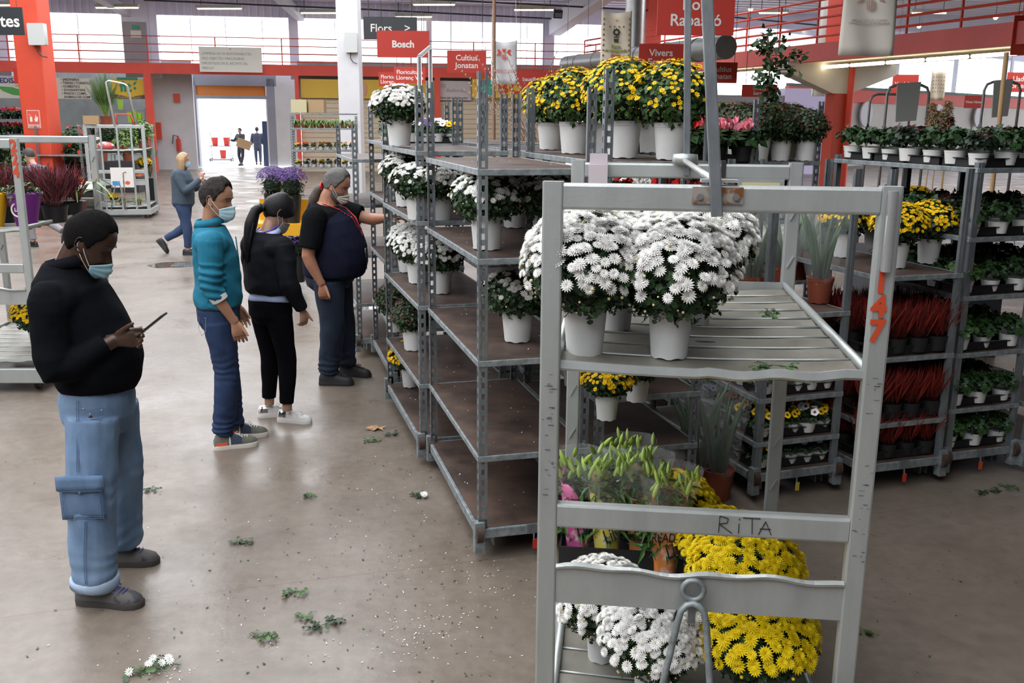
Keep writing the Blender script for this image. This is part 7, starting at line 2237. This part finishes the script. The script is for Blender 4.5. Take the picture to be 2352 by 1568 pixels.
for i, (x, y, z, kd, v, s_, nm, lb) in enumerate((
    (.12, .3, 1.47, 'pansy', 4, 2.0, 'potted_pansy', 'pale bedding plant at the left of the upper shelf beside the bin'), (.60, .2, 1.47, 'spider', 0, 1.2, 'potted_cactus', 'spiky green plant on the upper shelf behind the cart bars'),
    (.45, .8, 1.47, 'spider', 1, 1.6, 'spider_plant', 'tall spiky plant at the back of the upper shelf'), (.25, 1.0, 1.47, 'bush', 1, .6, 'leafy_bush', 'dark leafy plant at the back left of the upper shelf'),
    (.75, .15, .29, 'spider', 1, 1.2, 'cut_greens', 'bundle of long green cut foliage lying on the low deck'), (.50, .15, .29, 'spider', 0, 1.3, 'cut_greens', 'bundle of green foliage beside the yellow flowers on the low deck'),
    (.36, .1, .29, 'yellow_dense', 2, .7, 'yellow_chrysanthemum', 'small yellow flowers on the low deck beside the bin'))):
    pot_plant(kd, v, nm, lb, 'potted plant', on3(x, y, z), i, None, s_)
q = MB(); q.ball((0, 0, .07), (.20, .12, .10), 10, 8); o = q.build('plastic_bag', mat('red_white_bag', (.6, .10, .10), .4, 0, 0, 7, col2=(.7, .68, .68), thr=(.45, .5)), None, True); o.location = on3(.30, .15, 1.46); tag(o, 'crumpled red and white plastic bag on the upper shelf beside the bin', 'bag')
q = MB(); q.box((0, 0, .09), (.25, .2, .18)); o = q.build('cardboard_box', M['card']); o.location = on3(.13, .05, 1.985); tag(o, 'small printed cardboard box on top of the cart beside the bin', 'box')
# palm
def palm(loc, s, lb):
    t = thing('potted_palm', lb, 'potted plant', loc); t.scale = (s,)*3
    q = MB(); q.lathe([(0, 0), (.13, 0), (.17, .22), (.18, .24), (.16, .24), (0, .22)], 18); q.build('pot', M['terracotta'], t, 40)
    r = random.Random(5); q = MB(); q2 = MB()
    for i in range(44):
        a = i*2.4; u = r.uniform(.1, .75); L = r.uniform(.9, 1.25); c, s_ = math.cos(a), math.sin(a)
        def pt(f): return Vector((c*(L*u*f*.75), s_*(L*u*f*.75), .22 + L*f*(1.05 - u*.35*f)))
        q.tube([pt(0), pt(.4), pt(.75), pt(1)], [.012, .008, .005, .002], 5)
        for j in range(30):
            f = .33 + .67*j/29; p = pt(f); d = (pt(min(1, f + .05)) - pt(f - .05)).normalized(); sd = d.cross(Z).normalized()
            for sg in (-1, 1):
                e = p + (sd*sg*.9 + d*.6 - Z*.15)*(.30*(1.12 - f)) ; w = d*.005
                q2.add([p - w, p + w, e], [(0, 1, 2)])
    q.build('frond_stem', M['green_light'], t); q2.build('fronds', M['green_mid'], t)
q = MB(); q.box((.3, 1.15, 1.955), (.5, .5, .02)); q.build('rear_top_board', M['alu_shelf'], c3)
palm(on3(.24, 1.15, 1.967), .78, 'tall feathery palm in a terracotta pot behind the cart beside the bin')
# strelitzia like leaves
t = thing('strelitzia', 'broad blue green leaves standing behind the right side of the cart', 'potted plant', on3(.80, 2.0, .78)); t.scale = (.62, .62, .62)
q = MB()
for i in range(12):
    a = i*2.4; c, s_ = math.cos(a), math.sin(a); l = .5 + .3*(i % 3)/2
    q.tube([(0, 0, 0), (c*.1, s_*.1, .35), (c*.22, s_*.22, .55 + l*.5)], .012, 5)
    b0 = Vector((c*.18, s_*.18, .5 + l*.25)); e = Vector((c*.38, s_*.38, .55 + l)); m_ = (b0 + e)/2; w = Vector((-s_, c, 0))*.09
    q.add([b0, m_ + w, e, m_ - w], [(0, 1, 2, 3)])
q.build('foliage', mat('blue_green_leaf', (.08, .17, .12), .4), t)
q = MB(); q.lathe([(0, -1.24), (.2, -1.24), (.24, .0), (0, 0)], 16); q.build('pot', M['black_plastic'], t, 40)
# bushes behind, hibiscus, black bin
for i, (px, py, v, s_, lb) in enumerate(((175, 470, 3, 1.5, 'dark bushy shrub between the red column and the palm'), (60, 470, 0, 1.3, 'green shrub behind the cart painted 224'), (20, 450, 1, 1.4, 'green shrub at the far left behind the carts'),
                                         (300, 440, 2, 1.2, 'bright green shrub in front of the yellow fitó sign'), (240, 430, 3, 1.5, 'dark shrub behind the palm'))):
    p = at_z(px, py); pot_plant('bush', v, 'leafy_bush', lb, 'potted plant', (p.x, p.y, (.55, .2, .6, .9, .8)[i]), i, None, s_)
    q = MB(); q.box((0, 0, (.55, .2, .6, .9, .8)[i]/2), (.8, .8, (.55, .2, .6, .9, .8)[i])); o = q.build('display_plinth', M['cable']); o.location = (p.x, p.y, 0); tag(o, 'dark plinth under the ' + lb, 'stand')
p = at_z(152, 500); 
for k, z in enumerate((.15, .75, 1.15)):
    pot_plant('bush', 4 + k % 2, 'red_mandevilla', ('lowest', 'middle', 'upper')[k] + ' red flowering climber right of the red column', 'potted plant', (p.x + .05, p.y + .5 + .1*k, z), k, 'red flowering climbers', .95)
    
q = MB(); q.lathe([(0, 0), (.20, 0), (.26, .62), (.29, .64), (.29, .67), (.25, .67), (.24, .6), (0, .6)], 24)
p = at_z(198, 508); t = thing('waste_bin', 'black round waste bin lined with a white bag between the carts', 'bin', (p.x, p.y + .2, 0))
q.build('tub', M['black_plastic'], t, 40)
q = MB(); q.ball((0, 0, .66), (.26, .26, .16), 20, 12); o = q.build('bin_bag', mat('white_bag', (.7, .7, .72), .35, bump=1., bscale=14), t, True)
for v in o.data.vertices:
    v.co += v.co.normalized() * .03*noise.noise(v.co*14)
# trolley with thin posts beside column
rack('thin white trolley with red flowers standing right of the red column', 100, 502, .02, (.45, .9, 1.35), 1.95, w=.95, l=.5)
# shop displays at far left: shelves of cyclamen
FARP = {}
def farshelf(label, px, py, dist, w, shelves, h, content, sc_=1.4, n=7):
    p = at_y(px, py, dist); p.z = 0
    t = trolley(label, p, WA, shelves, h=h, w=w, l=.55, rail=True)
    what = {'cyclamen': 'cyclamen', 'pansy': 'pansy', 'spider': 'striped grass plant', 'kale': 'leafy plant', 'red_bud': 'small dark mum', 'white_round': 'white chrysanthemum'}
    for (z, kd, vs) in content:
        for i in range(n):
            for j in range(2):
                pot_plant(kd, vs[(i + j) % len(vs)], 'potted_' + {'red_bud': 'mum', 'white_round': 'chrysanthemum', 'spider': 'striped_grass'}.get(kd, kd), '%s on the %s' % (what[kd], label), 'potted plant', on(t, .12 + (w - .24)*i/(n-1), .14 + .28*j, z + .003), i, '%s on the %s' % (what[kd], label), sc_)
    return t
farshelf('shop shelf of red and pink cyclamen left of the red column', -30, 420, 30, 1.9, (.6, 1.1, 1.6, 2.05), 2.2, ((2.05, 'cyclamen', (1, 0, 2)), (1.6, 'cyclamen', (2, 1)), (1.1, 'cyclamen', (1, 2)), (.6, 'kale', (0, 1))), 1.3)
farshelf('shop shelf with green pots under the yellow fitó sign', 258, 400, 38.4, 1.45, (.7, 1.3, 1.9, 2.4), 2.5, ((.7, 'kale', (0, 1)), (1.3, 'spider', (0, 1))), 1.6, 5)
LG = mat('lime_pot', (.35, .62, .05), .4)
for i, (x, z, h, lb) in enumerate(((.8, 1.92, .42, 'tall lime pot'), (1.0, 1.92, .5, 'taller lime pot'), (1.2, 1.92, .38, 'lime pot at the right end'), (.45, 2.42, .5, 'lime vase on the top shelf'))):
    b_ = at_y(258, 400, 38.4); q = MB(); q.lathe([(0, 0), (.08, 0), (.11, h), (.09, h), (0, h*.9)], 14); o = q.build('lime_pot', LG, None, 40); o.location = (b_.x + x, b_.y + .25, z); tag(o, lb + ' under the yellow fitó sign', 'pot')
# trolley of bedding plants before the white column
ft = farshelf('trolley of bedding plants in front of the white column', 675, 480, 20, 1.36, (.35, .55, 1.15, 1.5, 1.95), 2.2, ((1.5, 'pansy', (0, 1, 0)), (1.15, 'pansy', (0, 4, 5)), (1.95, 'spider', (0, 1, 2))), 1.15, 8)
for i, (x, lb, c) in enumerate(((.2, 'cream carton', (.55, .5, .3)), (.55, 'brown carton', (.42, .28, .15)))):
    q = MB(); q.box((0, 0, .13), (.32, .3, .26)); o = q.build('carton', mat('carton_%d' % i, c, .7)); o.location = on(ft, x, .3, 2.26); tag(o, lb + ' on the top board of the bedding plant trolley', 'box')
put('shelf', shared(('shelf', 1.36, .55, 0), lambda: shelf_mesh(1.36, .55)), ft, (0, 0, 2.25), M['zinc_light'])
# purple asters on a yellow stand beside the white column
p = at_z(838, 545); t = thing('yellow_stand', 'yellow two tier stand holding black buckets of purple asters', 'stand', (p.x, 12.0, 0))
q = MB(); q.box((0, 0, .86), (1.0, .5, .03)); q.box((0, -.25, .80), (1.0, .02, .14)); q.box((0, .24, 1.0), (1.0, .02, .28)); q.build('tray', mat('yellow_plastic', (.72, .36, .01), .45), t)
q = MB()
for x in (-.48, .48):
    for y in (-.23, .23): q.box((x, y, .43), (.03, .03, .86))
q.build('leg', M['zinc'], t)
for i, (dx, dy, z, lb) in enumerate(((-.28, .08, .88, 'back bucket of purple asters on the yellow stand'), (-.0, -.1, .88, 'front bucket of purple asters on the yellow stand'), (.02, -.05, 0.12, 'low bucket of purple and white asters under the yellow stand'))):
    pot_plant('aster', i, 'aster_bucket', lb, 'potted plant', (p.x + dx, 12.0 + dy, z), i, None, 1.1)
# fridge like cabinet near the doorway
a = at_z(655, 382)
q = MB(); q.box((0, 0, .98), (.75, .6, 1.96)); o = q.build('metal_cabinet', mat('cabinet_grey', (.48, .46, .45), .5)); o.location = (a.x, a.y, 0); o.rotation_euler.z = WA; tag(o, 'tall grey metal cabinet right of the doorway', 'cabinet')
q = MB(); q.box((0, -.31, 1.35), (.3, .01, .45)); q.build('pink_notice', mat('pink_notice', (.62, .38, .38), .6), o)
q = MB(); q.box((0, 0, 1.0), (.45, .5, 2.0)); o = q.build('blue_cabinet', mat('dark_blue_cabinet', (.04, .06, .12), .4)); o.location = (a.x - .75, a.y + .3, 0); tag(o, 'dark blue cabinet right beside the doorway', 'cabinet')
# flower trolley in the doorway
a = at_z(483, 374); dt = trolley('trolley with two red buckets standing in the bright doorway', (a.x, a.y), WA, (.8,), h=1.7, w=1.0, l=.6)
for i, (x, z) in enumerate(((.25, 1.25), (.8, 1.25), (.6, .2))):
    q = MB(); q.lathe([(0, 0), (.12, 0), (.16, .4), (0, .4)], 14); o = q.build('red_bucket', M['red'], None, 40); o.location = on(dt, x, .2, z if i == 2 else .803); tag(o, ('left red bucket', 'right red bucket', 'lower red bucket')[i] + ' on the trolley in the doorway', 'bucket')
# contents of cart 224
def on2(x, y, z): return (pc.x - CW + x, pc.y + y, z)
pot_plant('yellow_dense', 1, YM, 'yellow chrysanthemum in a white pot on the low deck of the cart painted 224', 'potted plant', on2(.80, .35, .262), 0, None, 1.25)
pot_plant('yellow_dense', 2, YM, 'yellow chrysanthemum behind another on the low deck of the cart painted 224', 'potted plant', on2(.62, .75, .262), 0, None, 1.25)
for i, (x, y) in enumerate(((.86, 1.0), (.62, .95), (.38, 1.0), (.9, .62), (.5, .55), (.74, .78))):
    pot_plant('heather', 3 + i % 2, 'pink_heather', 'bushy dusky pink heather on the shelf of the cart painted 224', 'potted plant', on2(x, y, 1.295), i, 'pink heathers on the cart painted 224', 1.9)
def sleevepot(x, y, c, lb, txt):
    t = thing('sleeved_plant', lb, 'potted plant', on2(x, y, 1.295))
    q = MB(); q.lathe([(0, 0), (.075, 0), (.13, .26), (.125, .255), (.07, .01)], 20); q.build('sleeve', mat('sleeve_' + txt, c, .35), t, 40)
    V, F = leaves((0, 0, .27), (.13, .13, .09), 90, .06, 4, leaf_t(1, .3)); link('foliage', npmesh('foliage', [(V, F, 0)], M['green_mid']), t)
    q = MB(); q.tube([(.055*math.cos(a), -.105, .14 + .055*math.sin(a)) for a in [2*PI*i/20 for i in range(21)]], .007, 6, caps=False); q.build('ring_print', M['letter'], t, True)
    if txt == 'lips': text('LiPS', .04, (0, -.108, .14), t, M['letter'], ext=.001, bold=.001)
sleevepot(.83, .28, (.16, .02, .20), 'purple printed plant sleeve on the shelf of the cart painted 224', 'lips')
sleevepot(.58, .25, (.80, .45, .01), 'yellow printed plant sleeve beside the purple one', 'sun')
t = thing('bromeliad', 'arching green strap leaves and orange bloom behind the post painted 224', 'potted plant', on2(.80, 1.25, 1.295))
q = MB()
for i in range(12):
    a = i*2.4; c, s_ = math.cos(a), math.sin(a); L = .3 + .12*(i % 3); V = []
    for f in (0, .3, .6, .85, 1.): 
        p = Vector((c*L*f, s_*L*f, .12 + L*1.3*f - L*1.25*f*f)); w = .022*(1 - f*.85)
        V += [(p.x - s_*w, p.y + c*w, p.z), (p.x + s_*w, p.y - c*w, p.z)]
    q.add(V, [(2*k, 2*k+1, 2*k+3, 2*k+2) for k in range(4)])
q.build('foliage', M['green_light'], t)
q = MB(); q.lathe([(0, .0), (.06, 0), (.08, .12), (0, .12)], 14); q.build('pot', M['terracotta'], t)
V, F = scat(*HEADS[1], basis(fib(5, .4, .5, 1), np.zeros(5)), np.array([[0, 0, .28]]*5) + fib(5, .4, .5, 1)*.04, .06*np.ones(5)); link('blossoms', npmesh('blossoms', [(V, F, 0)], M['orange_petal']), t)
# ================================================================ right side background plants
# climbing vine
t = thing('climbing_vine', 'tall climbing vine with glossy leaves rising above the cyclamen', 'potted plant', (*at_y(1785, 330, 8.3).to_2d(), 1.9))
c = t.location.copy(); r = np.random.RandomState(9)
pts = [at_y(px, py, 8.3) - c for px, py in ((1786, 330), (1784, 270), (1770, 230), (1766, 190), (1768, 150), (1765, 110), (1762, 75))]
br = [[(1768, 165), (1800, 140), (1825, 128), (1848, 124)], [(1766, 120), (1790, 108), (1806, 95)], [(1768, 190), (1745, 180), (1732, 176)], [(1764, 110), (1745, 100), (1735, 103)], [(1772, 230), (1795, 250), (1800, 270)], [(1770, 160), (1810, 160), (1828, 160)]]
q = MB(); q.tube(pts, .008, 6); allp = [(pts[i].lerp(pts[i+1], f)) for i in range(len(pts)-1) for f in np.linspace(0, 1, 30 if i < 3 else 14)]
for b_ in br:
    bb = [at_y(px, py, 8.3 + .05*math.sin(px)) - c for px, py in b_]; q.tube(bb, .005, 5)
    allp += [(bb[i].lerp(bb[i+1], f)) for i in range(len(bb)-1) for f in np.linspace(0, 1, 6)]
q.build('stem', M['wood_dark'], t, True)
P = np.array([tuple(p) for p in allp]); n = len(P); P = np.repeat(P, 2, 0) + r.randn(2*n, 3)*np.array([.035, .035, .03]); n *= 2
V, F = scat(*leaf_t(1, .75, .1, .2), basis(r.randn(n, 3)*.6 + np.array([0, -.5, .5]), r.uniform(0, 6, n)), P, r.uniform(.04, .07, n)); link('leaves', npmesh('leaves', [(V, F, 0)], M['green_leaf']), t)
q = MB(); q.lathe([(0, -.6), (.12, -.6), (.15, 0), (0, 0)], 16, tuple(pts[0])); q.build('pot', M['black_plastic'], t)
# willow branches with catkins
t = thing('willow_branches', 'bare branches with pale catkins fanning up behind the bare trolley tops', 'plant', (*at_y(1240, 300, 9.).to_2d(), 1.0)); c = t.location.copy()
q = MB(); q2 = MB(); rr_ = random.Random(3)
for i in range(26):
    x1 = rr_.choice((1060, 1100, 1125, 1155, 1170, 1190, 1215, 1225, 1255, 1285)) + rr_.uniform(-15, 15); y1 = rr_.uniform(95, 250)
    a = at_y(1215 + rr_.uniform(-40, 40), 330, 9. + rr_.uniform(-.3, .3)) - c; b_ = at_y(x1, y1, 9. + rr_.uniform(-.4, .4)) - c
    q.tube([a, a.lerp(b_, .5) + Vector((0, 0, .03)), b_], [.005, .004, .002], 5)
    for k in range(16):
        p = a.lerp(b_, .25 + .75*k/16) + Vector((rr_.uniform(-.01, .01), 0, .02)); q2.ball(p, (.006, .006, .011), 5, 4)
q.build('twigs', M['wood_dark'], t); q2.build('catkins', mat('catkin', (.5, .47, .44), .9), t)
q = MB(); q.lathe([(0, -1.), (.15, -1.), (.2, .35), (0, .35)], 16); q.build('bucket', M['black_plastic'], t, 40)
# pampas plumes
for i, (px, py, h, c_, lb) in enumerate(((2140, 300, 62, 'pampas', 'leftmost dry beige plume'), (2155, 300, 45, 'pampas', 'middle dry beige plume'), (2176, 300, 68, 'pampas', 'tallest dry beige plume'), (2178, 300, 30, 'r_bud', 'dark brown plume below the tallest beige one'))):
    d = 9.; a = at_y(px, py, d); b_ = at_y(px + 3, py - h, d)
    n = 420; r = np.random.RandomState(i); f = r.rand(n); ax = np.array(b_ - a)
    P = np.array(a) + f[:, None]*ax + r.randn(n, 3)*.018*np.sin(np.pi*np.clip(f + .1, 0, 1))[:, None]
    V, F = scat(*leaf_t(1, .18), basis(np.array([0, 0, 1.2]) + r.randn(n, 3)*.4, r.uniform(0, 6, n)), P, .05*np.ones(n))
    t = thing('dry_plume', lb + ' above the dark kale', 'dried plant', (a.x, a.y, 0)); o = link('plume', npmesh('plume', [(V - np.array([a.x, a.y, 0]), F, 0)], M[c_]), t)
    q = MB(); q.tube([(0, 0, .9), (0, 0, a.z), (b_.x - a.x, b_.y - a.y, b_.z)], .006, 5); q.build('stalk', M['wood'], t)
q = MB(); c = at_y(2160, 330, 9.); q.box((c.x, c.y, .5), (1.2, .6, 1.0)); tag(q.build('back_bench', M['cable']), 'dark bench behind the kale trolleys holding dried plumes', 'bench')
# hooped carts with grey cloth at the right
GT = mat('grey_hoop', (.20, .19, .18), .5, .3); GC = mat('grey_cloth', (.30, .31, .28), .9)
for i, (x0, x1, yt, yb, lb) in enumerate(((2030, 2125, 195, 300, 'left hooped cart frame with a grey cloth folded over it'), (2250, 2332, 188, 300, 'right hooped cart frame with a grey cloth folded over it'), (1992, 2085, 216, 300, 'lower bare hooped cart frame behind the first'))):
    d = (12, 12.5, 14)[i]; A_, B_ = at_y(x0, yb, d), at_y(x1, yb, d); zt = at_y(x0, yt, d).z
    t = thing('hooped_cart', lb, 'cart', (A_.x, A_.y, 0)); w = B_.x - A_.x; q = MB()
    q.tube([(0, 0, 0), (0, 0, zt - .10), (.03, 0, zt - .03), (.10, 0, zt), (w - .10, 0, zt), (w - .03, 0, zt - .03), (w, 0, zt - .10), (w, 0, 0)], .018, 8); q.build('hoop', GT, t, True)
    q = MB(); q.box((w/2, .4, .2), (w, .9, .06)); q.build('deck', M['zinc'], t)
    if i < 2:
        q = MB(); q.poly([(.10, -.03, zt + .02), (w - .12, -.03, zt + .04), (w - .14, -.04, zt - .42), (.12, -.04, zt - .44)], .02, (0, 1, 0)); q.build('cloth', GC, t)
# round lamps / white signs on panels at the right wall are shop roundels
for i, px in enumerate((1888, 1967, 2106, 2205)):
    s = (.0, .09, .25, .36)[i] + .05; p = B0.lerp(B1, s); q = MB(); q.lathe([(0, 0), (.62, 0), (.62, .08), (0, .08)], 24)
    o = q.build('shop_roundel', mat('roundel_%d' % i, (.70, .68, .72), .6)); o.location = (p.x + math.sin(angB)*.3, p.y - math.cos(angB)*.3, 2.55); o.rotation_euler = (PI/2, 0, angB); tag(o, ('pale round shop sign nearest the red gallery column', 'second pale round shop sign right of the red gallery column', 'third pale round shop sign, behind the hooped cart', 'pale round shop sign left of the tall orange post')[i], 'sign')
# parallel rail frame seen above the first trolley (loop handle of a cart)
t = thing('cart_loop_handle', 'tall grey metal loop handle rising in front of the red Bosch board', 'handle', (*at_y(966, 300, 8.).to_2d(), 0)); c = t.location.copy()
q = MB(); A_, B_ = at_y(963, 130, 8.) - c, at_y(988, 108, 9.1) - c
q.tube([(A_.x, A_.y, .2), A_], .018, 8); q.tube([(B_.x, B_.y, .2), B_], .018, 8); q.tube([A_, B_], .018, 8); q.build('loop', M['alu_bright'], t)
